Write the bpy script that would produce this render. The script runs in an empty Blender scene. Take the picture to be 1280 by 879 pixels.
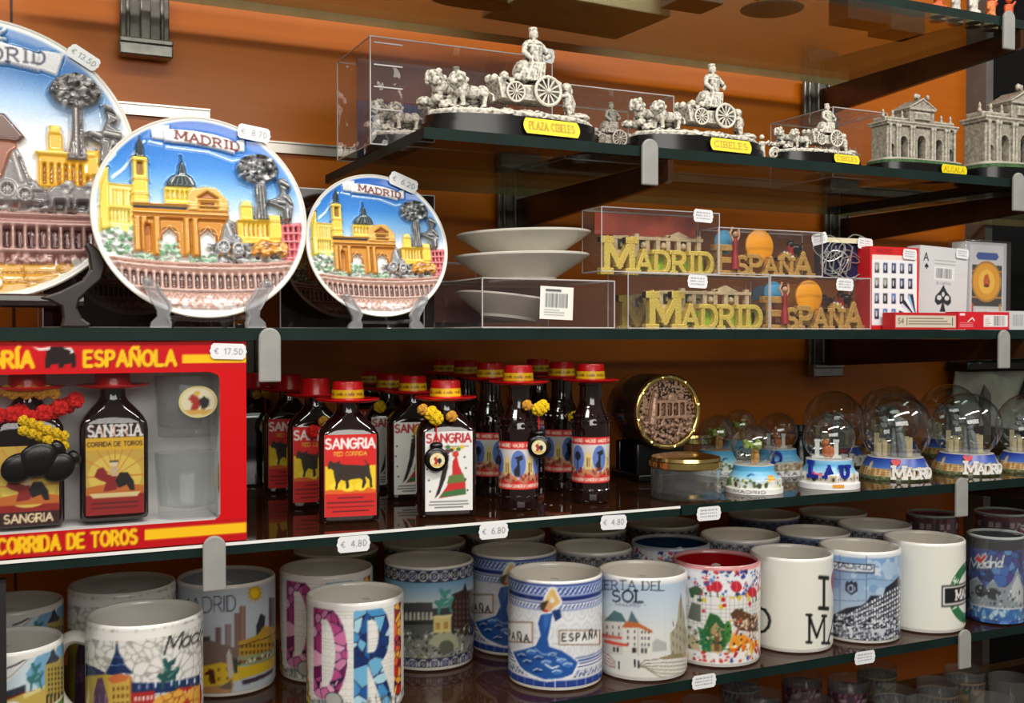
import bpy, bmesh, math, random
import numpy as np
from mathutils import Vector, Matrix, Euler
rad = math.radians
PI = math.pi
rnd = random.Random(11)
nrg = np.random.default_rng(11)
S = bpy.context.scene
COL = S.collection

# ------------------------------------------------------------------ camera
EZ = 1.5                     # eye height above the shop floor
FPX = 1350.0
YAW = rad(25.4)
PIT = math.atan(20.5 / FPX)
cam_d = bpy.data.cameras.new('camera')
cam_d.sensor_fit = 'HORIZONTAL'
cam_d.sensor_width = 36.0
cam_d.lens = FPX / 1280 * 36
cam_d.clip_start = 0.02
cam = bpy.data.objects.new('camera', cam_d)
cam.location = (0, 0, EZ)
cam.rotation_euler = (PI / 2 - PIT, 0, -YAW)
COL.objects.link(cam)
S.camera = cam
_R = Euler((PI / 2 - PIT, 0, -YAW)).to_matrix()


def ray(u, v):
    return _R @ Vector(((u - 640) / FPX, -(v - 439.5) / FPX, -1))


def atY(u, v, Y):
    d = ray(u, v)
    t = Y / d.y
    return Vector((d.x * t, Y, EZ + d.z * t))


def atZ(u, v, Z):
    d = ray(u, v)
    t = (Z - EZ) / d.z
    return Vector((d.x * t, d.y * t, Z))


def mpp(p):
    """metres per photo pixel at a world point"""
    q = _R.transposed() @ (Vector(p) - Vector((0, 0, EZ)))
    return -q.z / FPX


def facing(p):
    return -math.atan2(p[0], p[1])


# ------------------------------------------------------------------ materials
def srgb(c):
    c = np.asarray(c, float) / 255.0
    return np.where(c <= 0.04045, c / 12.92, ((c + 0.055) / 1.055) ** 2.4)


def lin4(c):
    r = srgb(c)
    return (float(r[0]), float(r[1]), float(r[2]), 1.0)


MATS = {}


def mat(name, c=(200, 200, 200), rough=0.5, metal=0.0, var=0.12, scale=60.0, bump=0.0, coat=0.0, spec=0.5, attr=False, sheen=0.0):
    if name in MATS:
        return MATS[name]
    m = bpy.data.materials.new(name)
    m.use_nodes = True
    nt = m.node_tree
    b = nt.nodes['Principled BSDF']
    b.inputs['Roughness'].default_value = rough
    b.inputs['Metallic'].default_value = metal
    b.inputs['Specular IOR Level'].default_value = spec
    if coat:
        b.inputs['Coat Weight'].default_value = coat
        b.inputs['Coat Roughness'].default_value = 0.08
    if attr:
        a = nt.nodes.new('ShaderNodeAttribute')
        a.attribute_name = 'Col'
        if attr == 'hollow_dark':
            ao = nt.nodes.new('ShaderNodeAmbientOcclusion')  # colour multiplied darker in the hollows of the relief
            ao.samples = 6
            ao.inputs['Distance'].default_value = .0025
            r2 = nt.nodes.new('ShaderNodeValToRGB')
            r2.color_ramp.elements[0].position = .35
            r2.color_ramp.elements[0].color = (.22, .17, .15, 1)
            r2.color_ramp.elements[1].position = .85
            mx = nt.nodes.new('ShaderNodeMix')
            mx.data_type = 'RGBA'
            mx.blend_type = 'MULTIPLY'
            mx.inputs['Factor'].default_value = 1
            nt.links.new(ao.outputs['AO'], r2.inputs['Fac'])
            nt.links.new(a.outputs['Color'], mx.inputs['A'])
            nt.links.new(r2.outputs['Color'], mx.inputs['B'])
            nt.links.new(mx.outputs['Result'], b.inputs['Base Color'])
        else:
            nt.links.new(a.outputs['Color'], b.inputs['Base Color'])
    else:
        tc = nt.nodes.new('ShaderNodeTexCoord')
        nz = nt.nodes.new('ShaderNodeTexNoise')
        nz.inputs['Scale'].default_value = scale
        nz.inputs['Detail'].default_value = 4
        rp = nt.nodes.new('ShaderNodeValToRGB')
        k = lin4(c)
        rp.color_ramp.elements[0].position = 0.3
        rp.color_ramp.elements[1].position = 0.7
        rp.color_ramp.elements[0].color = tuple(x * (1 - var) for x in k[:3]) + (1,)
        rp.color_ramp.elements[1].color = tuple(min(1, x * (1 + var)) for x in k[:3]) + (1,)
        nt.links.new(tc.outputs['Object'], nz.inputs['Vector'])
        nt.links.new(nz.outputs['Fac'], rp.inputs['Fac'])
        nt.links.new(rp.outputs['Color'], b.inputs['Base Color'])
        if bump:
            bp = nt.nodes.new('ShaderNodeBump')
            bp.inputs['Strength'].default_value = bump
            bp.inputs['Distance'].default_value = 0.001
            nt.links.new(nz.outputs['Fac'], bp.inputs['Height'])
            nt.links.new(bp.outputs['Normal'], b.inputs['Normal'])
    MATS[name] = m
    return m


def clear(name, tint=(255, 255, 255), ior=1.45, rough=0.02, haze=0.0, hazec=(255, 255, 255), wav=0.0, top=.9, pw=5):
    """thin clear sheet: transparent + Fresnel gloss + a little haze"""
    if name in MATS:
        return MATS[name]
    m = bpy.data.materials.new(name)
    m.use_nodes = True
    nt = m.node_tree
    nt.nodes.clear()
    out = nt.nodes.new('ShaderNodeOutputMaterial')
    tr = nt.nodes.new('ShaderNodeBsdfTransparent')
    tr.inputs[0].default_value = lin4(tint)
    gl = nt.nodes.new('ShaderNodeBsdfGlossy')
    gl.inputs['Roughness'].default_value = rough
    lw = nt.nodes.new('ShaderNodeLayerWeight')
    lw.inputs['Blend'].default_value = .5
    f0 = ((ior - 1) / (ior + 1)) ** 2 * 1.3
    pn = nt.nodes.new('ShaderNodeMath')
    pn.operation = 'POWER'
    pn.inputs[1].default_value = pw
    nt.links.new(lw.outputs['Facing'], pn.inputs[0])
    fr = nt.nodes.new('ShaderNodeMath')
    fr.operation = 'MULTIPLY_ADD'
    fr.inputs[1].default_value = (1 - f0) * top
    fr.inputs[2].default_value = f0
    nt.links.new(pn.outputs[0], fr.inputs[0])
    if wav:
        tc = nt.nodes.new('ShaderNodeTexCoord')
        nz = nt.nodes.new('ShaderNodeTexNoise')
        nz.inputs['Scale'].default_value = 35
        bp = nt.nodes.new('ShaderNodeBump')
        bp.inputs['Strength'].default_value = wav
        bp.inputs['Distance'].default_value = 0.01
        nt.links.new(tc.outputs['Object'], nz.inputs['Vector'])
        nt.links.new(nz.outputs['Fac'], bp.inputs['Height'])
        nt.links.new(bp.outputs['Normal'], gl.inputs['Normal'])
        nt.links.new(bp.outputs['Normal'], lw.inputs['Normal'])
    mx = nt.nodes.new('ShaderNodeMixShader')
    nt.links.new(fr.outputs[0], mx.inputs[0])
    last = tr
    if haze:
        df = nt.nodes.new('ShaderNodeBsdfDiffuse')
        df.inputs[0].default_value = lin4(hazec)
        m2 = nt.nodes.new('ShaderNodeMixShader')
        m2.inputs[0].default_value = haze
        nt.links.new(tr.outputs[0], m2.inputs[1])
        nt.links.new(df.outputs[0], m2.inputs[2])
        last = m2
    nt.links.new(last.outputs[0], mx.inputs[1])
    nt.links.new(gl.outputs[0], mx.inputs[2])
    nt.links.new(mx.outputs[0], out.inputs['Surface'])
    MATS[name] = m
    return m


def stone(name, light, dark, lo=0.46, hi=0.54, rough=0.45, metal=0.0, hollow_dark=.25):
    """cast resin with dark antiquing left in its hollows"""
    if name in MATS:
        return MATS[name]
    m = bpy.data.materials.new(name)
    m.use_nodes = True
    nt = m.node_tree
    b = nt.nodes['Principled BSDF']
    b.inputs['Roughness'].default_value = rough
    b.inputs['Metallic'].default_value = metal
    tc = nt.nodes.new('ShaderNodeTexCoord')
    nz = nt.nodes.new('ShaderNodeTexNoise')
    nz.inputs['Scale'].default_value = 260
    nz.inputs['Detail'].default_value = 3
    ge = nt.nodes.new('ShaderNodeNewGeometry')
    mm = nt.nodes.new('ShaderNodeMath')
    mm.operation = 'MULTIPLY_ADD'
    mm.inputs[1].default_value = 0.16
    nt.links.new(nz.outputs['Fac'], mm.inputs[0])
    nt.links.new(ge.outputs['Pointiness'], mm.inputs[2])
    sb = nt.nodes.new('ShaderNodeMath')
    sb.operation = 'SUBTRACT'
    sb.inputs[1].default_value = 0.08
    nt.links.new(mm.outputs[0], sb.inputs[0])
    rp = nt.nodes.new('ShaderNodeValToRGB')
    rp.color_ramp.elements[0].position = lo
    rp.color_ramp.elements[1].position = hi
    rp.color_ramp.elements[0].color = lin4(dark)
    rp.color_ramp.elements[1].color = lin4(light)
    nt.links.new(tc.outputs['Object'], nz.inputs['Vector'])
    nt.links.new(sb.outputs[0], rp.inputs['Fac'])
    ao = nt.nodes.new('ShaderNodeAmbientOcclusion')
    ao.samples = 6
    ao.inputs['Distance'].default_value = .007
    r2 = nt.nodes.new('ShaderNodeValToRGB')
    r2.color_ramp.elements[0].position = hollow_dark
    r2.color_ramp.elements[1].position = hollow_dark + .47
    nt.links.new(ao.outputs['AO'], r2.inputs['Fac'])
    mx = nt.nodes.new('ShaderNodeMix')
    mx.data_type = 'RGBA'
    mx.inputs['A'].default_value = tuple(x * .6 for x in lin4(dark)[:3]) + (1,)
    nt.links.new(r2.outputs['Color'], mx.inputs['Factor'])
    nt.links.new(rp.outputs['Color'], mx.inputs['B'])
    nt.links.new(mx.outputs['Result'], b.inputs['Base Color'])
    bp = nt.nodes.new('ShaderNodeBump')
    bp.inputs['Strength'].default_value = 0.5
    bp.inputs['Distance'].default_value = 0.0008
    nt.links.new(nz.outputs['Fac'], bp.inputs['Height'])
    nt.links.new(bp.outputs['Normal'], b.inputs['Normal'])
    MATS[name] = m
    return m


# ------------------------------------------------------------------ mesh building
class MB:
    def __init__(s):
        s.v, s.f, s.m, s.c, s.n = [], [], [], [], 0

    def add(s, V, F, mi=0, M=None, col=None):
        V = np.asarray(V, float).reshape(-1, 3)
        if M is not None:
            A = np.array(M)
            V = V @ A[:3, :3].T + A[:3, 3]
        s.v.append(V)
        n = s.n
        s.f.extend([tuple(i + n for i in f) for f in F])
        s.m.extend([mi] * len(F))
        if col is None:
            s.c.append(np.full((len(V), 3), np.nan))
        else:
            c = np.asarray(col, float)
            if c.ndim == 1:
                c = np.tile(c, (len(V), 1))
            s.c.append(c)
        s.n += len(V)
        return s

    def box(s, c, d, mi=0, M=None, col=None):
        x, y, z = c
        a, b, e = d[0] / 2, d[1] / 2, d[2] / 2
        V = [(x + i * a, y + j * b, z + k * e) for i in (-1, 1) for j in (-1, 1) for k in (-1, 1)]
        F = [(0, 1, 3, 2), (4, 6, 7, 5), (0, 4, 5, 1), (2, 3, 7, 6), (0, 2, 6, 4), (1, 5, 7, 3)]
        return s.add(V, F, mi, M, col)

    def lathe(s, prof, n=32, mi=0, M=None, col=None, caps=True):
        V, F = [], []
        a = np.arange(n) * 2 * PI / n
        for r, z in prof:
            V.append(np.stack([r * np.sin(a), -r * np.cos(a), np.full(n, z)], 1))
        for k in range(len(prof) - 1):
            for i in range(n):
                j = (i + 1) % n
                F.append((k * n + i, k * n + j, (k + 1) * n + j, (k + 1) * n + i))
        if caps:
            F.append(tuple(range(n))[::-1])
            F.append(tuple(range((len(prof) - 1) * n, len(prof) * n)))
        return s.add(np.concatenate(V), F, mi, M, col)

    def tube(s, pts, r, n=8, mi=0, M=None, col=None, closed=False, flat=1.0):
        P = [Vector(p) for p in pts]
        N = len(P)
        rr = [r] * N if isinstance(r, (int, float)) else list(r)
        V, F = [], []
        up = None
        for k in range(N):
            if closed:
                t = P[(k + 1) % N] - P[k - 1]
            else:
                t = P[min(k + 1, N - 1)] - P[max(k - 1, 0)]
            t.normalize()
            if up is None:
                up = Vector((0, 0, 1)) if abs(t.z) < 0.9 else Vector((0, 1, 0))
            a = up - t * up.dot(t)
            if a.length < 1e-6:
                a = Vector((1, 0, 0)) - t * t.x
            a.normalize()
            up = a
            b = t.cross(a)
            for i in range(n):
                th = 2 * PI * i / n
                V.append(P[k] + a * (rr[k] * math.cos(th)) + b * (rr[k] * flat * math.sin(th)))
        for k in range(N if closed else N - 1):
            k2 = (k + 1) % N
            for i in range(n):
                j = (i + 1) % n
                F.append((k * n + i, k * n + j, k2 * n + j, k2 * n + i))
        if not closed:
            F.append(tuple(range(n))[::-1])
            F.append(tuple(range((N - 1) * n, N * n)))
        return s.add([tuple(v) for v in V], F, mi, M, col)

    def ball(s, c, r, mi=0, sub=2, rot=None, col=None, M=None):
        V, F = ICO(sub)
        r = (r, r, r) if isinstance(r, (int, float)) else r
        W = V * np.array(r)
        if rot is not None:
            W = W @ np.array(Euler(rot).to_matrix()).T
        return s.add(W + np.array(c), F, mi, M, col)

    def prism(s, poly, y0, y1, mi=0, M=None, col=None):
        """polygon in xz, pulled from y0 to y1"""
        n = len(poly)
        V = [(p[0], y0, p[1]) for p in poly] + [(p[0], y1, p[1]) for p in poly]
        F = [tuple(range(n)), tuple(range(n, 2 * n))[::-1]]
        for i in range(n):
            j = (i + 1) % n
            F.append((j, i, n + i, n + j))
        return s.add(V, F, mi, M, col)

    def slab(s, poly, z0, z1, mi=0, M=None, col=None):
        """polygon in xy, pulled from z0 to z1"""
        n = len(poly)
        V = [(p[0], p[1], z0) for p in poly] + [(p[0], p[1], z1) for p in poly]
        F = [tuple(range(n))[::-1], tuple(range(n, 2 * n))]
        for i in range(n):
            j = (i + 1) % n
            F.append((i, j, n + j, n + i))
        return s.add(V, F, mi, M, col)

    def strokes(s, lines, w, y0, y1, mi=0, M=None, col=None):
        """bars along polylines in xz"""
        k = 0
        for L in lines:
            for (ax, az), (bx, bz) in zip(L[:-1], L[1:]):
                dx, dz = bx - ax, bz - az
                l = math.hypot(dx, dz)
                if l < 1e-9:
                    continue
                dx, dz = dx / l * w / 2, dz / l * w / 2
                s.prism([(ax - dx - dz, az - dz + dx), (ax - dx + dz, az - dz - dx), (bx + dx + dz, bz + dz - dx), (bx + dx - dz, bz + dz + dx)], y0 - .00003 * k, y1, mi, M, col)
                k += 1
        return s

    def grid(s, V, nu, nv, mi=0, M=None, col=None, keep=None, closed=False):
        """V is nv rows of nu points"""
        i = np.arange(nu - (0 if closed else 1))
        j = np.arange(nv - 1)
        J, I = np.meshgrid(j, i, indexing='ij')
        I2 = (I + 1) % nu
        Q = np.stack([J * nu + I, J * nu + I2, (J + 1) * nu + I2, (J + 1) * nu + I], -1).reshape(-1, 4)
        if keep is not None:
            Q = Q[keep.reshape(-1)]
        return s.add(V, Q.tolist(), mi, M, col)

    def mesh(s, name, mats, smooth=True):
        me = bpy.data.meshes.new(name)
        V = np.concatenate(s.v)
        me.from_pydata(V.tolist(), [], s.f)
        if not isinstance(mats, (list, tuple)):
            mats = [mats]
        for m in mats:
            me.materials.append(m)
        if len(mats) > 1:
            me.polygons.foreach_set('material_index', s.m)
        C = np.concatenate(s.c)
        if not np.all(np.isnan(C)):
            C = np.nan_to_num(C, nan=200.0)
            at = me.color_attributes.new('Col', 'FLOAT_COLOR', 'POINT')
            L = np.ones((len(C), 4))
            L[:, :3] = srgb(C)
            at.data.foreach_set('color', L.astype(np.float32).ravel())
        if smooth:
            me.polygons.foreach_set('use_smooth', [True] * len(me.polygons))
            try:
                me.set_sharp_from_angle(angle=rad(38))
            except Exception:
                pass
        me.update()
        return me


_ico = {}


def ICO(sub):
    if sub not in _ico:
        bm = bmesh.new()
        bmesh.ops.create_icosphere(bm, subdivisions=sub, radius=1)
        bm.verts.ensure_lookup_table()
        _ico[sub] = (np.array([v.co[:] for v in bm.verts]), [tuple(v.index for v in f.verts) for f in bm.faces])
        bm.free()
    return _ico[sub]


def loft(mb, secs, n=40, mi=0, M=None, col=None, e=4.0):
    """superellipse sections (z, half_x, half_y)"""
    a = np.arange(n) * 2 * PI / n
    cx = np.sign(np.sin(a)) * np.abs(np.sin(a)) ** (2 / e)
    cy = -np.sign(np.cos(a)) * np.abs(np.cos(a)) ** (2 / e)
    el = (np.sin(a), -np.cos(a))
    V = []
    for sct in secs:
        z, hx, hy = sct[:3]
        k = sct[3] if len(sct) > 3 else 1.0
        V.append(np.stack([hx * (k * cx + (1 - k) * el[0]), hy * (k * cy + (1 - k) * el[1]), np.full(n, z)], 1))
    F = []
    for k in range(len(secs) - 1):
        for i in range(n):
            j = (i + 1) % n
            F.append((k * n + i, k * n + j, (k + 1) * n + j, (k + 1) * n + i))
    F.append(tuple(range(n))[::-1])
    F.append(tuple(range((len(secs) - 1) * n, len(secs) * n)))
    mb.add(np.concatenate(V), F, mi, M, col)
    return mb


# ------------------------------------------------------------------ objects
def obj(name, mesh, parent=None, loc=None, rot=None, mats=None, bevel=0):
    if isinstance(mesh, MB):
        mesh = mesh.mesh(name, mats)
    o = bpy.data.objects.new(name, mesh)
    COL.objects.link(o)
    if parent is not None:
        o.parent = parent
    if loc is not None:
        o.location = loc
    if rot is not None:
        o.rotation_euler = rot
    if bevel:
        b = o.modifiers.new('bevel', 'BEVEL')
        b.width = bevel
        b.segments = 2
        b.limit_method = 'ANGLE'
    return o


def tag(o, label, cat, group=None):
    o['label'] = label
    o['category'] = cat
    if group:
        o['group'] = group
    return o


def thing(name, label, cat, loc=(0, 0, 0), rot=(0, 0, 0), group=None):
    o = bpy.data.objects.new(name, None)
    o.empty_display_size = 0.02
    COL.objects.link(o)
    o.location = loc
    o.rotation_euler = rot
    return tag(o, label, cat, group)


def struct(name, mb, mats, **k):
    o = obj(name, mb, mats=mats, **k)
    o['kind'] = 'structure'
    return o


def dup(root, loc, rot=None, label=None, group=None, scale=None, skip=()):
    r = root.copy()
    COL.objects.link(r)
    r.location = loc
    if rot is not None:
        r.rotation_euler = rot
    if scale is not None:
        r.scale = (scale,) * 3
    if label:
        r['label'] = label
    if group:
        r['group'] = group
    for ch in root.children:
        if ch.name.split('.')[0] in skip:
            continue
        c = ch.copy()
        COL.objects.link(c)
        c.parent = r
        for g in ch.children:
            d = g.copy()
            COL.objects.link(d)
            d.parent = c
    return r


def fused(name, mb, mats, voxel=0.0012, disp=0.0, dscale=0.004, smooth=0):
    """melt overlapping lumps into one cast surface; returns a mesh"""
    o = bpy.data.objects.new('tmp', mb.mesh(name, mats))
    COL.objects.link(o)
    r = o.modifiers.new('r', 'REMESH')
    r.mode = 'VOXEL'
    r.voxel_size = voxel
    if smooth:
        sm = o.modifiers.new('s', 'SMOOTH')
        sm.iterations = smooth
    if disp:
        t = bpy.data.textures.get('grain%g' % dscale) or bpy.data.textures.new('grain%g' % dscale, 'CLOUDS')
        t.noise_scale = dscale
        d = o.modifiers.new('d', 'DISPLACE')
        d.texture = t
        d.strength = disp
        d.mid_level = 0.5
    dg = bpy.context.evaluated_depsgraph_get()
    dg.update()
    me = bpy.data.meshes.new_from_object(o.evaluated_get(dg))
    me.name = name
    bpy.data.objects.remove(o)
    me.polygons.foreach_set('use_smooth', [True] * len(me.polygons))
    return me


# ------------------------------------------------------------------ lettering
def arc(cx, cy, rx, ry, a0, a1, n=9):
    return [(cx + rx * math.cos(rad(a0 + (a1 - a0) * i / (n - 1))), cy + ry * math.sin(rad(a0 + (a1 - a0) * i / (n - 1)))) for i in range(n)]


GL = {
    'A': (.8, [[(0, 0), (.4, 1), (.8, 0)], [(.14, .35), (.66, .35)]]),
    'B': (.62, [[(0, 0), (0, 1)], [(0, 1), (.33, 1)] + arc(.33, .76, .25, .24, 90, -90) + [(0, .52)], [(.33, .52)] + arc(.34, .26, .28, .26, 90, -90) + [(0, 0)]]),
    'C': (.7, [arc(.4, .5, .4, .5, 45, 315, 15)]),
    'D': (.72, [[(0, 0), (0, 1)], [(0, 1), (.3, 1)] + arc(.3, .5, .42, .5, 90, -90, 13) + [(0, 0)]]),
    'E': (.58, [[(0, 0), (0, 1)], [(0, 1), (.58, 1)], [(0, .52), (.45, .52)], [(0, 0), (.58, 0)]]),
    'F': (.56, [[(0, 0), (0, 1)], [(0, 1), (.56, 1)], [(0, .52), (.45, .52)]]),
    'G': (.75, [arc(.4, .5, .4, .5, 45, 360, 17) + [(.45, .48)]]),
    'H': (.7, [[(0, 0), (0, 1)], [(.7, 0), (.7, 1)], [(0, .5), (.7, .5)]]),
    'I': (.02, [[(0, 0), (0, 1)]]),
    'K': (.66, [[(0, 0), (0, 1)], [(.66, 1), (0, .42)], [(.2, .58), (.66, 0)]]),
    'L': (.55, [[(0, 0), (0, 1)], [(0, 0), (.55, 0)]]),
    'M': (.9, [[(0, 0), (0, 1)], [(0, 1), (.45, .2), (.9, 1)], [(.9, 1), (.9, 0)]]),
    'N': (.72, [[(0, 0), (0, 1)], [(0, 1), (.72, 0)], [(.72, 0), (.72, 1)]]),
    'O': (.8, [arc(.4, .5, .4, .5, 0, 360, 21)]),
    'P': (.6, [[(0, 0), (0, 1)], [(0, 1), (.33, 1)] + arc(.33, .74, .27, .26, 90, -90) + [(0, .48)]]),
    'R': (.66, [[(0, 0), (0, 1)], [(0, 1), (.33, 1)] + arc(.33, .74, .27, .26, 90, -90) + [(0, .48)], [(.3, .48), (.66, 0)]]),
    'S': (.6, [arc(.31, .75, .28, .25, 40, 270, 11) + arc(.3, .25, .3, .25, 90, -145, 11)]),
    'T': (.7, [[(.35, 0), (.35, 1)], [(0, 1), (.7, 1)]]),
    'U': (.7, [[(0, 1), (0, .35)] + arc(.35, .35, .35, .35, 180, 360) + [(.7, 1)]]),
    'V': (.8, [[(0, 1), (.4, 0), (.8, 1)]]),
    'Z': (.6, [[(0, 1), (.6, 1), (0, 0), (.6, 0)]]),
    'X': (.7, [[(0, 1), (.7, 0)], [(0, 0), (.7, 1)]]),
    'Y': (.7, [[(0, 1), (.35, .5), (.7, 1)], [(.35, .5), (.35, 0)]]),
    '0': (.55, [arc(.275, .5, .275, .5, 0, 360, 17)]),
    '1': (.3, [[(0, .8), (.25, 1), (.25, 0)]]),
    '2': (.55, [arc(.27, .73, .27, .27, 160, -40, 9) + [(0, 0), (.55, 0)]]),
    '3': (.5, [arc(.22, .75, .25, .25, 150, -90, 9) + arc(.22, .25, .28, .25, 90, -150, 9)]),
    '4': (.58, [[(.42, 0), (.42, 1), (0, .3), (.58, .3)]]),
    '5': (.52, [[(.5, 1), (.08, 1), (.05, .56)] + arc(.24, .32, .28, .32, 110, -150, 9)]),
    '6': (.55, [arc(.275, .28, .275, .28, 0, 360, 13), [(.02, .35), (.15, .8), (.45, 1)]]),
    '7': (.5, [[(0, 1), (.5, 1), (.15, 0)]]),
    '8': (.55, [arc(.275, .75, .23, .25, 0, 360, 13), arc(.275, .25, .275, .25, 0, 360, 13)]),
    '9': (.55, [arc(.275, .72, .275, .28, 0, 360, 13), [(.53, .65), (.4, .2), (.1, 0)]]),
    '.': (.05, [[(0, 0), (.03, .03)]]), ',': (.08, [[(.05, .05), (0, -.12)]]), '-': (.35, [[(0, .45), (.35, .45)]]),
    '€': (.6, [arc(.38, .5, .32, .5, 50, 310, 13), [(0, .6), (.45, .6)], [(0, .42), (.42, .42)]]),
    'a': (.5, [arc(.25, .25, .25, .25, 0, 360, 13), [(.5, .5), (.48, .1), (.56, 0)]]),
    'd': (.5, [arc(.25, .25, .25, .25, 0, 360, 13), [(.5, 1), (.48, .1), (.56, 0)]]),
    'r': (.36, [[(0, .5), (.05, 0)], [(.02, .25), (.15, .48), (.36, .46)]]),
    'i': (.06, [[(0, .5), (.02, 0)], [(.02, .72), (.04, .76)]]),
    ' ': (.3, []),
}
GL['Ñ'] = (.72, GL['N'][1] + [[(.12, 1.14), (.26, 1.24), (.46, 1.16), (.6, 1.26)]])
GL['Í'] = (.02, GL['I'][1] + [[(-.02, 1.12), (.14, 1.3)]])


def serifs(lines, L=.13):
    out = []
    for P in lines:
        for a, b in ((P[0], P[1]), (P[-1], P[-2])):
            if abs(b[0] - a[0]) < abs(b[1] - a[1]) * .75 and min(abs(a[1]), abs(a[1] - 1)) < .03:
                out.append([(a[0] - L, a[1]), (a[0] + L, a[1])])
    return out


def text_lines(t, h, sx=1.0, gap=.22, serif=False, slant=0.0):
    """-> list of polylines with the text's left end at 0, and its width"""
    out, x = [], 0.0
    for ch in t:
        w, ls = GL.get(ch, GL[' '])
        pad = .13 if serif and ch in 'IÍ' else 0
        x += pad
        L = ls + (serifs(ls) if serif else [])
        for P in L:
            out.append([((x + px) * h * sx + py * h * slant, py * h) for px, py in P])
        x += w + gap + pad
    return out, max(0, (x - gap)) * h * sx


# ------------------------------------------------------------------ painting canvases (become vertex colours of the printed surface)
class Canvas:
    def __init__(s, x0, y0, x1, y1, ppu, bg=(255, 255, 255), ss=2):
        s.x0, s.y0, s.x1, s.y1 = x0, y0, x1, y1
        s.k = ppu * ss
        s.W = max(4, int(round((x1 - x0) * s.k)))
        s.Hh = max(4, int(round((y1 - y0) * s.k)))
        s.a = np.empty((s.Hh, s.W, 3))
        s.a[:] = bg
        s.z = np.zeros((s.Hh, s.W))
        s.ss = ss

    def _bb(s, x0, y0, x1, y1):
        i0 = max(0, int((x0 - s.x0) * s.k) - 1)
        i1 = min(s.W, int((x1 - s.x0) * s.k) + 2)
        j0 = max(0, int((y0 - s.y0) * s.k) - 1)
        j1 = min(s.Hh, int((y1 - s.y0) * s.k) + 2)
        if i1 <= i0 or j1 <= j0:
            return None
        X = s.x0 + (np.arange(i0, i1) + .5) / s.k
        Y = s.y0 + (np.arange(j0, j1) + .5) / s.k
        X, Y = np.meshgrid(X, Y)
        return (slice(j0, j1), slice(i0, i1)), X, Y

    def _put(s, sl, m, c, X, Y, z):
        if c is not None:
            if callable(c):
                v = c(X, Y)
                s.a[sl][m] = v[m]
            else:
                s.a[sl][m] = c
        if z is not None:
            if callable(z):
                s.z[sl][m] = z(X, Y)[m]
            else:
                s.z[sl][m] = z

    def poly(s, pts, c, z=None):
        pts = np.asarray(pts, float)
        b = s._bb(pts[:, 0].min(), pts[:, 1].min(), pts[:, 0].max(), pts[:, 1].max())
        if b is None:
            return s
        sl, X, Y = b
        m = np.zeros(X.shape, bool)
        n = len(pts)
        for i in range(n):
            x1, y1 = pts[i]
            x2, y2 = pts[(i + 1) % n]
            if y1 == y2:
                continue
            t = ((y1 > Y) != (y2 > Y)) & (X < (x2 - x1) * (Y - y1) / (y2 - y1) + x1)
            m ^= t
        s._put(sl, m, c, X, Y, z)
        return s

    def ell(s, cx, cy, rx, ry, c, z=None, ring=0.0):
        b = s._bb(cx - rx, cy - ry, cx + rx, cy + ry)
        if b is None:
            return s
        sl, X, Y = b
        q = ((X - cx) / rx) ** 2 + ((Y - cy) / ry) ** 2
        m = q <= 1
        if ring:
            m &= q >= (1 - ring) ** 2
        s._put(sl, m, c, X, Y, z)
        return s

    def rect(s, x0, y0, x1, y1, c, z=None):
        b = s._bb(x0, y0, x1, y1)
        if b is None:
            return s
        sl, X, Y = b
        m = (X >= x0) & (X <= x1) & (Y >= y0) & (Y <= y1)
        s._put(sl, m, c, X, Y, z)
        return s

    def line(s, pts, w, c, z=None):
        for (ax, ay), (bx, by) in zip(pts[:-1], pts[1:]):
            b = s._bb(min(ax, bx) - w, min(ay, by) - w, max(ax, bx) + w, max(ay, by) + w)
            if b is None:
                continue
            sl, X, Y = b
            dx, dy = bx - ax, by - ay
            l2 = dx * dx + dy * dy + 1e-18
            t = np.clip(((X - ax) * dx + (Y - ay) * dy) / l2, 0, 1)
            m = (X - ax - t * dx) ** 2 + (Y - ay - t * dy) ** 2 <= (w / 2) ** 2
            s._put(sl, m, c, X, Y, z)
        return s

    def text(s, t, x, y, h, c, w=.15, sx=1.0, gap=.22, serif=False, align='l', bend=0.0, tilt=0.0, slant=0.0, z=None):
        L, W = text_lines(t, h, sx, gap, serif, slant)
        ox = {'l': 0, 'c': -W / 2, 'r': -W}[align]
        for P in L:
            Q = []
            for px, py in P:
                px += ox
                yy = py + px * tilt + bend * px * px
                Q.append((x + px, y + yy))
            s.line(Q, w * h, c, z)
        return W

    def vgrad(s, stops):
        Y = s.y0 + (np.arange(s.Hh) + .5) / s.k
        ys = [p[0] for p in stops]
        for ch in range(3):
            s.a[:, :, ch] = np.interp(Y, ys, [p[1][ch] for p in stops])[:, None]
        return s

    def voronoi(s, x0, y0, x1, y1, n, colors, line=None, lw=.01, seed=1, where=None, asp=1.0):
        r = np.random.default_rng(seed)
        b = s._bb(x0, y0, x1, y1)
        if b is None:
            return s
        sl, X, Y = b
        P = np.stack([r.uniform(x0, x1, n), r.uniform(y0, y1, n)], 1)
        d1 = np.full(X.shape, 1e9)
        d2 = np.full(X.shape, 1e9)
        id1 = np.zeros(X.shape, int)
        for i in range(n):
            d = np.sqrt((X - P[i, 0]) ** 2 + ((Y - P[i, 1]) * asp) ** 2)
            c = d < d1
            d2 = np.where(c, d1, np.minimum(d2, d))
            id1 = np.where(c, i, id1)
            d1 = np.where(c, d, d1)
        if colors is not None:
            pal = np.array([colors[k] for k in r.integers(0, len(colors), n)], float)
            v = pal[id1]
        else:
            v = s.a[sl].copy()
        if line is not None:
            v[(d2 - d1) < lw] = line
        m = np.ones(X.shape, bool)
        if where is not None:
            m = where(X, Y)
        s.a[sl][m] = v[m]
        return s

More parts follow.
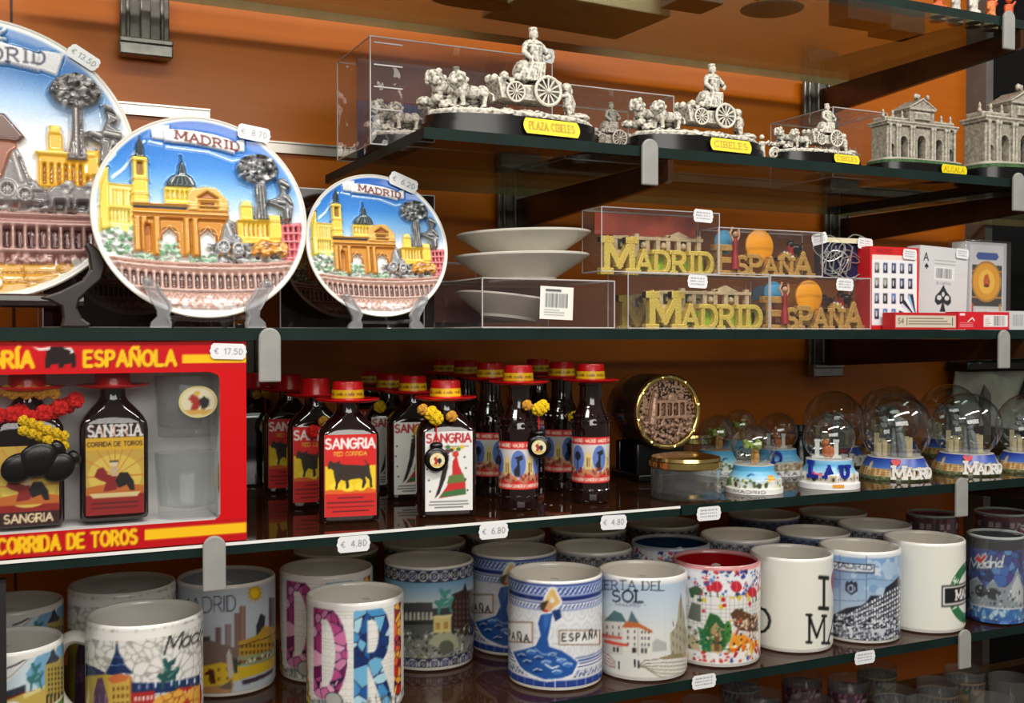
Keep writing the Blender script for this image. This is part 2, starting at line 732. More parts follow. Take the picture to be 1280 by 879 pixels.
    def specks(s, x0, y0, x1, y1, n, colors, r0, r1, seed=1, z=None):
        r = np.random.default_rng(seed)
        for _ in range(n):
            q = r.uniform(r0, r1)
            s.ell(r.uniform(x0, x1), r.uniform(y0, y1), q, q * r.uniform(.6, 1.3), colors[r.integers(0, len(colors))], z)
        return s

    def grain(s, amt, seed=3, cell=2):
        r = np.random.default_rng(seed)
        g = r.normal(0, amt, (s.Hh // cell + 2, s.W // cell + 2))
        g = np.repeat(np.repeat(g, cell, 0), cell, 1)[:s.Hh, :s.W]
        s.a = np.clip(s.a + g[:, :, None], 0, 255)
        return s

    def _down(s, A):
        k = s.ss
        h, w = A.shape[0] // k * k, A.shape[1] // k * k
        B = A[:h, :w]
        return B.reshape(h // k, k, w // k, k, *A.shape[2:]).mean((1, 3))

    def bake(s, zblur=1):
        s.A = s._down(s.a)
        Z = s._down(s.z)
        for _ in range(zblur):
            Z = (Z + np.roll(Z, 1, 0) + np.roll(Z, -1, 0) + np.roll(Z, 1, 1) + np.roll(Z, -1, 1)) / 5
        s.Zd = Z
        return s

    def at(s, x, y, which='A'):
        A = getattr(s, which)
        h, w = A.shape[:2]
        fx = np.clip((np.asarray(x) - s.x0) / (s.x1 - s.x0) * w - .5, 0, w - 1.001)
        fy = np.clip((np.asarray(y) - s.y0) / (s.y1 - s.y0) * h - .5, 0, h - 1.001)
        i, j = fx.astype(int), fy.astype(int)
        tx, ty = fx - i, fy - j
        if A.ndim == 3:
            tx, ty = tx[..., None], ty[..., None]
        return (A[j, i] * (1 - tx) + A[j, i + 1] * tx) * (1 - ty) + (A[j + 1, i] * (1 - tx) + A[j + 1, i + 1] * tx) * ty


def panel(mb, cv, ppu, y=0.0, mi=0, M=None, shape=None, keep=None, curve=None):
    """flat printed sheet in xz (facing -y); curve = cylinder radius"""
    nu = max(3, int((cv.x1 - cv.x0) * ppu) + 1)
    nv = max(3, int((cv.y1 - cv.y0) * ppu) + 1)
    X, Z = np.meshgrid(np.linspace(cv.x0, cv.x1, nu), np.linspace(cv.y0, cv.y1, nv))
    C = cv.at(X, Z)
    PX, PZ = X.copy(), Z.copy()
    if shape is not None:
        PX, PZ = shape(X, Z)
    if curve:
        V = np.stack([curve * np.sin(PX / curve), -curve * np.cos(PX / curve), PZ], -1)
    else:
        V = np.stack([PX, np.full_like(PX, y), PZ], -1)
    kp = None
    if keep is not None:
        kp = keep((X[:-1, :-1] + X[1:, 1:]) / 2, (Z[:-1, :-1] + Z[1:, 1:]) / 2)
    mb.grid(V.reshape(-1, 3), nu, nv, mi, M, C.reshape(-1, 3), keep=kp)
    return mb
# ------------------------------------------------------------------ mug artwork
HM = 2.256                  # mug height in radii


class MugArt:
    """a canvas wrapped round a mug: x = angle from the side that faces the aisle, y = height in radii.
    q(x, y) converts sketch coordinates (a drawn view of the mug, y down) to the wrap"""

    def __init__(s, cx, hw, yt, yb, bg=(236, 234, 228), ppu=46, sq=.27):
        s.cx, s.hw, s.yb, s.sq = cx, hw, yb, sq
        s.k = (yb - yt) / HM
        s.c = Canvas(-PI, 0, PI, HM, ppu, bg)

    def q(s, x, y):
        a = (x - s.cx) / s.hw
        th = math.asin(a) if abs(a) < .97 else math.copysign(1.326 + (abs(a) - .97) * 1.6, a)
        return th, (s.yb - y - s.hw * s.sq * (1 - math.cos(min(abs(th), 1.5)))) / s.k

    def P(s, pts, c):
        s.c.poly([s.q(*p) for p in pts], c)
        return s

    def B(s, x0, y0, x1, y1, c):
        n = 4
        t = [(x0 + (x1 - x0) * i / n, y0) for i in range(n + 1)]
        b = [(x0 + (x1 - x0) * i / n, y1) for i in range(n, -1, -1)]
        return s.P(t + b, c)

    def L(s, pts, w, c):
        s.c.line([s.q(*p) for p in pts], w / s.k, c)
        return s

    def E(s, x, y, rx, ry, c, ring=0):
        s.P([(x + rx * math.cos(t * PI / 12), y + ry * math.sin(t * PI / 12)) for t in range(24)], c)
        return s

    def T(s, t, x, y, h, c, w=.15, sx=1.0, gap=.22, serif=False, tilt=0.0, slant=0.0, width=None):
        """text laid out in the sketch: baseline left at x, y; width squeezes it"""
        Ls, W = text_lines(t, h, sx, gap, serif, slant)
        f = width / W if width else 1.0
        for P in Ls:
            Q = []
            for (ax, ay), (bx, by) in zip(P[:-1], P[1:]):
                n = max(1, int(abs(bx - ax) * f / 12))
                for i in range(n + 1):
                    px, py = ax + (bx - ax) * i / n, ay + (by - ay) * i / n
                    X = x + px * f
                    if abs(X - s.cx) < s.hw * 1.12:
                        Q.append(s.q(X, y - py - px * f * tilt))
                    else:
                        if len(Q) > 1:
                            s.c.line(Q, w * h / s.k, c)
                        Q = []
            if len(Q) > 1:
                s.c.line(Q, w * h / s.k, c)
        return s


def windows(A, x0, y0, x1, y1, nx, ny, c, fx=.5, fy=.55):
    for i in range(nx):
        for j in range(ny):
            w, h = (x1 - x0) / nx, (y1 - y0) / ny
            A.B(x0 + w * (i + .5 - fx / 2), y0 + h * (j + .5 - fy / 2), x0 + w * (i + .5 + fx / 2), y0 + h * (j + .5 + fy / 2), c)


NAVY, BLK, WHT = (30, 48, 92), (25, 25, 28), (238, 236, 230)


def horse(A, x, y, w, h, c, c2):
    """rider on a horse, drawn in a box"""
    f = lambda a, b: (x + a * w, y + b * h)
    A.P([f(.0, .55), f(.12, .45), f(.25, .5), f(.35, .42), f(.75, .4), f(.9, .3), f(1, .36), f(.95, .5), f(.86, .55), f(.82, .75), f(.95, .98), f(.82, 1), f(.7, .72), f(.35, .74), f(.3, 1), f(.18, 1), f(.2, .72), f(.1, .66)], c)
    A.P([f(.35, .45), f(.3, .2), f(.25, .02), f(.42, .0), f(.5, .14), f(.62, .1), f(.85, .02), f(.8, .2), f(.65, .25), f(.6, .45)], c)
    A.L([f(.3, .25), f(.45, .42)], w * .05, c2)
    A.L([f(.5, .6), f(.7, .5)], w * .06, c2)
    A.L([f(.75, .45), f(.9, .36)], w * .05, c2)


def art_ribbon():
    A = MugArt(37, 355, 500, 1270)
    c = A.c
    A.P([(-400, 470), (420, 400), (420, 1240), (-400, 1240)], (205, 222, 232))
    A.P([(150, 640), (240, 500), (400, 440), (400, 700), (250, 760)], (120, 170, 205))
    A.P([(280, 500), (360, 440), (330, 520)], (235, 240, 242))
    A.P([(-330, 760), (150, 720), (150, 880), (-330, 900)], (110, 35, 35))
    A.P([(-330, 740), (150, 700), (150, 740), (-330, 780)], (50, 55, 70))
    A.P([(270, 590), (392, 540), (392, 860), (262, 880)], (178, 158, 82))
    A.P([(272, 590), (300, 540), (318, 455), (332, 530), (360, 560), (340, 580)], (45, 50, 62))
    windows(A, 278, 610, 385, 800, 5, 6, (70, 62, 40))
    A.P([(-330, 820), (150, 750), (270, 720), (275, 860), (-330, 1000)], (196, 172, 84))
    A.P([(138, 760), (262, 722), (262, 742), (138, 785)], (226, 212, 150))
    horse(A, 155, 570, 105, 175, (60, 118, 122), (150, 195, 190))
    windows(A, 265, 780, 392, 850, 5, 1, (50, 48, 50), .45, .9)
    A.P([(150, 890), (392, 790), (400, 800), (160, 910)], WHT)
    A.P([(150, 910), (400, 805), (400, 1250), (-330, 1250), (-330, 1000)], (92, 150, 62))
    c.specks(*A.q(120, 1240), *A.q(390, 900), 160, [(60, 110, 45), (150, 190, 90), (200, 60, 60), (230, 220, 120)], .012, .035, 4)
    A.E(70, 900, 80, 110, WHT)
    A.E(70, 905, 66, 92, (150, 165, 170))
    A.P([(-400, 760), (20, 690), (240, 470), (222, 470), (-20, 660), (-400, 720)], WHT)
    A.P([(-400, 490), (222, 470), (20, 650), (-400, 710)], (225, 228, 230))
    A.L([(-20, 672), (60, 640), (232, 478)], 5, (120, 120, 125))
    A.L([(45, 585), (95, 572), (150, 545)], 10, (60, 60, 60))
    A.P([(-400, 500), (420, 440), (420, 380), (-400, 380)], WHT)
    return c


def art_crackle():
    A = MugArt(890, 365, 405, 1195, bg=(228, 226, 220))
    c = A.c
    c.voronoi(-PI, 0, PI, HM - .06, 520, None, (168, 166, 160), .016, 5)
    A.P([(525, 590), (590, 620), (650, 655), (660, 700), (525, 690)], NAVY)
    A.B(480, 670, 690, 1190, (186, 160, 66))
    A.P([(585, 790), (610, 690), (640, 690), (660, 780), (690, 900), (690, 1190), (570, 1190)], (92, 56, 96))
    for i in range(9):
        A.L([(590 + i * 11, 790 + (i % 3) * 50), (585 + i * 12, 960)], 5, (176, 132, 176))
    A.B(672, 690, 808, 1190, (205, 170, 78))
    A.P([(668, 700), (720, 668), (800, 690), (780, 720), (700, 730)], (206, 110, 62))
    A.P([(655, 668), (690, 610), (702, 570), (716, 545), (722, 470), (728, 470), (736, 545), (756, 575), (770, 620), (825, 682), (760, 672), (690, 678)], NAVY)
    A.L([(726, 440), (727, 500)], 7, (120, 60, 40))
    A.L([(714, 458), (738, 458)], 6, (120, 60, 40))
    A.L([(690, 620), (770, 622)], 5, (120, 150, 190))
    A.L([(703, 572), (756, 575)], 5, (120, 150, 190))
    windows(A, 690, 740, 800, 1150, 4, 9, (120, 84, 40))
    A.L([(808, 700), (808, 1190)], 7, (150, 60, 40))
    A.P([(812, 732), (1225, 728), (1225, 795), (812, 795)], NAVY)
    windows(A, 830, 745, 1215, 782, 8, 1, (205, 220, 235), .22, .8)
    A.B(812, 795, 945, 1190, (170, 40, 38))
    A.B(1080, 795, 1235, 1190, (176, 44, 38))
    windows(A, 820, 810, 940, 1150, 5, 7, (235, 225, 210))
    windows(A, 1090, 805, 1225, 1150, 5, 7, (240, 226, 190))
    A.P([(930, 870), (960, 835), (1090, 800), (1140, 830), (1180, 800), (1225, 790), (1225, 1190), (930, 1190)], (222, 164, 70))
    c.voronoi(A.q(935, 0)[0], .3, A.q(1220, 0)[0], 1.1, 46, None, (140, 80, 30), .014, 8, where=lambda X, Y: (X > A.q(940, 0)[0]) & (Y < 1.08))
    A.P([(1100, 900), (1150, 860), (1165, 1000), (1100, 1010)], (180, 50, 36))
    horse(A, 958, 606, 138, 190, (40, 84, 82), (108, 150, 140))
    A.T('Madrid', 1005, 585, 112, (28, 28, 30), w=.09, tilt=.30, slant=.35, gap=.1, width=330)
    A.P([(480, 410), (1260, 385), (1260, 350), (480, 350)], (240, 238, 232))
    return c


def art_city():
    A = MugArt(390, 285, 210, 825, bg=(186, 196, 208))
    c = A.c
    for x, y0, x1, y1, k in ((328, 432, 360, 640, (112, 92, 92)), (380, 420, 416, 640, (128, 112, 110)), (434, 362, 462, 560, (118, 92, 84)), (460, 325, 497, 560, (134, 104, 92)), (556, 430, 604, 520, (52, 54, 66)), (630, 282, 668, 480, (92, 88, 100)), (250, 480, 300, 600, (70, 66, 66))):
        A.B(x, y0, x1, y1, k)
        A.L([(x + (x1 - x) * .55, y0), (x + (x1 - x) * .55, y1)], 5, tuple(int(q * 1.3) for q in k))
    A.P([(556, 440), (580, 370), (608, 385), (604, 440)], (52, 54, 66))
    A.P([(120, 520), (300, 500), (460, 560), (460, 660), (120, 660)], (120, 100, 92))
    A.P([(455, 520), (560, 490), (600, 440), (672, 450), (672, 620), (460, 620)], (190, 150, 50))
    windows(A, 465, 530, 665, 600, 9, 2, (84, 60, 30))
    A.L([(455, 545), (560, 520), (672, 480)], 5, (70, 50, 26))
    A.P([(450, 600), (672, 560), (672, 640), (450, 650)], (150, 158, 120))
    c.specks(*A.q(450, 645), *A.q(660, 575), 70, [(60, 80, 50), (225, 220, 205), (120, 60, 40)], .012, .03, 6)
    A.P([(100, 640), (360, 625), (480, 660), (672, 610), (672, 660), (520, 715), (330, 750), (100, 730)], (214, 182, 40))
    windows(A, 120, 640, 420, 740, 6, 2, (150, 110, 30), .3, .4)
    A.P([(300, 660), (320, 665), (330, 740), (300, 740), (290, 690), (268, 690), (270, 678)], (84, 40, 34))
    A.P([(388, 590), (402, 550), (418, 590), (428, 690), (420, 715), (398, 715)], (196, 190, 186))
    A.P([(420, 600), (448, 620), (450, 690), (430, 690)], (52, 56, 50))
    A.P([(470, 735), (655, 680), (650, 705), (480, 760)], (70, 52, 70))
    A.P([(100, 740), (330, 750), (430, 745), (412, 815), (300, 815), (100, 800)], (178, 132, 88))
    A.P([(345, 765), (400, 735), (420, 720), (415, 780), (380, 775)], (104, 92, 70))
    A.E(548, 255, 34, 38, (190, 150, 40))
    for t in range(12):
        A.L([(548 + 32 * math.cos(t * PI / 6), 255 + 34 * math.sin(t * PI / 6)), (548 + 46 * math.cos(t * PI / 6), 255 + 50 * math.sin(t * PI / 6))], 7, (196, 158, 40))
    A.E(548, 255, 25, 28, (238, 202, 40))
    A.T('MADRID', 122, 345, 84, (40, 46, 62), w=.06, gap=.2, width=318, tilt=-.01)
    c.rect(-PI, 2.17, PI, HM, (205, 208, 212))
    return c


def art_letters():
    A = MugArt(460, 275, 310, 906, bg=(232, 230, 224))
    c = A.c
    for j in range(34):
        c.line([(-PI, j * .07), (PI, j * .07)], .008, (196, 194, 190))
        for i in range(46):
            x = -PI + (i + .5 * (j % 2)) * .14
            c.line([(x, j * .07), (x, j * .07 + .07)], .008, (200, 198, 194))
    inv = lambda x: A.q(x, 0)[0]

    def letter(t, x0, x1, y0, y1, cols, seed, lw):
        w, ls = GL[t]
        m = Canvas(c.x0, c.y0, c.x1, c.y1, c.k / c.ss, (0, 0, 0))
        a0, a1 = inv(x0), inv(x1)
        b1, b0 = A.q((x0 + x1) / 2, y0)[1], A.q((x0 + x1) / 2, y1)[1]
        for P in ls:
            m.line([(a0 + lw / 2 + px / max(w, .02) * (a1 - a0 - lw), b0 + lw / 2 + py * (b1 - b0 - lw)) for px, py in P] if w > .05 else [((a0 + a1) / 2, b0), ((a0 + a1) / 2, b1)], lw, (255, 255, 255))
        v = Canvas(c.x0, c.y0, c.x1, c.y1, c.k / c.ss, (0, 0, 0))
        v.voronoi(a0 - .1, b0 - .1, a1 + .1, b1 + .1, 42, cols, (40, 30, 60), .014, seed)
        k = m.a[:, :, 0] > 128
        c.a[k] = v.a[k]
        return m

    letter('D', 232, 418, 322, 812, [(160, 54, 112), (206, 112, 160), (112, 30, 84), (226, 164, 194), (184, 76, 132), (206, 130, 170)], 3, .25)
    letter('R', 450, 658, 326, 866, [(34, 90, 156), (110, 178, 214), (24, 58, 120), (170, 214, 232), (70, 144, 198), (20, 46, 100)], 9, .27)
    letter('I', 672, 716, 292, 770, [(200, 40, 34), (226, 96, 40), (240, 170, 60), (150, 24, 40)], 4, .3)
    letter('A', 60, 212, 320, 830, [(232, 190, 60), (226, 150, 40), (200, 176, 60), (190, 110, 40)], 5, .2)
    for xs in (1.9, 2.7, -2.2, -2.9):
        c.voronoi(xs - .22, .5, xs + .22, 2.05, 24, [(84, 140, 70), (140, 180, 80), (200, 170, 60)], (40, 40, 40), .014, 6)
    rr = np.random.default_rng(4)
    for i in range(150):
        x = rr.uniform(-PI, PI)
        h = .2 + .17 * abs(math.sin(x * 3.1)) + rr.uniform(-.05, .05)
        c.line([(x, 0.02), (x + rr.uniform(-.04, .04), h)], .012, (86, 90, 92))
        c.line([(x - .05, h * .8), (x + .06, h * .8)], .01, (96, 100, 102))
    c.ell(A.q(340, 0)[0], .32, .2, .17, (170, 172, 170))
    c.ell(A.q(340, 0)[0], .32, .2, .17, (70, 74, 76), ring=.12)
    c.rect(-PI, 2.12, PI, HM, (236, 234, 230))
    return c


def tiles(c, y0, y1, n=26, a=(232, 232, 232), b=(46, 54, 92)):
    w = 2 * PI / n
    c.rect(-PI, y0, PI, y1, (52, 58, 84))
    for i in range(n):
        x = -PI + (i + .5) * w
        r = min(w, y1 - y0) * .46
        k = b if i % 3 else (30, 30, 40)
        c.ell(x, (y0 + y1) / 2, r, r, a)
        c.ell(x, (y0 + y1) / 2, r * .72, r * .72, k)
        c.ell(x, (y0 + y1) / 2, r * .45, r * .45, a)
        for t in range(4):
            c.line([(x, (y0 + y1) / 2), (x + r * math.cos(t * PI / 2 + PI / 4), (y0 + y1) / 2 + r * math.sin(t * PI / 2 + PI / 4))], .02, k)


def art_plaza():
    A = MugArt(867, 247, 120, 730, bg=(150, 156, 152))
    c = A.c
    c.vgrad([(0, (150, 152, 146)), (1.2, (120, 124, 120)), (1.45, (206, 214, 216)), (1.95, (110, 160, 196)), (HM, (110, 160, 196))])
    c.rect(-PI, 1.2, PI, 1.38, (62, 66, 70))
    c.rect(-PI, .72, PI, 1.22, (92, 96, 92))
    A.B(620, 320, 885, 365, (70, 72, 76))
    windows(A, 735, 375, 890, 425, 7, 1, (206, 204, 190), .55, .95)
    A.B(735, 425, 890, 450, (50, 52, 50))
    A.P([(990, 275), (1050, 250), (1062, 205), (1074, 255), (1118, 240), (1118, 520), (985, 520)], (66, 52, 50))
    windows(A, 1000, 300, 1110, 500, 5, 6, (120, 84, 70), .4, .5)
    c.specks(*A.q(640, 640), *A.q(1090, 450), 330, [(220, 224, 215), (60, 66, 60), (176, 182, 168), (120, 130, 112)], .012, .04, 12)
    A.P([(860, 560), (900, 510), (980, 495), (1020, 530), (1030, 590), (960, 600)], (176, 182, 150))
    A.E(960, 585, 40, 40, (96, 104, 88))
    A.P([(890, 410), (985, 395), (985, 495), (890, 500)], (226, 212, 140))
    A.P([(880, 412), (900, 398), (992, 392), (990, 408)], (240, 230, 180))
    A.B(905, 440, 925, 480, (190, 150, 70))
    A.B(945, 436, 968, 478, (190, 150, 70))
    horse(A, 892, 238, 112, 150, (78, 150, 142), (160, 205, 192))
    A.B(640, 642, 862, 676, (226, 218, 176))
    A.T('MADRID', 716, 670, 24, (90, 70, 30), w=.2, width=130)
    tiles(c, .04, .3)
    tiles(c, 1.94, 2.2)
    return c


def art_dancer():
    A = MugArt(440, 228, 300, 835, bg=(228, 229, 232))
    c = A.c
    B1, B2, B3 = (36, 62, 140), (92, 118, 180), (24, 40, 110)
    rr = np.random.default_rng(2)
    for i in range(22):
        for j in range(3):
            x, y = -PI + i * 2 * PI / 22 + (j % 2) * .14, .85 + j * .38
            c.ell(x, y, .13, .17, (206, 210, 216), ring=.22)
            c.ell(x, y, .06, .08, (212, 215, 220))
    c.rect(-PI, 1.93, PI, 2.2, (150, 166, 206))
    c.rect(-PI, 2.16, PI, 2.21, B1)
    for i in range(60):
        x = -PI + i * 2 * PI / 60
        c.ell(x, 2.06, .055, .07, B1, ring=.4)
        c.line([(x - .05, 2.0), (x + .05, 2.12)], .02, (226, 230, 240))
    c.rect(-PI, 1.86, PI, 1.95, B3)
    c.rect(-PI, 1.80, PI, 1.83, B1)
    for i in range(70):
        x = -PI + i * 2 * PI / 70
        c.line([(x, 1.71), (x + .05, 1.77)], .025, B1)
    c.rect(-PI, 1.66, PI, 1.685, B2)
    for y in (.66, .60, .54, .48):
        c.rect(-PI, y, PI, y + .025, B1)
    c.rect(-PI, .26, PI, .45, (206, 212, 226))
    for i in range(110):
        x = -PI + i * 2 * PI / 110
        c.line([(x, .29 + .06 * (i % 2)), (x + .04, .41 - .05 * (i % 3))], .02, B1 if i % 2 else BLK)
    c.rect(-PI, .06, PI, .24, B1)
    for i in range(28):
        x = -PI + i * 2 * PI / 28
        c.line([(x, .06), (x, .24)], .012, (170, 185, 220))
    c.rect(-PI, 0, PI, .05, (232, 232, 232))
    # boxed words
    for x0, x1, t in ((455, 655, 'ESPAÑA'), (150, 337, 'ESPAÑA')):
        A.B(x0, 530 if x0 > 300 else 492, x1, 606 if x0 > 300 else 598, (150, 128, 112))
        A.B(x0 + 7, 537 if x0 > 300 else 500, x1 - 7, 599 if x0 > 300 else 590, (234, 232, 228))
        y = 588 if x0 > 300 else 572
        a0, b0 = A.q(x0 + 18, y)
        a1, b1 = A.q(x1 - 18, y - (14 if x0 > 300 else -10))
        L, W = text_lines(t, .15, 1.0, .5)
        for P in L:
            c.line([(a0 + px * (a1 - a0) / W, b0 + .01 + py + (b1 - b0) * px / W * .6) for px, py in P], .03, (50, 46, 50))
    # white halo then dress
    for grow, col in ((11, (232, 233, 238)), (0, (34, 84, 160))):
        g = grow
        A.P([(395 - g, 455 - g), (428 + g, 450 - g), (416 + g, 520), (405 + g, 575), (412 + g, 612), (470 + g, 632), (512 + g, 660), (545 + g, 690), (520 + g, 745), (470, 765 + g), (390, 772 + g), (330, 760 + g), (275 - g, 712), (240 - g, 645 - g), (300, 628 - g), (350 - g, 610), (372 - g, 560), (360 - g, 500), (372 - g, 460)], col)
        A.L([(392, 430), (412, 372), (428, 345)], 24 + 2 * g, (230, 196, 120) if not g else col)
        A.L([(420, 420), (452, 395), (430, 352)], 22 + 2 * g, (222, 180, 110) if not g else col)
    A.E(404, 420, 24, 27, (214, 160, 110))
    A.P([(372, 400), (410, 388), (400, 412), (385, 445), (368, 430)], (70, 60, 40))
    A.E(396, 440, 10, 7, (190, 50, 50))
    A.P([(425, 440), (462, 430), (470, 470), (440, 490)], (30, 52, 110))
    A.P([(385, 455), (418, 452), (408, 500), (392, 540), (385, 500)], (56, 108, 184))
    for i, (x, y) in enumerate(((330, 640), (365, 668), (400, 690), (430, 650), (470, 680), (310, 690), (500, 700), (360, 730), (450, 735), (285, 660))):
        A.E(x, y, 26, 13, (24, 58, 128) if i % 2 else (64, 118, 190))
        A.L([(x - 22, y), (x - 5, y - 9), (x + 18, y - 3)], 6, (200, 214, 236))
    A.L([(345, 622), (380, 650), (440, 655), (470, 690)], 5, (170, 196, 230))
    A.L([(395, 700), (425, 718), (455, 708)], 9, (220, 228, 240))
    A.L([(300, 740), (400, 780), (520, 758)], 10, (226, 230, 238))
    c.rect(-PI, 2.21, PI, HM, (236, 236, 236))
    return c


def art_sol():
    A = MugArt(250, 227, 320, 862, bg=(222, 221, 214))
    c = A.c
    c.vgrad([(0, (224, 222, 214)), (1.1, (216, 218, 214)), (1.5, (200, 212, 220)), (2.1, (176, 198, 218)), (2.16, (232, 232, 230)), (HM, (236, 236, 234))])
    for x in (-1.9, -.62, .52, 1.25):
        c.line([(x, 0), (x, 2.1)], .008, (196, 200, 202))
    c.line([(-PI, 1.32), (PI, 1.32)], .008, (196, 200, 202))
    A.P([(40, 530), (70, 520), (160, 560), (160, 720), (40, 720)], (206, 200, 192))
    A.P([(60, 545), (85, 520), (112, 488), (150, 505), (172, 548), (110, 548)], (70, 104, 108))
    A.P([(180, 545), (198, 488), (215, 520), (235, 552)], (88, 110, 116))
    A.P([(155, 575), (232, 570), (300, 600), (300, 720), (155, 720)], (222, 220, 212))
    A.P([(150, 578), (170, 545), (228, 548), (298, 588), (298, 602), (232, 575)], (186, 104, 56))
    A.L([(232, 578), (232, 720)], 3, (120, 112, 104))
    for y in (590, 622, 655):
        for x in (180, 212, 248, 264, 282):
            A.B(x - 4, y, x + 4, y + 16, (92, 92, 96))
    for y in (570, 605):
        for x in (75, 105, 135):
            A.B(x - 4, y, x + 4, y + 17, (110, 100, 100))
    A.P([(45, 610), (150, 625), (150, 640), (45, 632)], (190, 96, 80))
    A.P([(60, 645), (100, 650), (180, 662), (180, 676), (60, 660)], (204, 70, 44))
    for x in (112, 130, 205, 215, 250, 268):
        A.B(x - 5, 682, x + 5, 708, (44, 40, 44))
    A.P([(300, 650), (320, 630), (370, 650), (370, 690), (300, 700)], (176, 178, 176))
    # tower
    A.P([(430, 440), (440, 395), (448, 440), (462, 520), (462, 560), (478, 600), (478, 720), (390, 720), (385, 600), (412, 570), (424, 520)], (168, 162, 140))
    for i in range(14):
        A.L([(400 + (i % 4) * 18, 540 + i * 13), (404 + (i % 4) * 18, 560 + i * 13)], 6, (98, 94, 80))
    A.L([(440, 395), (440, 520)], 5, (84, 80, 70))
    for i in range(6):
        A.L([(232 + i * 6, 780), (262 + i * 10, 745 + i * 14), (340, 735 + i * 19), (430, 728 + i * 21), (476, 722 + i * 20)], 4.5, (120, 112, 88))
    A.P([(330, 730), (400, 708), (470, 700), (470, 720), (380, 735)], (140, 128, 96))
    for x, y in ((135, 760), (213, 745), (232, 750)):
        A.L([(x, y), (x + 1, y + 34)], 9, (40, 38, 40))
    for i in range(4):
        A.L([(55, 715 + i * 16), (90, 730 + i * 18), (118, 760 + i * 10)], 4, (150, 90, 70))
    A.T('PUERTA DEL', -18, 378, 46, (58, 64, 82), w=.12, serif=True, width=374)
    A.T('SOL', 102, 442, 58, (36, 42, 60), w=.16, serif=True, width=150)
    A.T('- MADRID -', 92, 466, 15, (90, 96, 110), w=.16, width=176)
    return c


def art_confetti(inner=(150, 16, 24)):
    A = MugArt(620, 226, 275, 790, bg=(230, 228, 224))
    c = A.c
    PAL = [(232, 232, 236), (232, 232, 236), (60, 84, 160), (110, 140, 200), (220, 224, 232), (40, 50, 110), (200, 60, 60), (226, 228, 234)]
    c.voronoi(-PI, 1.62, PI, 2.16, 420, PAL, (238, 238, 240), .02, 7)
    c.specks(-PI, 1.7, PI, 2.14, 120, [(196, 40, 44), (40, 60, 130)], .015, .03, 5)
    for i in range(60):
        x = -PI + i * 2 * PI / 60
        c.line([(x, .4), (x, 1.62)], .01, (150, 150, 150))
    for j in range(14):
        c.line([(-PI, .42 + j * .09), (PI, .42 + j * .09)], .01, (160, 160, 160))
    c.specks(-PI, 1.1, PI, 1.65, 60, [(226, 190, 60), (190, 40, 40), (30, 30, 40), (60, 90, 60)], .03, .06, 15)
    for x, y, r in ((590, 385, 17), (625, 375, 26), (720, 370, 27), (800, 392, 24), (540, 405, 18)):
        A.E(x, y, r, r * 1.1, (194, 40, 56))
        A.L([(x, y - r), (x + 3, y + r)], 5, (230, 100, 110))
        A.L([(x, y + r), (x + 5, y + r + 26)], 6, (50, 80, 50))
    A.P([(480, 540), (500, 460), (545, 470), (545, 560)], (96, 104, 92))
    A.E(520, 400, 34, 22, (60, 92, 60))
    A.P([(545, 660), (560, 590), (590, 510), (630, 520), (660, 560), (690, 560), (690, 640), (640, 720), (560, 720)], (44, 96, 50))
    A.P([(530, 580), (570, 600), (600, 715), (555, 710)], (30, 112, 66))
    A.P([(480, 640), (520, 620), (545, 690), (540, 710), (480, 710)], (190, 176, 140))
    A.P([(595, 590), (620, 555), (645, 590), (650, 720), (595, 720)], (176, 146, 100))
    A.P([(615, 610), (635, 610), (640, 700), (612, 700)], (110, 84, 54))
    A.E(680, 600, 18, 56, (64, 128, 54))
    A.P([(690, 510), (720, 480), (830, 520), (830, 590), (730, 590)], (92, 62, 44))
    c.specks(*A.q(695, 590), *A.q(830, 500), 40, [(210, 190, 160), (60, 40, 30), (160, 120, 80)], .02, .045, 16)
    A.P([(680, 700), (700, 620), (760, 610), (800, 640), (835, 630), (835, 740), (690, 735)], (232, 150, 44))
    c.specks(*A.q(690, 740), *A.q(835, 630), 50, [(200, 50, 30), (240, 200, 80), (240, 240, 220), (226, 110, 30)], .03, .07, 17)
    c.specks(*A.q(480, 720), *A.q(690, 560), 110, [(40, 80, 44), (90, 140, 80), (150, 130, 90), (30, 50, 34), (206, 196, 160)], .012, .035, 22)
    c.specks(*A.q(690, 740), *A.q(835, 480), 90, [(70, 44, 34), (236, 170, 60), (190, 60, 36), (226, 210, 180)], .012, .032, 23)
    c.voronoi(-PI, .14, PI, .34, 150, [(196, 60, 44), (60, 80, 150), (230, 180, 70), (228, 226, 222), (170, 30, 30)], (236, 236, 236), .02, 19)
    c.rect(-PI, 0, PI, .13, (236, 235, 232))
    c.rect(-PI, 2.16, PI, 2.19, (225, 140, 140) if inner[0] > 100 else (150, 160, 190))
    c.rect(-PI, 2.19, PI, HM, (228, 150, 148) if inner[0] > 100 else (190, 196, 206))
    return c


def art_heart():
    A = MugArt(253, 233, 245, 815, bg=(230, 229, 218))
    c = A.c
    A.T('I', 406, 528, 186, (28, 27, 27), w=.13, serif=True)
    A.T('MA', 350, 738, 165, (28, 27, 27), w=.10, serif=True, width=176)
    # end of the word coming round from the other side
    A.P([(84, 540), (118, 552), (140, 590), (147, 625), (138, 665), (115, 695), (84, 706), (84, 690), (108, 680), (124, 655), (130, 622), (122, 590), (104, 566), (84, 556)], (28, 27, 27))
    a, b = A.q(492, 375)
    for hx in (a + .20, -1.36):
        c.poly([(hx + .42 * .062 * 16 * math.sin(t * PI / 15) ** 3, b + .03 * (13 * math.cos(t * PI / 15) - 5 * math.cos(t * PI / 7.5) - 2 * math.cos(t * PI / 5))) for t in range(30)], (176, 28, 48))
    return c


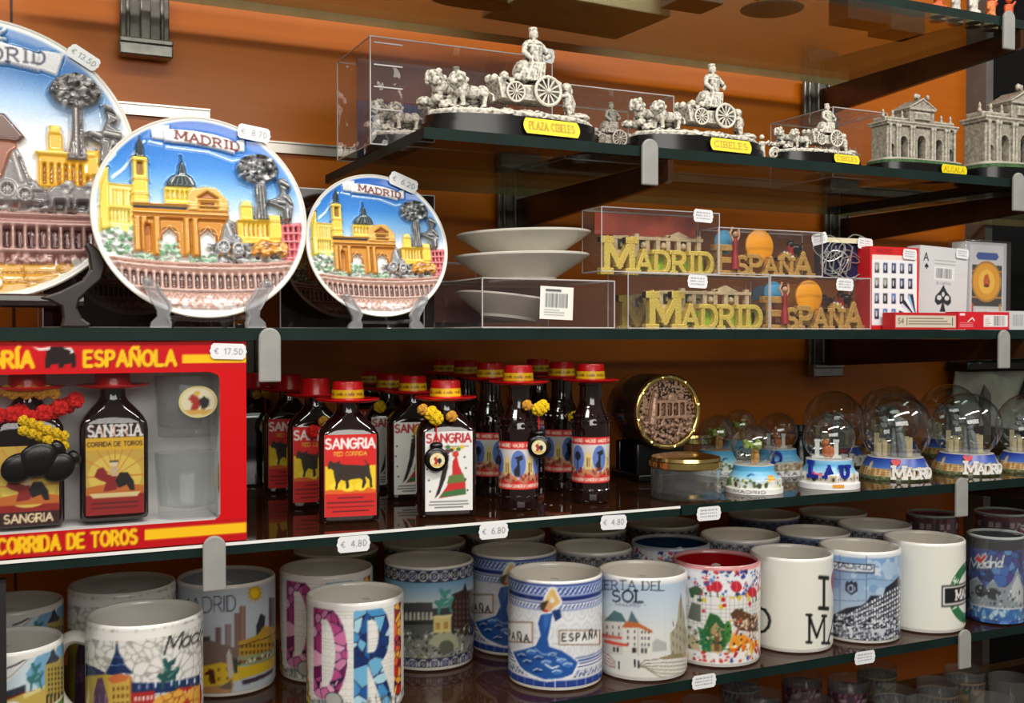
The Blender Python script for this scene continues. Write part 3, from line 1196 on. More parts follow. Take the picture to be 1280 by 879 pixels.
def art_gran_via():
    A = MugArt(627, 237, 210, 750, bg=(150, 180, 212))
    c = A.c
    c.vgrad([(0, (190, 196, 202)), (1.0, (164, 186, 208)), (1.6, (140, 172, 206)), (2.1, (122, 160, 204)), (2.14, (225, 228, 232)), (HM, (232, 233, 235))])
    c.specks(-PI, 1.2, PI, 2.1, 60, [(176, 198, 220), (126, 160, 200)], .05, .16, 3)
    A.E(800, 290, 50, 42, (168, 194, 220))
    for x in (520, 668):
        A.L([(x, 230), (x, 640)], 4, (96, 120, 150))
    for y in (355, 480):
        A.L([(400, y), (700, y + 4), (860, y - 10)], 4, (96, 120, 150))
    A.P([(480, 590), (560, 540), (640, 520), (668, 500), (690, 460), (760, 450), (775, 400), (830, 350), (850, 320), (872, 370), (872, 760), (400, 770), (400, 620)], (38, 42, 52))
    rr = np.random.default_rng(12)
    for i in range(26):
        x = 500 + i * 14
        top = 560 - max(0, x - 560) * .68
        for j in range(12):
            y = top + 18 + j * 26
            if y < 720:
                A.B(x, y, x + 9, y + 17, [(226, 230, 236), (150, 160, 176), (240, 242, 244)][(i + j) % 3])
    for k in range(5):
        A.L([(560, 590 + k * 34), (680, 540 + k * 40), (860, 420 + k * 62)], 6, (222, 228, 234))
    A.P([(690, 660), (775, 640), (780, 680), (700, 700)], (196, 200, 206))
    c.specks(-1.3, .05, 1.3, .62, 260, [(214, 218, 224), (30, 34, 44), (120, 128, 140)], .015, .045, 21)
    A.P([(470, 262), (712, 272), (712, 326), (470, 316)], (40, 48, 66))
    A.P([(470, 268), (707, 278), (707, 320), (470, 310)], (206, 216, 226))
    A.P([(712, 290), (752, 296), (738, 318), (752, 340), (712, 336)], (206, 216, 226))
    A.T('MADRID', 474, 304, 28, (40, 48, 66), w=.16, serif=True, width=225, tilt=-.02)
    A.P([(552, 400), (560, 380), (575, 390), (585, 375), (597, 390), (612, 380), (618, 400), (618, 440), (585, 464), (552, 440)], (48, 56, 72))
    A.E(585, 425, 22, 24, (170, 192, 214))
    A.E(580, 425, 9, 16, (48, 56, 72))
    A.L([(596, 405), (596, 442)], 6, (48, 56, 72))
    return c


def art_green():
    A = MugArt(201, 168, 235, 618, bg=(231, 230, 220))
    c = A.c
    ox, oy = A.q(366, 420)
    ox += .10
    G = (42, 112, 66)
    c.ell(ox, oy, .86, .80, WHT)
    c.ell(ox, oy, .83, .78, G)
    c.ell(ox, oy, .60, .55, (70, 140, 90))
    c.ell(ox, oy, .58, .53, WHT)
    for t, a0, sg in (('THE', 168, -1), ('TH', 190, 1)):
        for i, ch in enumerate(t):
            a = rad(a0 + sg * i * 10)
            ca, sa = math.cos(a), math.sin(a)
            r0 = .64 if sg < 0 else .78
            for P in text_lines(ch, .15)[0]:
                c.line([(ox + (r0 - sg * py) * ca - sg * px * sa, oy + .93 * ((r0 - sg * py) * sa + sg * px * ca)) for px, py in P], .032, WHT)
    c.rect(ox - 1.02, oy - .27, ox + 1.02, oy + .27, (60, 60, 60))
    c.rect(ox - .98, oy - .23, ox + .98, oy + .23, WHT)
    c.rect(ox - .94, oy - .19, ox + .94, oy + .19, BLK)
    c.text('MADRID', ox - .58, oy - .11, .22, WHT, w=.24, sx=.95, serif=True)
    return c


def art_mosaic_blue():
    A = MugArt(480, 110, 245, 580, bg=(40, 80, 150))
    c = A.c
    c.voronoi(-PI, 0, PI, HM, 330, [(34, 66, 140), (58, 104, 180), (24, 44, 104), (90, 140, 200), (70, 60, 140), (44, 88, 160)], (20, 34, 84), .014, 31)
    c.voronoi(-PI, .1, PI, .5, 160, [(60, 140, 200), (120, 190, 226), (40, 110, 190), (200, 226, 240)], (40, 90, 160), .012, 32)
    for g, k in ((6, (222, 226, 230)), (0, (150, 158, 166))):
        A.P([(388 - g, 410), (410, 400 - g), (430, 420), (440, 440), (470, 405 - g), (490, 430), (520, 425), (540, 400), (560, 350 - g), (575, 400), (590, 420), (590, 490 + g), (385, 500 + g)], k)
    A.E(425, 450, 22, 26, (34, 36, 44))
    A.E(470, 460, 26, 24, (40, 42, 50))
    A.P([(540, 420), (560, 370), (582, 430), (582, 480), (540, 480)], (206, 210, 214))
    c.specks(*A.q(390, 500), *A.q(585, 420), 60, [(230, 234, 238), (60, 66, 78), (180, 186, 194)], .02, .05, 33)
    for g, k in ((.06, (60, 64, 80)), (0, (232, 236, 240))):
        A.T('Madrid', 380, 362, 46, k, w=.16 + g * 2, tilt=.12, slant=.2, gap=.12, width=122)
    A.P([(398, 320), (415, 298), (425, 312), (444, 290), (448, 312), (425, 345)], WHT)
    A.P([(402, 320), (415, 304), (425, 318), (441, 297), (443, 312), (424, 338)], (206, 34, 44))
    c.rect(-PI, 2.02, PI, HM, (24, 24, 34))
    return c


def art_plain(bg=(200, 200, 196), band=(70, 76, 84), seed=1):
    c = Canvas(-PI, 0, PI, HM, 30, bg)
    c.voronoi(-PI, .1, PI, 1.9, 160, [bg, tuple(int(q * .86) for q in bg), tuple(int(q * .7) for q in bg), band], tuple(int(q * .6) for q in bg), .02, seed)
    tiles(c, 1.86, 2.12, 24, bg, band)
    return c


CER = mat('glazed_ceramic_print', attr=True, rough=.22, coat=.35)
MUG_R, MUG_H = .043, .097


def mug_mesh(cv, inner=(226, 223, 214), nseg=256, rows=92):
    cv.bake()
    mb = MB()
    t = np.arange(nseg) * 2 * PI / nseg
    th = np.where(t > PI, t - 2 * PI, t)
    prof = [(.0, .003), (.035, .003), (.036, .0), (.0395, .0), (.042, .0015), (MUG_R - .0002, .004)]
    cols = [None] * len(prof)
    base = (230, 228, 220)
    for i in range(rows + 1):
        z = .0045 + (MUG_H - .0075) * i / rows
        prof.append((MUG_R, z))
        cols.append(z / MUG_R)
    for r, z in ((MUG_R - .0003, MUG_H - .0012), (MUG_R - .0013, MUG_H), (MUG_R - .0026, MUG_H - .0003), (MUG_R - .0036, MUG_H - .002)):
        prof.append((r, z))
        cols.append('rim')
    for r, z in ((MUG_R - .0038, MUG_H - .004), (MUG_R - .004, .03), (MUG_R - .005, .012), (MUG_R - .012, .007), (.012, .006), (.00002, .006)):
        prof.append((r, z))
        cols.append('in')
    V, C = [], []
    for (r, z), k in zip(prof, cols):
        V.append(np.stack([r * np.sin(t), -r * np.cos(t), np.full(nseg, z)], 1))
        if k is None:
            C.append(np.tile(base, (nseg, 1)))
        elif k == 'rim':
            C.append(np.tile((238, 236, 230) if sum(inner) > 400 else np.array(inner) * .4 + np.array((236, 232, 228)) * .6, (nseg, 1)))
        elif k == 'in':
            C.append(np.tile(inner, (nseg, 1)))
        else:
            C.append(cv.at(th, np.full(nseg, k)))
    mb.grid(np.concatenate(V), nseg, len(prof), col=np.concatenate(C), closed=True)
    return mb.mesh('mug_body', [CER])


def handle_mesh(col=(226, 223, 216)):
    mb = MB()
    pts = [Vector((0, MUG_R - .003 + x, z)) for x, z in ((0, .078), (.010, .081), (.019, .077), (.024, .066), (.025, .05), (.022, .035), (.013, .024), (0, .02))]
    P = []
    for i in range(len(pts) - 1):
        p0, p1, p2, p3 = pts[max(0, i - 1)], pts[i], pts[i + 1], pts[min(len(pts) - 1, i + 2)]
        for k in range(4):
            u = k / 4
            P.append(.5 * ((2 * p1) + (p2 - p0) * u + (2 * p0 - 5 * p1 + 4 * p2 - p3) * u * u + (3 * p1 - p0 - 3 * p2 + p3) * u ** 3))
    P.append(pts[-1])
    mb.tube([tuple(p) for p in P], .0052, 10, col=col, flat=1.35)
    return mb.mesh('handle', [CER])


HANDLE = handle_mesh()
MUGS = {}


def mug_kind(key, cv, inner=(226, 223, 214), hcol=None):
    MUGS[key] = (mug_mesh(cv, inner), handle_mesh(hcol) if hcol else HANDLE)


MUG_LIST = []


def put_mug(key, x, y, z, label, turn=0.0, handle=None, scale=1.0):
    """turn: extra turn of the print; handle: fixed angle of the handle from straight behind, else chosen to clear the neighbours"""
    t = thing('mug', label, 'mug', (x, y, z), (0, 0, facing((x, y)) + turn))
    t.scale = (scale,) * 3
    obj('mug_body', MUGS[key][0], t)
    MUG_LIST.append((t, x, y, scale, handle, turn, MUGS[key][1]))
    return t


def fit_handles():
    for k, (t, x, y, s, h, turn, hm) in enumerate(MUG_LIST):
        f = t.rotation_euler[2] - turn
        if h is None:
            best = None
            for a in range(-64, 65, 4):
                w = f + rad(a) + PI / 2
                d = 9
                for q in (.05, .06, .066):
                    px, py = x + q * s * math.cos(w), y + q * s * math.sin(w)
                    d = min([d] + [math.hypot(px - m[1], py - m[2]) - MUG_R * m[3] for j, m in enumerate(MUG_LIST) if j != k] + [1.115 - py])
                d = min(d, .009) - abs(a) * .00004
                if best is None or d > best[0]:
                    best = (d, rad(a))
            h = best[1]
            if DEBUG and best[0] < .004:
                print('TOUCHH', t['label'], best)
        o = obj('handle', hm, t, rot=(0, 0, h - turn))
        o.scale = (1, 1, 1)
    for i, a in enumerate(MUG_LIST):
        for j, b in enumerate(MUG_LIST[:i]):
            g = math.hypot(a[1] - b[1], a[2] - b[2]) - MUG_R * (a[3] + b[3])
            if g < .001 and DEBUG:
                print('TOUCH', a[0]['label'][:40], '|', b[0]['label'][:40], round(g, 4), [round(q, 3) for q in a[1:4] + b[1:4]])


DEBUG = False
# ------------------------------------------------------------------ relief plates
def relief(cv):
    return cv


def art_plate():
    c = Canvas(-1.0, -1.0, 1.0, 1.0, 128, (240, 238, 236))
    P = lambda x, y: ((x - 444) / 409, (402 - y) / 381)
    pl = lambda pts, k, z=None: c.poly([P(*p) for p in pts], k, z)
    bx = lambda x0, y0, x1, y1, k, z=None: pl([(x0, y0), (x1, y0), (x1, y1), (x0, y1)], k, z)
    ln = lambda pts, w, k, z=None: c.line([P(*p) for p in pts], w / 400, k, z)
    el = lambda x, y, rx, ry, k, z=None: c.ell(*P(x, y), rx / 409, ry / 381, k, z)
    c.vgrad([(-1, (240, 236, 236)), (-.2, (238, 236, 234)), (.02, (222, 232, 244)), (.25, (140, 192, 238)), (.5, (62, 140, 222)), (1, (36, 100, 196))])
    Z = .02
    # clouds and mountain lines on the sky
    ln([(120, 275), (160, 240), (185, 205), (215, 150), (240, 130)], 8, (214, 230, 244), .01)
    ln([(255, 128), (305, 135)], 7, (214, 230, 244), .01)
    ln([(320, 142), (480, 150), (570, 178), (600, 172)], 7, (206, 226, 244), .01)
    ln([(110, 215), (132, 190), (128, 175)], 6, (206, 226, 244), .01)
    # ribbon
    pl([(262, 70), (335, 62), (330, 85), (312, 120), (265, 118)], (226, 228, 230), .03)
    pl([(590, 100), (622, 95), (622, 142), (582, 145)], (226, 228, 230), .03)
    pl([(308, 82), (350, 76), (420, 76), (500, 84), (560, 98), (592, 112), (580, 156), (540, 146), (470, 134), (400, 128), (350, 128), (312, 126)], (238, 239, 240), .05)
    x, y = P(356, 114)
    c.text('MADRID', x, y, 30 / 381, (120, 50, 44), w=.2, sx=1.3, serif=True, gap=.34, tilt=-.13)
    YEL, YE2, YE3 = (240, 212, 84), (214, 176, 60), (246, 228, 130)
    ORG, OR2, OR3 = (206, 140, 52), (164, 96, 34), (232, 184, 96)
    GRY, GR2, GR3 = (140, 142, 146), (78, 80, 86), (208, 210, 212)
    DRK = (44, 58, 62)
    # left palace
    pl([(70, 300), (190, 300), (190, 480), (62, 480)], YE3, .05)
    for i in range(6):
        bx(118 + i * 12, 320, 123 + i * 12, 378, YE2, .02)
        bx(104 + i * 13, 396, 110 + i * 13, 440, YE2, .02)
    bx(66, 382, 190, 392, YE2, .07)
    bx(66, 296, 190, 306, YE2, .07)
    bx(72, 240, 104, 470, YEL, .07)
    pl([(68, 242), (80, 225), (84, 200), (91, 178), (98, 200), (102, 225), (110, 242)], DRK, .06)
    bx(188, 190, 248, 372, YEL, .09)
    pl([(184, 196), (202, 185), (204, 150), (214, 130), (219, 100), (224, 130), (234, 150), (236, 185), (252, 196)], DRK, .08)
    bx(206, 215, 228, 262, (150, 104, 50), .05)
    for y in (205, 275, 330):
        bx(184, y, 252, y + 8, YE2, .1)
    # bushes
    rr = np.random.default_rng(3)
    for i in range(60):
        el(rr.uniform(70, 185), rr.uniform(462, 550), rr.uniform(6, 16), rr.uniform(5, 11), [(196, 206, 200), (140, 180, 146), (96, 150, 108), (226, 228, 224)][i % 4], rr.uniform(.02, .06))
    # dome
    bx(304, 298, 418, 362, YEL, .07)
    for i in range(6):
        bx(312 + i * 18, 312, 322 + i * 18, 345, YE2, .04)
    pl([(310, 300), (312, 280), (330, 258), (356, 246), (360, 215), (368, 200), (372, 165), (378, 200), (386, 215), (390, 246), (410, 256), (424, 280), (424, 300)], DRK, .09)
    for i in range(5):
        ln([(330 + i * 20, 296), (352 + i * 9, 256)], 4, (92, 108, 110), .1)
    ln([(365, 172), (380, 172)], 4, DRK)
    # gate
    bx(186, 380, 545, 560, ORG, .06)
    pl([(388, 325), (400, 305), (455, 290), (500, 292), (545, 340), (545, 385), (388, 385)], OR3, .09)
    pl([(420, 338), (465, 310), (512, 338)], OR2, .05)
    bx(430, 345, 505, 378, (226, 176, 92), .05)
    bx(440, 352, 492, 372, OR2, .03)
    for y in (362, 395, 412):
        bx(184, y, 548, y + 9, OR3 if y != 412 else OR2, .1)
    for x in (190, 216, 262, 372, 404, 542):
        bx(x, 415, x + 22, 556, (222, 160, 70), .1)
        ln([(x + 22, 420), (x + 22, 556)], 4, OR2, .05)
    for x0, x1, top in ((290, 346, 456), (430, 492, 456)):
        bx(x0, top + 20, x1, 560, (244, 242, 236), .0)
        el((x0 + x1) / 2, top + 22, (x1 - x0) / 2, 26, (244, 242, 236), .0)
        ln([(x0, 556), (x0, top + 22), ((x0 + x1) / 2, top - 4), (x1, top + 22), (x1, 556)], 6, OR2, .09)
    bx(226, 450, 252, 545, (196, 130, 50), .02)
    bx(230, 440, 250, 480, OR2, .02)
    for i in range(26):
        el(rr.uniform(288, 350), rr.uniform(505, 560), rr.uniform(6, 14), rr.uniform(5, 10), [(150, 186, 160), (110, 160, 120), (200, 214, 200)][i % 3], .05)
    # right buildings
    bx(590, 352, 640, 500, YEL, .06)
    pl([(592, 360), (596, 338), (618, 332), (634, 340), (638, 360)], YE3, .08)
    bx(575, 410, 745, 500, (236, 196, 70), .05)
    for i in range(7):
        bx(600 + i * 18, 424, 606 + i * 18, 470, (190, 134, 40), .02)
    bx(702, 385, 748, 480, YEL, .07)
    bx(575, 408, 748, 418, YE2, .08)
    pl([(748, 420), (830, 412), (852, 440), (846, 560), (748, 566)], (226, 120, 128), .04)
    for i in range(4):
        for j in range(4):
            bx(760 + i * 21, 430 + j * 32, 770 + i * 21, 450 + j * 32, (176, 60, 76) if j else (120, 56, 66), .0)
    for j in range(4):
        bx(748, 455 + j * 32, 846, 459 + j * 32, (240, 180, 180), .06)
    # tree and bear
    pl([(650, 268), (692, 262), (700, 300), (692, 350), (702, 410), (650, 410), (656, 350), (648, 310)], (98, 98, 100), .1)
    for i in range(7):
        ln([(656 + i * 6, 275), (660 + i * 6, 405)], 3, (58, 58, 60) if i % 2 else (170, 170, 170), .09 + .02 * (i % 2))
    el(664, 214, 82, 58, (92, 94, 98), .1)
    for i in range(120):
        a, q = rr.uniform(0, 2 * PI), math.sqrt(rr.uniform(0, 1))
        el(664 + 76 * q * math.cos(a), 214 + 52 * q * math.sin(a), rr.uniform(5, 12), rr.uniform(4, 8), [(212, 214, 216), (52, 54, 58), (150, 152, 156), (84, 86, 90)][i % 4], rr.uniform(.08, .16))
    pl([(738, 250), (765, 242), (782, 262), (796, 278), (782, 292), (768, 300), (792, 320), (800, 350), (790, 410), (756, 412), (752, 372), (724, 360), (700, 352), (698, 330), (735, 320), (748, 300), (742, 275)], (108, 110, 114), .11)
    for q in (((748, 262), (780, 280)), ((760, 320), (785, 345)), ((735, 340), (760, 345)), ((770, 370), (772, 405))):
        ln(q, 9, GR3, .14)
        ln([(a + 6, b + 12) for a, b in q], 6, (52, 54, 58), .1)
    # fountain chariot
    for i in range(90):
        el(rr.uniform(462, 625), rr.uniform(500, 578), rr.uniform(5, 13), rr.uniform(4, 8), [GR3, (120, 122, 126), (168, 170, 172)][i % 3], rr.uniform(.04, .09))
    pl([(510, 480), (520, 440), (540, 412), (556, 425), (560, 460), (590, 490), (580, 510), (500, 510)], GRY, .12)
    ln([(530, 435), (545, 480)], 8, GR3, .14)
    ln([(550, 440), (565, 485)], 7, GR2, .1)
    for x, y, r in ((515, 522, 26), (572, 528, 24)):
        el(x, y, r, r, GR3, .14)
        el(x, y, r * .7, r * .7, GR2, .09)
        for t in range(4):
            ln([(x - r * .7 * math.cos(t * PI / 4), y - r * .7 * math.sin(t * PI / 4)), (x + r * .7 * math.cos(t * PI / 4), y + r * .7 * math.sin(t * PI / 4))], 4, GR3, .12)
    # lions
    pl([(620, 545), (628, 512), (650, 500), (665, 485), (695, 490), (720, 498), (745, 492), (768, 505), (765, 545), (740, 560), (728, 535), (700, 540), (690, 560), (660, 558), (655, 530), (635, 558)], (206, 138, 40), .12)
    for i in range(26):
        ln([(rr.uniform(640, 760), rr.uniform(500, 525)), (rr.uniform(640, 760), rr.uniform(515, 550))], 4, [(236, 182, 80), (140, 84, 24)][i % 2], .12) if False else el(rr.uniform(640, 760), rr.uniform(500, 545), 9, 5, [(236, 182, 80), (140, 84, 24)][i % 2], .13)
    for i in range(40):
        el(rr.uniform(600, 770), rr.uniform(555, 585), rr.uniform(6, 14), rr.uniform(4, 7), [(196, 198, 196), (140, 142, 142), (176, 196, 180)][i % 3], .06)
    for i in range(40):
        el(rr.uniform(180, 480), rr.uniform(548, 578), rr.uniform(8, 16), rr.uniform(4, 7), [(150, 190, 166), (196, 214, 200), (120, 166, 130)][i % 3], .04)
    # arcade along the bottom
    PNK, PN2, BRN = (214, 176, 162), (190, 146, 132), (86, 60, 56)
    sag = lambda x: (x - 444) * (x - 444) * -.00012
    band = lambda y0, y1, k, z: pl([(x, y0 + sag(x) + 16) for x in range(90, 821, 30)] + [(x, y1 + sag(x) + 16) for x in range(810, 89, -30)], k, z)
    band(560, 735, PNK, .03)
    band(564, 574, PN2, .06)
    band(580, 588, (232, 206, 196), .08)
    band(590, 597, PN2, .05)
    for i in range(23):
        x = 118 + i * 29
        y = 604 + sag(x) + 16
        bx(x, y + 6, x + 17, y + 52, BRN, .0)
        el(x + 8.5, y + 8, 8.5, 9, BRN, .0)
        bx(x + 5, y + 14, x + 12, y + 50, (132, 98, 88), .01)
        bx(x + 20, y - 2, x + 26, y + 54, (230, 204, 194), .07)
    band(662, 672, (226, 198, 188), .08)
    band(676, 681, PN2, .05)
    for i in range(22):
        x = 128 + i * 28.5
        y = 690 + sag(x)
        ln([(x, y + 18), (x + 8, y + 6), (x + 16, y + 18)], 4, (162, 112, 100), .05)
        ln([(x + 22, y), (x + 22, y + 30)], 4, PN2, .06)
    band(716, 724, PN2, .05)
    c.specks(-.75, -1, .75, -.8, 160, [(236, 220, 216), (222, 206, 202), (243, 240, 240)], .01, .03, 3)
    c.grain(4)
    return c


def art_big_plate():
    c = Canvas(-1.0, -1.0, 1.0, 1.0, 140, (240, 238, 236))
    P = lambda x, y: ((x + 26) / 197, (196 - y) / 182)
    pl = lambda pts, k, z=None: c.poly([P(*p) for p in pts], k, z)
    bx = lambda x0, y0, x1, y1, k, z=None: pl([(x0, y0), (x1, y0), (x1, y1), (x0, y1)], k, z)
    ln = lambda pts, w, k, z=None: c.line([P(*p) for p in pts], w / 190, k, z)
    el = lambda x, y, rx, ry, k, z=None: c.ell(*P(x, y), rx / 197, ry / 182, k, z)
    rr = np.random.default_rng(8)
    c.vgrad([(-1, (236, 226, 214)), (-.05, (240, 234, 230)), (.2, (222, 224, 230)), (.42, (150, 186, 222)), (.62, (74, 134, 198)), (1, (62, 122, 190))])
    pl([(-130, 62), (-60, 48), (0, 44), (30, 50), (55, 58), (48, 78), (10, 72), (-60, 76), (-128, 92)], (236, 236, 238), .05)
    pl([(50, 50), (80, 52), (70, 82), (44, 74)], (230, 231, 234), .03)
    x, y = P(-58, 71)
    c.text('MADRID', x, y, 17 / 182, (92, 92, 110), w=.16, sx=1.05, serif=True, gap=.35, tilt=.02)
    x, y = P(-68, 40)
    c.text('2022', x, y, 20 / 182, (244, 244, 246), w=.2, sx=1.1, gap=.3, z=.05)
    # brown tower on the left
    bx(-60, 170, 20, 260, (150, 96, 74), .05)
    pl([(-70, 172), (-20, 140), (4, 138), (30, 168), (22, 176)], (96, 66, 56), .07)
    # yellow buildings
    bx(56, 160, 76, 200, (226, 178, 50), .07)
    bx(58, 150, 74, 162, (240, 200, 80), .09)
    bx(44, 186, 112, 232, (222, 170, 44), .06)
    for i in range(7):
        bx(50 + i * 9, 200, 54 + i * 9, 228, (160, 104, 24), .03)
    bx(104, 180, 122, 215, (230, 186, 60), .07)
    bx(40, 184, 116, 190, (244, 208, 96), .09)
    # tree and bear
    pl([(86, 126), (102, 124), (103, 160), (106, 196), (80, 196), (86, 160)], (112, 106, 104), .1)
    ln([(92, 130), (92, 190)], 3, (170, 166, 164), .12)
    ln([(97, 130), (98, 190)], 3, (66, 62, 62), .08)
    el(93, 104, 34, 24, (100, 98, 98), .1)
    for i in range(90):
        a, q = rr.uniform(0, 2 * PI), math.sqrt(rr.uniform(0, 1))
        el(93 + 31 * q * math.cos(a), 104 + 21 * q * math.sin(a), rr.uniform(2.5, 5), rr.uniform(2, 3.5), [(206, 204, 202), (52, 50, 50), (150, 147, 146), (84, 82, 82)][i % 4], rr.uniform(.08, .16))
    pl([(126, 118), (140, 124), (154, 134), (144, 146), (136, 148), (152, 156), (150, 180), (142, 200), (120, 200), (122, 176), (104, 166), (104, 156), (124, 156), (130, 140)], (112, 110, 110), .11)
    for q in (((130, 124), (146, 132)), ((128, 160), (146, 164)), ((112, 160), (122, 164)), ((138, 172), (134, 195))):
        ln(q, 4.5, (196, 194, 192), .14)
        ln([(a, b + 6) for a, b in q], 3, (60, 58, 58), .1)
    # chariot and lions
    for i in range(130):
        el(rr.uniform(-60, 112), rr.uniform(240, 266), rr.uniform(3, 7), rr.uniform(2, 4), [(176, 172, 172), (110, 106, 106), (140, 136, 136)][i % 3], rr.uniform(.04, .08))
    pl([(-20, 240), (0, 225), (12, 190), (20, 184), (26, 196), (34, 220), (52, 238), (52, 256), (-20, 256)], (136, 132, 132), .12)
    ln([(14, 195), (24, 230)], 4, (186, 182, 180), .14)
    ln([(22, 200), (34, 232)], 3, (80, 78, 78), .1)
    bx(36, 240, 58, 254, (110, 106, 106), .1)
    for x, y, r in ((7, 240, 10), (28, 246, 9)):
        el(x, y, r, r, (176, 172, 170), .14)
        el(x, y, r * .74, r * .74, (76, 72, 72), .09)
        for t in range(4):
            ln([(x - r * .7 * math.cos(t * PI / 4), y - r * .7 * math.sin(t * PI / 4)), (x + r * .7 * math.cos(t * PI / 4), y + r * .7 * math.sin(t * PI / 4))], 1.6, (176, 172, 170), .12)
    for x in (70, 98):
        el(x, 244, 15, 14, (126, 122, 122), .11)
        el(x + 12, 234, 9, 10, (142, 138, 138), .14)
        bx(x - 12, 245, x - 7, 262, (134, 130, 130), .12)
        bx(x + 8, 245, x + 13, 262, (134, 130, 130), .12)
        pl([(x - 16, 240), (x - 8, 232), (x + 8, 234), (x + 16, 246), (x + 8, 250), (x - 12, 250)], (134, 130, 130), .12)
        pl([(x - 6, 251), (x + 7, 251), (x + 6, 261), (x - 5, 261)], (84, 80, 80), .05)
        for q_ in range(7):
            el(x + 10 + 7 * math.cos(q_), 235 + 7 * math.sin(q_), 3, 3, [(170, 166, 164), (92, 88, 88)][q_ % 2], .13)
        el(x + 15, 238, 4, 4, (190, 186, 184), .15)
        el(x + 10, 230, 5, 4, (184, 180, 178), .15)
    # arcade
    bx(-220, 264, 170, 336, (158, 112, 104), .04)
    for y in (266, 278, 312):
        bx(-220, y, 170, y + 5, (196, 158, 150), .08)
    for i in range(26):
        x = -200 + i * 14.4
        bx(x, 286, x + 9, 310, (70, 42, 40), .0)
        bx(x + 3, 288, x + 7, 308, (120, 84, 78), .02)
        bx(x + 10, 284, x + 13.5, 312, (214, 180, 172), .08)
        bx(x + 2, 320, x + 9, 334, (120, 76, 72), .02)
    for i in range(60):
        el(rr.uniform(-200, 112), rr.uniform(318, 334), rr.uniform(2, 5), 2.5, [(196, 160, 150), (120, 80, 74)][i % 2], .05)
    # square
    pl([(-230, 334), (130, 330), (150, 345), (100, 380), (-150, 390), (-230, 360)], (214, 160, 60), .02)
    for k in (-100, -30, 24, 66):
        ln([(k, 336), (k * 1.3 + 5, 380)], 2, (150, 96, 26), .0)
    for y in (346, 358):
        ln([(-200, y), (120, y - 6)], 2, (160, 104, 30), .0)
    for i in range(16):
        el(rr.uniform(80, 112), rr.uniform(322, 334), 4, 3, (238, 230, 220), .05)
    x, y = P(-46, 360)
    c.text('2016', x, y, 18 / 182, (244, 240, 236), w=.2, sx=.85, gap=.25, z=.04)
    c.grain(4)
    return c


GLAZE = mat('painted_relief_glaze', attr='hollow_dark', rough=.24, coat=.4)
BISQUE = mat('white_glazed_earthenware', (224, 220, 208), rough=.28, var=.05, coat=.3)


def square_disc(n):
    """concentric square -> disc map"""
    a, b = np.meshgrid(np.linspace(-1, 1, n), np.linspace(-1, 1, n))
    r = np.where(np.abs(a) > np.abs(b), a, b)
    with np.errstate(divide='ignore', invalid='ignore'):
        ph = np.where(np.abs(a) > np.abs(b), PI / 4 * b / a, PI / 2 - PI / 4 * a / b)
    ph = np.nan_to_num(ph)
    return r * np.cos(ph), r * np.sin(ph)


def plate_meshes(cv, n=250, k=.028, R=1.0):
    """unit plate facing -y: painted relief face and plain dish"""
    cv.bake(2)
    X, Y = square_disc(n)
    rr = np.sqrt(X * X + Y * Y)
    C = cv.at(X * .985, Y * .985)
    H = cv.at(X * .985, Y * .985, 'Zd')
    edge = np.clip((rr - .955) / .02, 0, 1)[..., None]
    C = C * (1 - edge) + np.array((236, 236, 234)) * edge
    H = H * np.clip((.965 - rr) / .04, 0, 1)
    well = -.02 + .06 * np.clip(rr, 0, 1) ** 6
    mb = MB()
    mb.grid(np.stack([X * .988, -(well + H * .85), Y * .988], -1).reshape(-1, 3), n, n, col=C.reshape(-1, 3))
    face = mb.mesh('painted_face', [GLAZE])
    d = MB()
    prof = [(.3, -.125), (.56, -.13), (.585, -.155), (.62, -.155), (.635, -.12), (.8, -.06), (.96, -.006), (1.0, .02), (1.003, .034), (.995, .044), (.982, .042)]
    d.lathe([(.0004, -.122)] + prof, 96, M=Matrix.Rotation(PI / 2, 4, 'X'), caps=False)
    return face, d.mesh('dish', [BISQUE])


# ------------------------------------------------------------------ price tags
PAPER = mat('printed_paper', attr=True, rough=.55)
PLASTIC = mat('printed_plastic', attr=True, rough=.3)
TAGS = {}


def tag_mesh(price, w=.026, h=.0125, ink=(136, 136, 142), flat=False):
    key = (price, w, h, flat)
    if key in TAGS:
        return TAGS[key]
    c = Canvas(-w / 2, -h / 2, w / 2, h / 2, 2600, (232, 233, 235))
    if flat:
        for i in range(3):
            r = np.random.default_rng(len(price) + i)
            for k in range(9):
                x = -w * .36 + k * w * .08
                c.rect(x, h * (.18 - i * .22), x + w * r.uniform(.03, .07), h * (.28 - i * .22), (150, 152, 160))
    else:
        c.text('€', -w * .37, -h * .16, h * .32, ink, w=.14)
        c.text(price, w * .38, -h * .18, h * .36, ink, w=.15, align='r', gap=.3)
    c.bake()
    mb = MB()

    def shape(X, Z):
        q = np.abs(Z) / (h / 2)
        k = 1 - .16 * np.clip((q - .35) / .65, 0, 1) ** 1.2 + .03 * np.cos(q * 9)
        return X * k, Z
    panel(mb, c, 2000, 0, shape=shape)
    TAGS[key] = mb.mesh('price_tag', [PAPER])
    return TAGS[key]


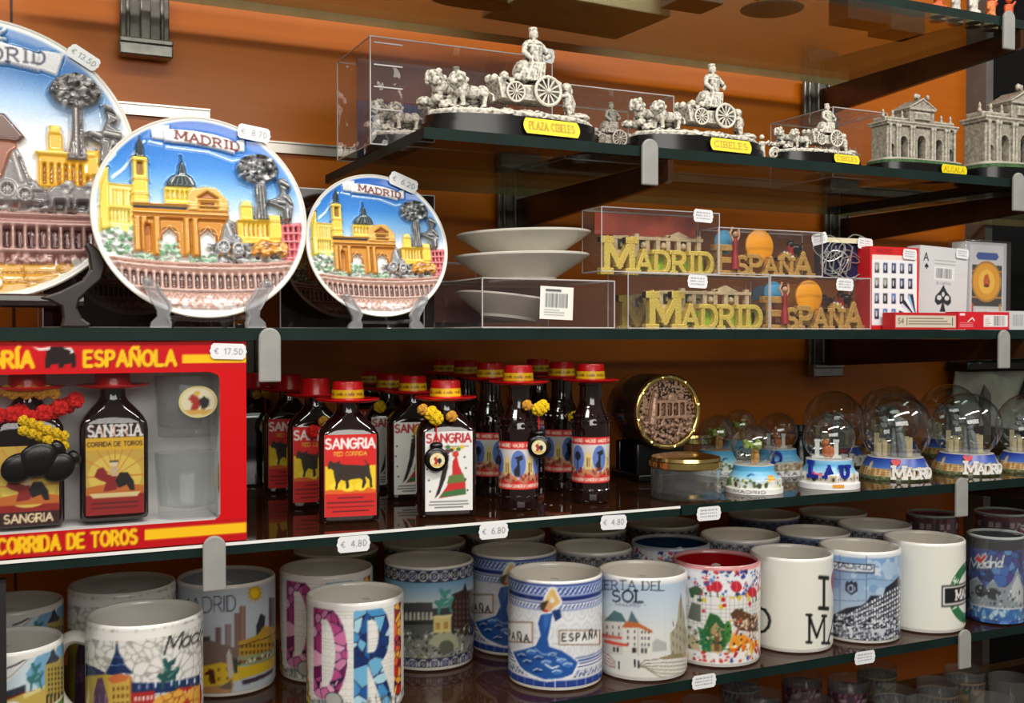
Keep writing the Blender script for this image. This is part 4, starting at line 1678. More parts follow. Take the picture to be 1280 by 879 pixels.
# ------------------------------------------------------------------ stands
def easel_meshes(mt):
    """unit easel for a plate of radius 1: two curled flat feet, struts behind"""
    pts = [(208, 700), (206, 684), (222, 670), (246, 672), (258, 694), (272, 722), (296, 752), (304, 776), (292, 806), (302, 830), (304, 850), (230, 850), (234, 828), (256, 806), (254, 784), (236, 752), (222, 722)]
    P = [((x - 444) / 409, (850 - y) / 409) for x, y in pts]
    out = []
    for sg in (1, -1):
        f = MB()
        f.prism([(sg * x, z) for x, z in (P[::-1] if sg > 0 else P)], -.20, -.13)
        for y in (-.2, -.13):
            f.tube([(sg * x, y, z) for x, z in P[4:12]], .016, 6)
            f.ball((sg * P[2][0], -.165, P[2][1] - .02), .05, sub=2)
            f.tube([(sg * -.36, -.15, .1), (sg * -.3, .2, .1), (sg * -.25, .45, .02)], .028, 8)
        out.append(f.mesh('leg', [mt]))
    bar = MB()
    bar.tube([(-.3, .25, .09), (.3, .25, .09)], .025, 8)
    bar.tube([(-.25, .45, .03), (0, .40, .6), (.25, .45, .03)], .025, 8)
    return out, bar.mesh('rear_strut', [mt])


CLEARP = clear('clear_plastic', (238, 240, 242), 1.7, .06, .16, (240, 240, 242), pw=3)
BLKP = mat('dark_brown_plastic', (40, 30, 26), rough=.35)
EASEL = {'clear': easel_meshes(CLEARP)}


def put_easel(kind, x, y, z, s, label, group=None):
    t = thing('plate_stand', label, 'plate stand', (x, y, z), group=group)
    t.scale = (s, s, s)
    f, b = EASEL[kind]
    for m in f:
        obj('leg', m, t)
    obj('rear_strut', b, t)
    return t
# ------------------------------------------------------------------ shared materials
DARKLIQ = mat('dark_wine_glass', (26, 10, 10), rough=.06, coat=.8, var=.2)
REDP = mat('red_plastic', (206, 14, 22), rough=.3, var=.05, coat=.2)
GOLD = mat('polished_gold', (232, 204, 130), rough=.2, metal=1.0, var=.1)
GOLDL = mat('glitter_gold', (242, 204, 96), rough=.32, metal=.3, var=.4, scale=900, bump=.6)
STEEL = mat('brushed_steel', (150, 148, 142), rough=.3, metal=.9, var=.15, scale=120)
GREYP = mat('grey_plastic', (150, 150, 146), rough=.4, var=.08)
BLACKM = mat('black_plastic', (10, 10, 11), rough=.25)
POMY = mat('yellow_wool', (238, 196, 20), rough=.95, var=.25, scale=500, bump=1.0)
POMR = mat('red_wool', (206, 24, 20), rough=.95, var=.25, scale=500, bump=1.0)
POMG = mat('golden_wool', (206, 150, 50), rough=.95, var=.3, scale=500, bump=1.0)
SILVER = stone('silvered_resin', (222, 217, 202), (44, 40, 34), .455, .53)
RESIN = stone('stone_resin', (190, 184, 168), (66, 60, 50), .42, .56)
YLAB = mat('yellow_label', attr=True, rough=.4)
COPPER = stone('copper_relief', (228, 186, 160), (110, 72, 58), .42, .53, .3, .2, hollow_dark=.02)
THIN = clear('thin_clear_glass', (250, 252, 252), 1.45, .015)
PACK = clear('clear_film_pack', (246, 244, 244), 1.5, .04, .025, (226, 214, 214), wav=.22)
SHADE_FILM = clear('shade_film_pack', (140, 126, 120), 1.4, .08, .02, (60, 46, 40))  # film tint added to darken the back plates in place of shade
PALE_BAR = mat('pale_bar', (190, 186, 186), rough=.3)


def clear_box_parts(t, w, d, h, r=.0006, mt=None):
    """film box with its front bottom edge centred at the origin"""
    mb = MB()
    mb.box((0, d / 2, h / 2), (w, d, h))
    obj('film', mb.mesh('film', [mt or PACK], smooth=False), t)
    e = MB()  # pale bars put edge highlights along the film box
    X, D = w / 2, d
    c = [(-X, 0), (X, 0), (X, D), (-X, D)]
    for i in range(4):
        a, b = c[i], c[(i + 1) % 4]
        for z in (r, h - r):
            e.tube([(a[0], a[1], z), (b[0], b[1], z)], r, 5)
        e.tube([(a[0], a[1], r), (a[0], a[1], h - r)], r, 5)
    obj('edge_highlight', e, t, mats=[PALE_BAR])


# ------------------------------------------------------------------ bottles
def bull(c, x0, y0, w, h, col=(28, 24, 22)):
    p = [(0, .88), (.04, 1), (.1, .93), (.15, .9), (.2, .93), (.27, .98), (.25, .88), (.35, .84), (.6, .82), (.82, .78), (.88, .84), (.8, .97), (.83, .98), (.93, .8), (.95, .55), (.99, .35), (1.0, .04), (.95, .02), (.93, .3), (.84, .42), (.86, .2), (.8, .03), (.76, .02), (.78, .3), (.7, .36), (.52, .33), (.45, .3), (.47, .1), (.44, .02), (.4, .02), (.39, .28), (.28, .33), (.22, .2), (.2, .02), (.15, .0), (.16, .25), (.13, .45), (.11, .65), (.05, .72), (.0, .7), (-.02, .78)]
    c.poly([(x0 + a * w, y0 + b * h) for a, b in p], col)


def lab_red():
    W, H = .042, .066
    c = Canvas(-W / 2, 0, W / 2, H, 1900, (214, 26, 24))
    k = lambda q: q * H
    c.rect(-W / 2, k(.3), W / 2, k(.62), (240, 206, 30))
    c.poly([(-W / 2, k(.64)), (-W * .2, k(.6)), (W * .1, k(.58)), (W / 2, k(.63)), (W / 2, k(.8)), (-W / 2, k(.8))], (214, 26, 24))
    c.poly([(-W / 2, k(.32)), (-W * .3, k(.34)), (0, k(.30)), (W * .3, k(.35)), (W / 2, k(.31)), (W / 2, k(.2)), (-W / 2, k(.2))], (226, 100, 24))
    c.rect(-W / 2, 0, W / 2, k(.28), (208, 30, 26))
    for x, y, r in ((-.3, .37, .1), (-.05, .35, .11), (.2, .36, .12)):
        c.ell(x * W, k(y), r * W, r * W * .7, (250, 222, 50))
    bull(c, -W * .42, k(.33), W * .84, k(.36), (50, 38, 28))
    c.text('SANGRIA', 0, k(.83), k(.115), (246, 240, 236), w=.22, sx=.92, align='c', serif=False)
    c.text('RED CORRIDA', 0, k(.74), k(.045), (236, 190, 60), w=.2, sx=1.0, align='c')
    for i, w in enumerate((.5, .9, .9, .7)):
        c.rect(-W * w / 2, k(.22 - i * .055), W * w / 2, k(.235 - i * .055), (90, 14, 14))
    for a in (0, 1):
        c.rect(-W / 2 + a * (W - .0008), 0, -W / 2 + .0008 + a * (W - .0008), H, (170, 60, 50))
    return c


def lab_white():
    W, H = .040, .066
    c = Canvas(-W / 2, 0, W / 2, H, 1900, (232, 231, 228))
    k = lambda q: q * H
    c.text('SANGRIA', 0, k(.86), k(.105), (176, 24, 34), w=.2, sx=.95, align='c')
    c.rect(-W * .1, k(.80), W * .42, k(.815), (120, 120, 124))
    # dancers
    c.poly([(-W * .1, k(.72)), (W * .0, k(.70)), (-W * .02, k(.55)), (-W * .08, k(.4)), (-W * .2, k(.22)), (-W * .3, k(.16)), (-W * .22, k(.3)), (-W * .14, k(.5))], (34, 22, 22))
    c.ell(-W * .04, k(.74), W * .06, k(.035), (90, 50, 40))
    c.poly([(W * .08, k(.62)), (W * .16, k(.7)), (W * .22, k(.55)), (W * .34, k(.4)), (W * .36, k(.2)), (-W * .22, k(.16)), (-W * .05, k(.3)), (W * .06, k(.44))], (200, 36, 36))
    c.poly([(W * .0, k(.44)), (W * .3, k(.46)), (W * .36, k(.36)), (-W * .04, k(.34))], (96, 120, 56))
    c.poly([(-W * .1, k(.24)), (W * .35, k(.28)), (W * .36, k(.2)), (-W * .2, k(.17))], (60, 110, 60))
    c.poly([(-W * .02, k(.62)), (W * .08, k(.66)), (W * .07, k(.46)), (-W * .02, k(.5))], (240, 238, 234))
    c.ell(W * .14, k(.71), W * .07, k(.04), (200, 60, 50))
    for x, y, q in ((-.02, .8, (70, 110, 50)), (.1, .78, (226, 190, 40)), (.2, .77, (80, 120, 50)), (.28, .8, (226, 190, 40)), (.05, .76, (60, 60, 50))):
        c.ell(x * W, k(y), W * .05, k(.025), q)
    rr = np.random.default_rng(5)
    for i in range(16):
        c.ell((-.42 + .84 * (i % 4) / 3.2 + rr.uniform(-.04, .04)) * W, k(.25 + .14 * (i // 4)), W * .02, k(.012), (50, 50, 54)) if (i % 4) in (0, 3) else None
    for i, w in enumerate((.8, .84, .6)):
        c.rect(-W * w / 2, k(.11 - i * .035), W * w / 2, k(.122 - i * .035), (60, 58, 60))
    c.rect(-W / 2, 0, -W / 2 + .0006, H, (170, 170, 170))
    return c


def lab_round(cx, r):
    W, H = 2 * PI * r, .041
    c = Canvas(-W / 2, 0, W / 2, H, 1500, (206, 196, 190))
    k = lambda q: q * H
    c.vgrad([(0, (200, 70, 60)), (k(.3), (190, 150, 120)), (k(.7), (206, 204, 206)), (H, (220, 214, 210))])
    for u in (-3, -2, -1, 0, 1, 2):
        x = u * W / 5.2 + cx
        c.ell(x, k(.53), W * .068, k(.31), (226, 224, 226))
        c.ell(x, k(.53), W * .062, k(.285), (92, 120, 190))
        if u % 2 == 0:
            c.poly([(x - W * .03, k(.28)), (x - W * .035, k(.4)), (x - W * .01, k(.5)), (x - W * .012, k(.62)), (x - W * .03, k(.66)), (x + W * .03, k(.72)), (x + W * .035, k(.62)), (x + W * .01, k(.6)), (x + W * .012, k(.28))], (24, 26, 40))
        else:
            c.ell(x, k(.58), W * .03, k(.1), (30, 34, 60))
            c.rect(x - W * .005, k(.3), x + W * .005, k(.6), (30, 34, 50))
        x2 = x + W / 10.4
        c.poly([(x2 - W * .03, k(.3)), (x2 - W * .03, k(.55)), (x2, k(.72)), (x2 + W * .03, k(.55)), (x2 + W * .03, k(.3))], (226, 202, 130))
        c.rect(x2 - W * .012, k(.35), x2 - W * .002, k(.55), (120, 90, 50))
        c.rect(x2 + W * .008, k(.35), x2 + W * .016, k(.55), (120, 90, 50))
    c.rect(-W / 2, k(.84), W / 2, H, (206, 34, 34))
    rr = np.random.default_rng(6)
    for i in range(90):
        c.ell(rr.uniform(-W / 2, W / 2), k(rr.uniform(.16, .32)), W * .012, k(.04), [(150, 60, 36), (120, 40, 30), (206, 130, 70)][i % 3])
    c.poly([(-W / 2, 0), (W / 2, 0), (W / 2, k(.17))] + [(W / 2 - W * i / 40, k(.15 + .04 * math.sin(i * 1.3))) for i in range(41)], (206, 40, 36))
    for i in range(9):
        c.text('SANGRIA', -W / 2 + (i + .1) * W / 9, k(.04), k(.07), (244, 226, 206), w=.2, sx=.7)
        c.text('MADRID', -W / 2 + (i + .1) * W / 9, k(.88), k(.07), (246, 226, 206), w=.2, sx=.7)
    return c


def hat_meshes():
    b = MB()
    b.lathe([(.0122, .001), (.02, .0004), (.0252, .0018), (.0262, .003), (.0256, .0036), (.02, .0022), (.0136, .0024), (.0128, .006), (.0122, .0158), (.0114, .0172), (.0004, .0172)], 48, col=None)
    band = Canvas(-PI, 0, PI, 1, 36, (240, 196, 24))
    for i in range(9):
        band.text('ESPAÑA', -PI + i * 2 * PI / 9 + .08, .36, .3, (140, 90, 20), w=.14, sx=.3, gap=.4)
    band.rect(-PI, 0, PI, .1, (200, 30, 24))
    band.bake()
    m = MB()
    n, rows = 96, 8
    t = np.arange(n) * 2 * PI / n
    th = np.where(t > PI, t - 2 * PI, t)
    V, C = [], []
    for j in range(rows):
        z = j / (rows - 1)
        r = .0134 - .0006 * z
        V.append(np.stack([r * np.sin(t), -r * np.cos(t), np.full(n, .0035 + .0072 * z)], 1))
        C.append(band.at(th, np.full(n, z)))
    m.grid(np.concatenate(V), n, rows, col=np.concatenate(C), closed=True)
    return b.mesh('hat', [REDP]), m.mesh('hat_band', [PLASTIC])


HAT, BAND = hat_meshes()


def flask_mesh():
    mb = MB()
    s = [(.0, .0205, .0125, 1), (.0012, .0236, .0152, 1), (.004, .0243, .0158, 1), (.066, .0243, .0158, 1), (.0715, .0236, .0154, .95), (.077, .0205, .0138, .8), (.0825, .0156, .0118, .5), (.087, .0112, .0098, .2), (.0905, .0094, .009, 0), (.0965, .0090, .0088, 0), (.0968, .0104, .0102, 0), (.0995, .0104, .0102, 0)]
    loft(mb, s, 48, e=7)
    return mb.mesh('bottle_glass', [DARKLIQ])


def round_mesh():
    mb = MB()
    mb.lathe([(.0135, 0), (.0165, .0012), (.0174, .004), (.0172, .014), (.0168, .0185), (.0168, .0605), (.0174, .064), (.0172, .07), (.0155, .078), (.0118, .086), (.0102, .092), (.0100, .1055), (.0112, .106), (.0112, .1105), (.0004, .1105)], 48)
    # moulded relief on the shoulder
    for i in range(14):
        a = i * 2 * PI / 14
        for z, r in ((.0735, .0168), (.079, .0152)):
            mb.ball((r * math.sin(a + z * 40), -r * math.cos(a + z * 40), z), (.0024, .0024, .0018), sub=1)
    for i in range(12):
        a = i * 2 * PI / 12
        mb.ball((.0171 * math.sin(a), -.0171 * math.cos(a), .0125), (.0028, .0028, .0014), sub=1)
    return mb.mesh('bottle_glass', [DARKLIQ])


FLASK, ROUNDB = flask_mesh(), round_mesh()


def flat_label(cv, y, ppu=1500):
    cv.bake()
    mb = MB()
    panel(mb, cv, ppu, y)
    return mb.mesh('label', [PAPER])


def round_label(cv, r):
    cv.bake()
    mb = MB()
    panel(mb, cv, 1400, curve=r)
    return mb.mesh('label', [PAPER])


LAB = {'red': flat_label(lab_red(), 0), 'white': flat_label(lab_white(), 0), 'round': round_label(lab_round(0, .0173), .0173), 'round2': round_label(lab_round(.0085, .0173), .0173)}


def pompom(mb, c, r, seed=1):
    q = np.random.default_rng(seed)
    for i in range(46):
        v = q.normal(0, 1, 3)
        v /= np.linalg.norm(v)
        mb.ball(tuple(np.array(c) + v * r * .72), r * .36, sub=1)
    mb.ball(c, r * .75, sub=1)


def badge_mesh():
    c = Canvas(-1, -1, 1, 1, 20, (232, 224, 190))
    c.poly([(-.5, .2), (-.3, .5), (.0, .3), (.1, -.2), (-.1, -.6), (-.4, -.5), (-.3, -.1)], (170, 40, 30))
    c.poly([(0, .1), (.3, .35), (.6, .1), (.55, -.3), (.2, -.5), (.1, -.2)], (30, 26, 26))
    c.ell(-.05, .55, .16, .14, (220, 180, 60))
    c.poly([(-.8, -.5), (.8, -.5), (.5, -.8), (-.5, -.8)], (214, 170, 80))
    c.ell(0, 0, 1, 1, (224, 206, 130), ring=.12)
    c.bake()
    mb = MB()
    X, Y = square_disc(22)
    mb.grid(np.stack([X * .0062, 0 * X, Y * .0062], -1).reshape(-1, 3), 22, 22, col=c.at(X, Y).reshape(-1, 3))
    return mb.mesh('badge', [PAPER])


BADGE = badge_mesh()


def castanet_mesh():
    mb = MB()
    for y in (-.0022, .0022):
        mb.ball((0, y, 0), (.0098, .0026, .0102), sub=3)
    mb.ball((0, 0, .011), (.0058, .004, .0036), sub=2)
    return mb.mesh('castanet', [BLACKM])


CAST = castanet_mesh()


def pom_mesh(m, r, seed):
    mb = MB()
    pompom(mb, (0, 0, 0), r, seed)
    return mb.mesh('pompom', [m])


PY, PR, PG = pom_mesh(POMY, .0062, 1), pom_mesh(POMR, .0062, 2), pom_mesh(POMG, .0048, 3)


def flask(x, y, z, lab, label, band=True, turn=0.0, group=None):
    t = thing('sangria_bottle', label, 'bottle', (x, y, z), (0, 0, facing((x, y)) * .55 + turn), group)
    obj('bottle_glass', FLASK, t)
    if lab:
        obj('label', LAB[lab], t, (0, -.0162, .0055))
    h = obj('hat', HAT, t, (0, 0, .0962))
    if band:
        obj('hat_band', BAND, h)
    return t


def jug(x, y, z, label, lab='round', turn=0.0, group=None):
    t = thing('sangria_bottle', label, 'bottle', (x, y, z), (0, 0, facing((x, y)) + turn), group)
    obj('bottle_glass', ROUNDB, t)
    obj('label', LAB[lab], t, (0, 0, .019))
    h = obj('hat', HAT, t, (0, 0, .108))
    obj('hat_band', BAND, h)
    return t


def charm(t, loc, drop, poms, badge=True):
    """pompoms and a castanet pair tied to the bottle neck (t: bottle)"""
    for k, (m, dx, dz) in enumerate(poms):
        obj('pompom', m, t, (loc[0] + dx, loc[1], loc[2] + dz))
    if drop:
        cs = obj('castanet', CAST, t, (loc[0], loc[1], loc[2] - drop))
        if badge:
            obj('badge', BADGE, cs, (0, -.0049, -.0005))
        s = MB()
        s.tube([loc, (loc[0], loc[1], loc[2] - drop + .012)], .0006, 6)
        obj('cord', s, t, mats=[POMR])


# ------------------------------------------------------------------ letters souvenir
def glyph_prism(mb, ch, x, z, h, sx, w, y0, y1, serif=True, mi=0, bulge=0):
    gw, ls = GL[ch]
    L = ls + (serifs(ls) if serif else [])
    mb.strokes([[(x + px * h * sx, z + py * h) for px, py in P] for P in L], w * h, y0, y1, mi)
    return gw * h * sx


def word_letters(t, word, L, hs, w, over, y=(0, .006), mt=None):
    """separate raised letters filling length L; over: how much neighbours close up"""
    raw = [GL[ch][0] * h + (.3 * h if ch == 'I' else 0) for ch, h in zip(word, hs)]
    gap = (.30 - over) * min(hs)
    sx = (L - gap * (len(word) - 1)) / sum(raw)
    x = 0
    for ch, h, r in zip(word, hs, raw):
        mb = MB()
        glyph_prism(mb, ch, .15 * h * sx if ch == 'I' else 0, 0, h, sx, w, y[0], y[1])
        obj('letter', mb.mesh('letter', [mt or GOLDL], smooth=False), t, (x, 0, 0), bevel=.0005)
        x += r * sx + gap


GREENP = mat('leaf_green_paint', (140, 186, 44), rough=.5, var=.3, scale=200)
TREEP = mat('tree_green_paint', (36, 72, 34), rough=.6, var=.4, scale=300, bump=.8)
SANDP = mat('sandstone_paint', (196, 178, 140), rough=.6, var=.25, scale=200)
ORANGE = mat('orange_paint', (250, 166, 20), rough=.35, var=.1, scale=40)
SUNE = mat('sun_rim_orange', (240, 130, 16), rough=.4, var=.1)
BLUEP = mat('sky_blue_paint', (84, 170, 216), rough=.4, var=.15)
SKIN = mat('skin_paint', (214, 166, 124), rough=.5)
DRESS = mat('crimson_paint', (150, 26, 34), rough=.45, var=.2)
WHITEP = mat('white_paint', (232, 231, 226), rough=.4, var=.04)
TANP = mat('tan_gold_paint', (200, 160, 84), rough=.4, var=.3, scale=300, metal=.3)


def madrid_letters(t, L=.105, h=.028):
    """gold MADRID word with green leaves and a row of monuments behind"""
    s = L / .105
    word_letters(t, 'MADRID', L, [h * 1.5, h, h, h, h, h], .22, .02, (0, .007))
    g = MB()
    g.prism([(.026 * s, .002), (.1 * s, .002), (.1 * s, h * .8), (.06 * s, h * .92), (.03 * s, h * .7)], .0072, .0085)
    obj('leaf_backing', g, t, mats=[GREENP])
    b = MB()
    z0 = h * 1.02
    for i in range(9):
        x = .012 * s + i * .0105 * s
        b.box((x, .010, z0 + .005), (.0045, .004, .015 + .004 * (i % 3)))
    b.box((.055 * s, .010, z0 - .002), (.098 * s, .006, .006))
    b.box((.055 * s, .010, z0 + .0125), (.09 * s, .005, .003))
    b.prism([(.06 * s, z0 + .013), (.09 * s, z0 + .013), (.075 * s, z0 + .020)], .008, .012)
    for i in range(4):
        b.ball((.02 * s + i * .02 * s, .009, z0 + .006), .0035, sub=1)
    obj('monument_row', b, t, mats=[SANDP])
    for x, z in ((.022, .006), (.036, .008), (.086, .008)):
        tr = MB()
        rr = np.random.default_rng(int(x * 1e4))
        for i in range(14):
            tr.ball((x * s + rr.uniform(-.004, .004), .0125 + rr.uniform(-.002, .002), z0 + z + rr.uniform(-.004, .004)), .0028, sub=1)
        obj('tree', tr, t, mats=[TREEP])


def espana_letters(t, L=.075, h=.021):
    s = L / .075
    word_letters(t, 'ESPAÑA', L, [h * 1.4, h * .92, h, h * .92, h * .92, h * 1.2], .24, .0, (0, .006), TANP)
    sun = MB()
    M = Matrix.Rotation(PI / 2, 4, 'X')
    sun.lathe([(.0004, 0), (.0158, 0), (.0165, .0008), (.0165, .003), (.0145, .0042), (.0004, .0052)], 40, M=Matrix.Translation((.037 * s, .0125, h * 1.6)) @ M)
    obj('sun', sun, t, mats=[ORANGE])
    fan = MB()
    fan.lathe([(.0004, 0), (.0115, 0), (.0115, .002), (.0004, .003)], 24, M=Matrix.Translation((.0085 * s, .0115, h * 1.75)) @ M)
    obj('fan', fan, t, mats=[BLUEP])
    d = MB()
    cx = .0115 * s
    d.lathe([(.0042, 0), (.0038, .008), (.003, .014), (.0022, .02), (.003, .026), (.0024, .029), (.0004, .030)], 16, M=Matrix.Translation((cx, -.001, .004)))
    dr = obj('dancer', d, t, mats=[DRESS])
    hd = MB()
    hd.ball((cx, -.001, .0375), .0029, sub=2)
    hd.tube([(cx - .002, -.001, .031), (cx - .006, -.001, .038), (cx - .003, -.001, .044)], .0011, 6)
    hd.tube([(cx + .002, -.001, .031), (cx + .005, -.001, .036), (cx + .004, -.001, .043)], .0011, 6)
    obj('head_and_arms', hd, dr, mats=[SKIN])
    hr = MB()
    hr.ball((cx, .0004, .0386), (.003, .003, .0026), sub=2)
    obj('hair', hr, dr, mats=[BLACKM])
    bl = MB()
    bx, bz = .063 * s, h * 1.5
    bl.ball((bx, .003, bz), (.0085, .004, .0055), sub=2)
    bl.ball((bx - .007, .002, bz + .004), (.0042, .003, .004), sub=2)
    for k in (-.004, .004):
        bl.tube([(bx + k, .003, bz), (bx + k * 1.3, .003, bz - .009)], .0012, 6)
    bl.tube([(bx - .008, .002, bz + .008), (bx - .006, .002, bz + .005), (bx - .004, .002, bz + .008)], .0007, 5)
    bl.tube([(bx + .006, .003, bz + .001), (bx + .009, .003, bz + .006)], .0006, 5)
    obj('bull', bl, t, mats=[BLACKM])
    cp = MB()
    cp.prism([(bx - .012, bz + .002), (bx - .007, bz + .006), (bx - .004, bz - .006), (bx - .01, bz - .008)], .0, .0012)
    obj('cape', cp, t, mats=[DRESS])
    b = MB()
    for i in range(3):
        b.prism([(.05 * s + i * .004, h * .95), (.053 * s + i * .004, h * 1.35), (.056 * s + i * .004, h * .95)], .0005, .003)
    obj('sail', b, t, mats=[WHITEP])


# ------------------------------------------------------------------ resin models
def lion(mb, x, y, z, s, flip=1):
    f = lambda a, b, c: (x + a * s * flip, y + b * s, z + c * s)
    B = lambda c, r, k=2: mb.ball(f(*c), tuple(q * s for q in r), sub=k)
    B((0, 0, .62), (.62, .24, .26))
    B((.45, 0, .64), (.3, .25, .3))
    B((-.42, 0, .68), (.34, .3, .36))
    B((-.62, 0, .98), (.34, .32, .36))
    rr = np.random.default_rng(int(abs(x * 1e4)) + 3)
    for i in range(22):
        a, e = rr.uniform(0, 2 * PI), rr.uniform(-.6, 1.2)
        B((-.58 + .36 * math.cos(a) * math.cos(e), .32 * math.sin(a) * math.cos(e), .96 + .36 * math.sin(e)), (.13, .11, .13), 1)
    B((-.88, 0, .92), (.17, .15, .14))
    for sx, sy, dx in ((-.55, .16, -.12), (-.5, -.16, .1), (.5, .16, .1), (.52, -.16, -.05)):
        mb.tube([f(sx, sy, .6), f(sx + dx * .5, sy, .32), f(sx + dx, sy, .02)], [.13 * s, .1 * s, .09 * s], 8)
        B((sx + dx - .06, sy, .05), (.14, .1, .07), 1)
    mb.tube([f(.7, 0, .7), f(.92, 0, .6), f(.95, 0, .35)], [.05 * s, .05 * s, .08 * s], 6)


def wheel(mb, x, y, z, r, n=12):
    ring = [(x + r * math.cos(t * PI / 14), y, z + r * math.sin(t * PI / 14)) for t in range(28)]
    mb.tube(ring, r * .12, 6, closed=True)
    for i in range(n):
        a = i * 2 * PI / n
        mb.tube([(x, y, z), (x + r * math.cos(a), y, z + r * math.sin(a))], [r * .05, r * .09], 5)
    mb.ball((x, y - r * .06, z), r * .2, sub=2)


def oval(L, W, n=48, e=2.4):
    return [(L / 2 * np.sign(math.cos(t)) * abs(math.cos(t)) ** (2 / e), W / 2 * np.sign(math.sin(t)) * abs(math.sin(t)) ** (2 / e)) for t in (2 * PI * i / n for i in range(n))]


def plaque_mesh(text, w, h):
    c = Canvas(-w / 2, -h / 2, w / 2, h / 2, 1800, (236, 216, 24))
    L, W = text_lines(text, h * .46, 1.0, .3, True)
    k = w * .8 / W
    for P in L:
        c.line([(px * k - w * .4, py - h * .22) for px, py in P], h * .085, (176, 140, 10))
    c.bake()
    mb = MB()

    def shape(X, Z):
        q = np.abs(Z) / (h / 2)
        k = 1 - .1 * q ** 2
        return X * k, Z
    panel(mb, c, 1400, shape=shape)
    return mb.mesh('plaque', [YLAB])


def fountain_meshes():
    """goddess in a chariot drawn by two lions; length 1 unit = .168 m"""
    base = MB()
    base.slab(oval(.168, .078), 0, .011)
    base.slab(oval(.160, .072), .011, .0185)
    rock = MB()
    rr = np.random.default_rng(17)
    for i in range(150):
        a, q = rr.uniform(0, 2 * PI), math.sqrt(rr.uniform(0, 1))
        x, y = .074 * q * math.cos(a), .031 * q * math.sin(a)
        rock.ball((x, y, .0205 + .006 * (1 - q) + rr.uniform(-.001, .002)), (rr.uniform(.004, .009), rr.uniform(.004, .007), rr.uniform(.003, .005)), sub=1)
    rock.slab(oval(.15, .064), .0175, .024)
    fig = MB()
    lion(fig, -.042, -.012, .0265, .0215)
    lion(fig, -.052, .012, .032, .0225)
    for i in range(26):
        fig.ball((rr.uniform(-.075, -.03), rr.uniform(-.005, .02), rr.uniform(.028, .036)), (.007, .006, .005), sub=1)
    # chariot
    fig.box((.012, 0, .044), (.05, .026, .006))
    fig.prism([(-.014, .038), (.04, .038), (.044, .056), (.03, .062), (.022, .052), (-.006, .05), (-.018, .056)], -.013, .013)
    for i in range(20):
        fig.ball((rr.uniform(-.018, .012), rr.uniform(-.014, .014), rr.uniform(.05, .058)), .0048, sub=1)
    gx = .021
    fig.ball((gx - .004, 0, .066), (.012, .012, .011), sub=2)
    fig.ball((gx - .011, -.003, .062), (.009, .011, .013), sub=2)
    for k in range(6):
        fig.tube([(gx - .004 + k * .002, -.011, .072), (gx - .012 + k * .003, -.014, .055)], .0022, 6)
    fig.tube([(gx, 0, .062), (gx + .001, 0, .078), (gx + .001, 0, .088)], [.012, .0085, .0088], 12)
    fig.ball((gx + .001, 0, .0905), (.0095, .0066, .004), sub=2)
    fig.tube([(gx + .001, 0, .09), (gx + .001, 0, .0955)], .0032, 8)
    fig.ball((gx + .001, -.0008, .0985), (.0044, .0046, .0052), sub=2)
    fig.lathe([(.0036, 0), (.0042, .0035), (.0030, .004), (.0004, .004)], 14, M=Matrix.Translation((gx + .001, .0006, .101)))
    fig.tube([(gx + .009, -.001, .089), (gx + .014, -.005, .08), (gx + .008, -.011, .076)], [.003, .0026, .002], 8)
    fig.tube([(gx - .007, -.001, .089), (gx - .011, -.006, .081), (gx - .004, -.010, .074)], [.003, .0026, .002], 8)
    # children pushing behind
    for dx, dy in ((.052, -.006), (.060, .006)):
        fig.ball((dx, dy, .0535), .0048, sub=2)
        fig.tube([(dx, dy, .05), (dx + .002, dy, .042), (dx + .001, dy, .036)], [.004, .0056, .005], 8)
        for k in (-.003, .003):
            fig.tube([(dx + .001, dy + k, .037), (dx + .005 + k, dy + k, .03), (dx + .004, dy + k, .024)], [.0034, .0028, .002], 6)
        fig.tube([(dx, dy - .003, .047), (dx - .008, dy - .004, .045)], [.002, .0015], 6)
    fig.ball((.062, 0, .027), (.014, .02, .006), sub=2)
    wb = MB()
    wheel(wb, .0285, -.0165, .0465, .0122)
    wf = MB()
    wheel(wf, -.002, -.0155, .0435, .0082)
    D = fused
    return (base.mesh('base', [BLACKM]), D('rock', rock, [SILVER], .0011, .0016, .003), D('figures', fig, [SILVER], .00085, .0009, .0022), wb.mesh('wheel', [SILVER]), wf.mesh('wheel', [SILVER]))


FOUNT = fountain_meshes()


def put_fountain(x, y, z, s, label, plaque=True, turn=0.0, text='PLAZA CIBELES', px=.02, group=None):
    t = thing('fountain_model', label, 'figurine', (x, y, z), (0, 0, turn), group)
    t.scale = (s,) * 3
    for n, m in zip(('base', 'rock', 'figures', 'wheel', 'wheel'), FOUNT):
        obj(n, m, t)
    if plaque:
        obj('plaque', plaque_mesh(text, .056, .0135), t, (px, -.0402, .0100), (rad(-8), 0, rad(4)))
    return t


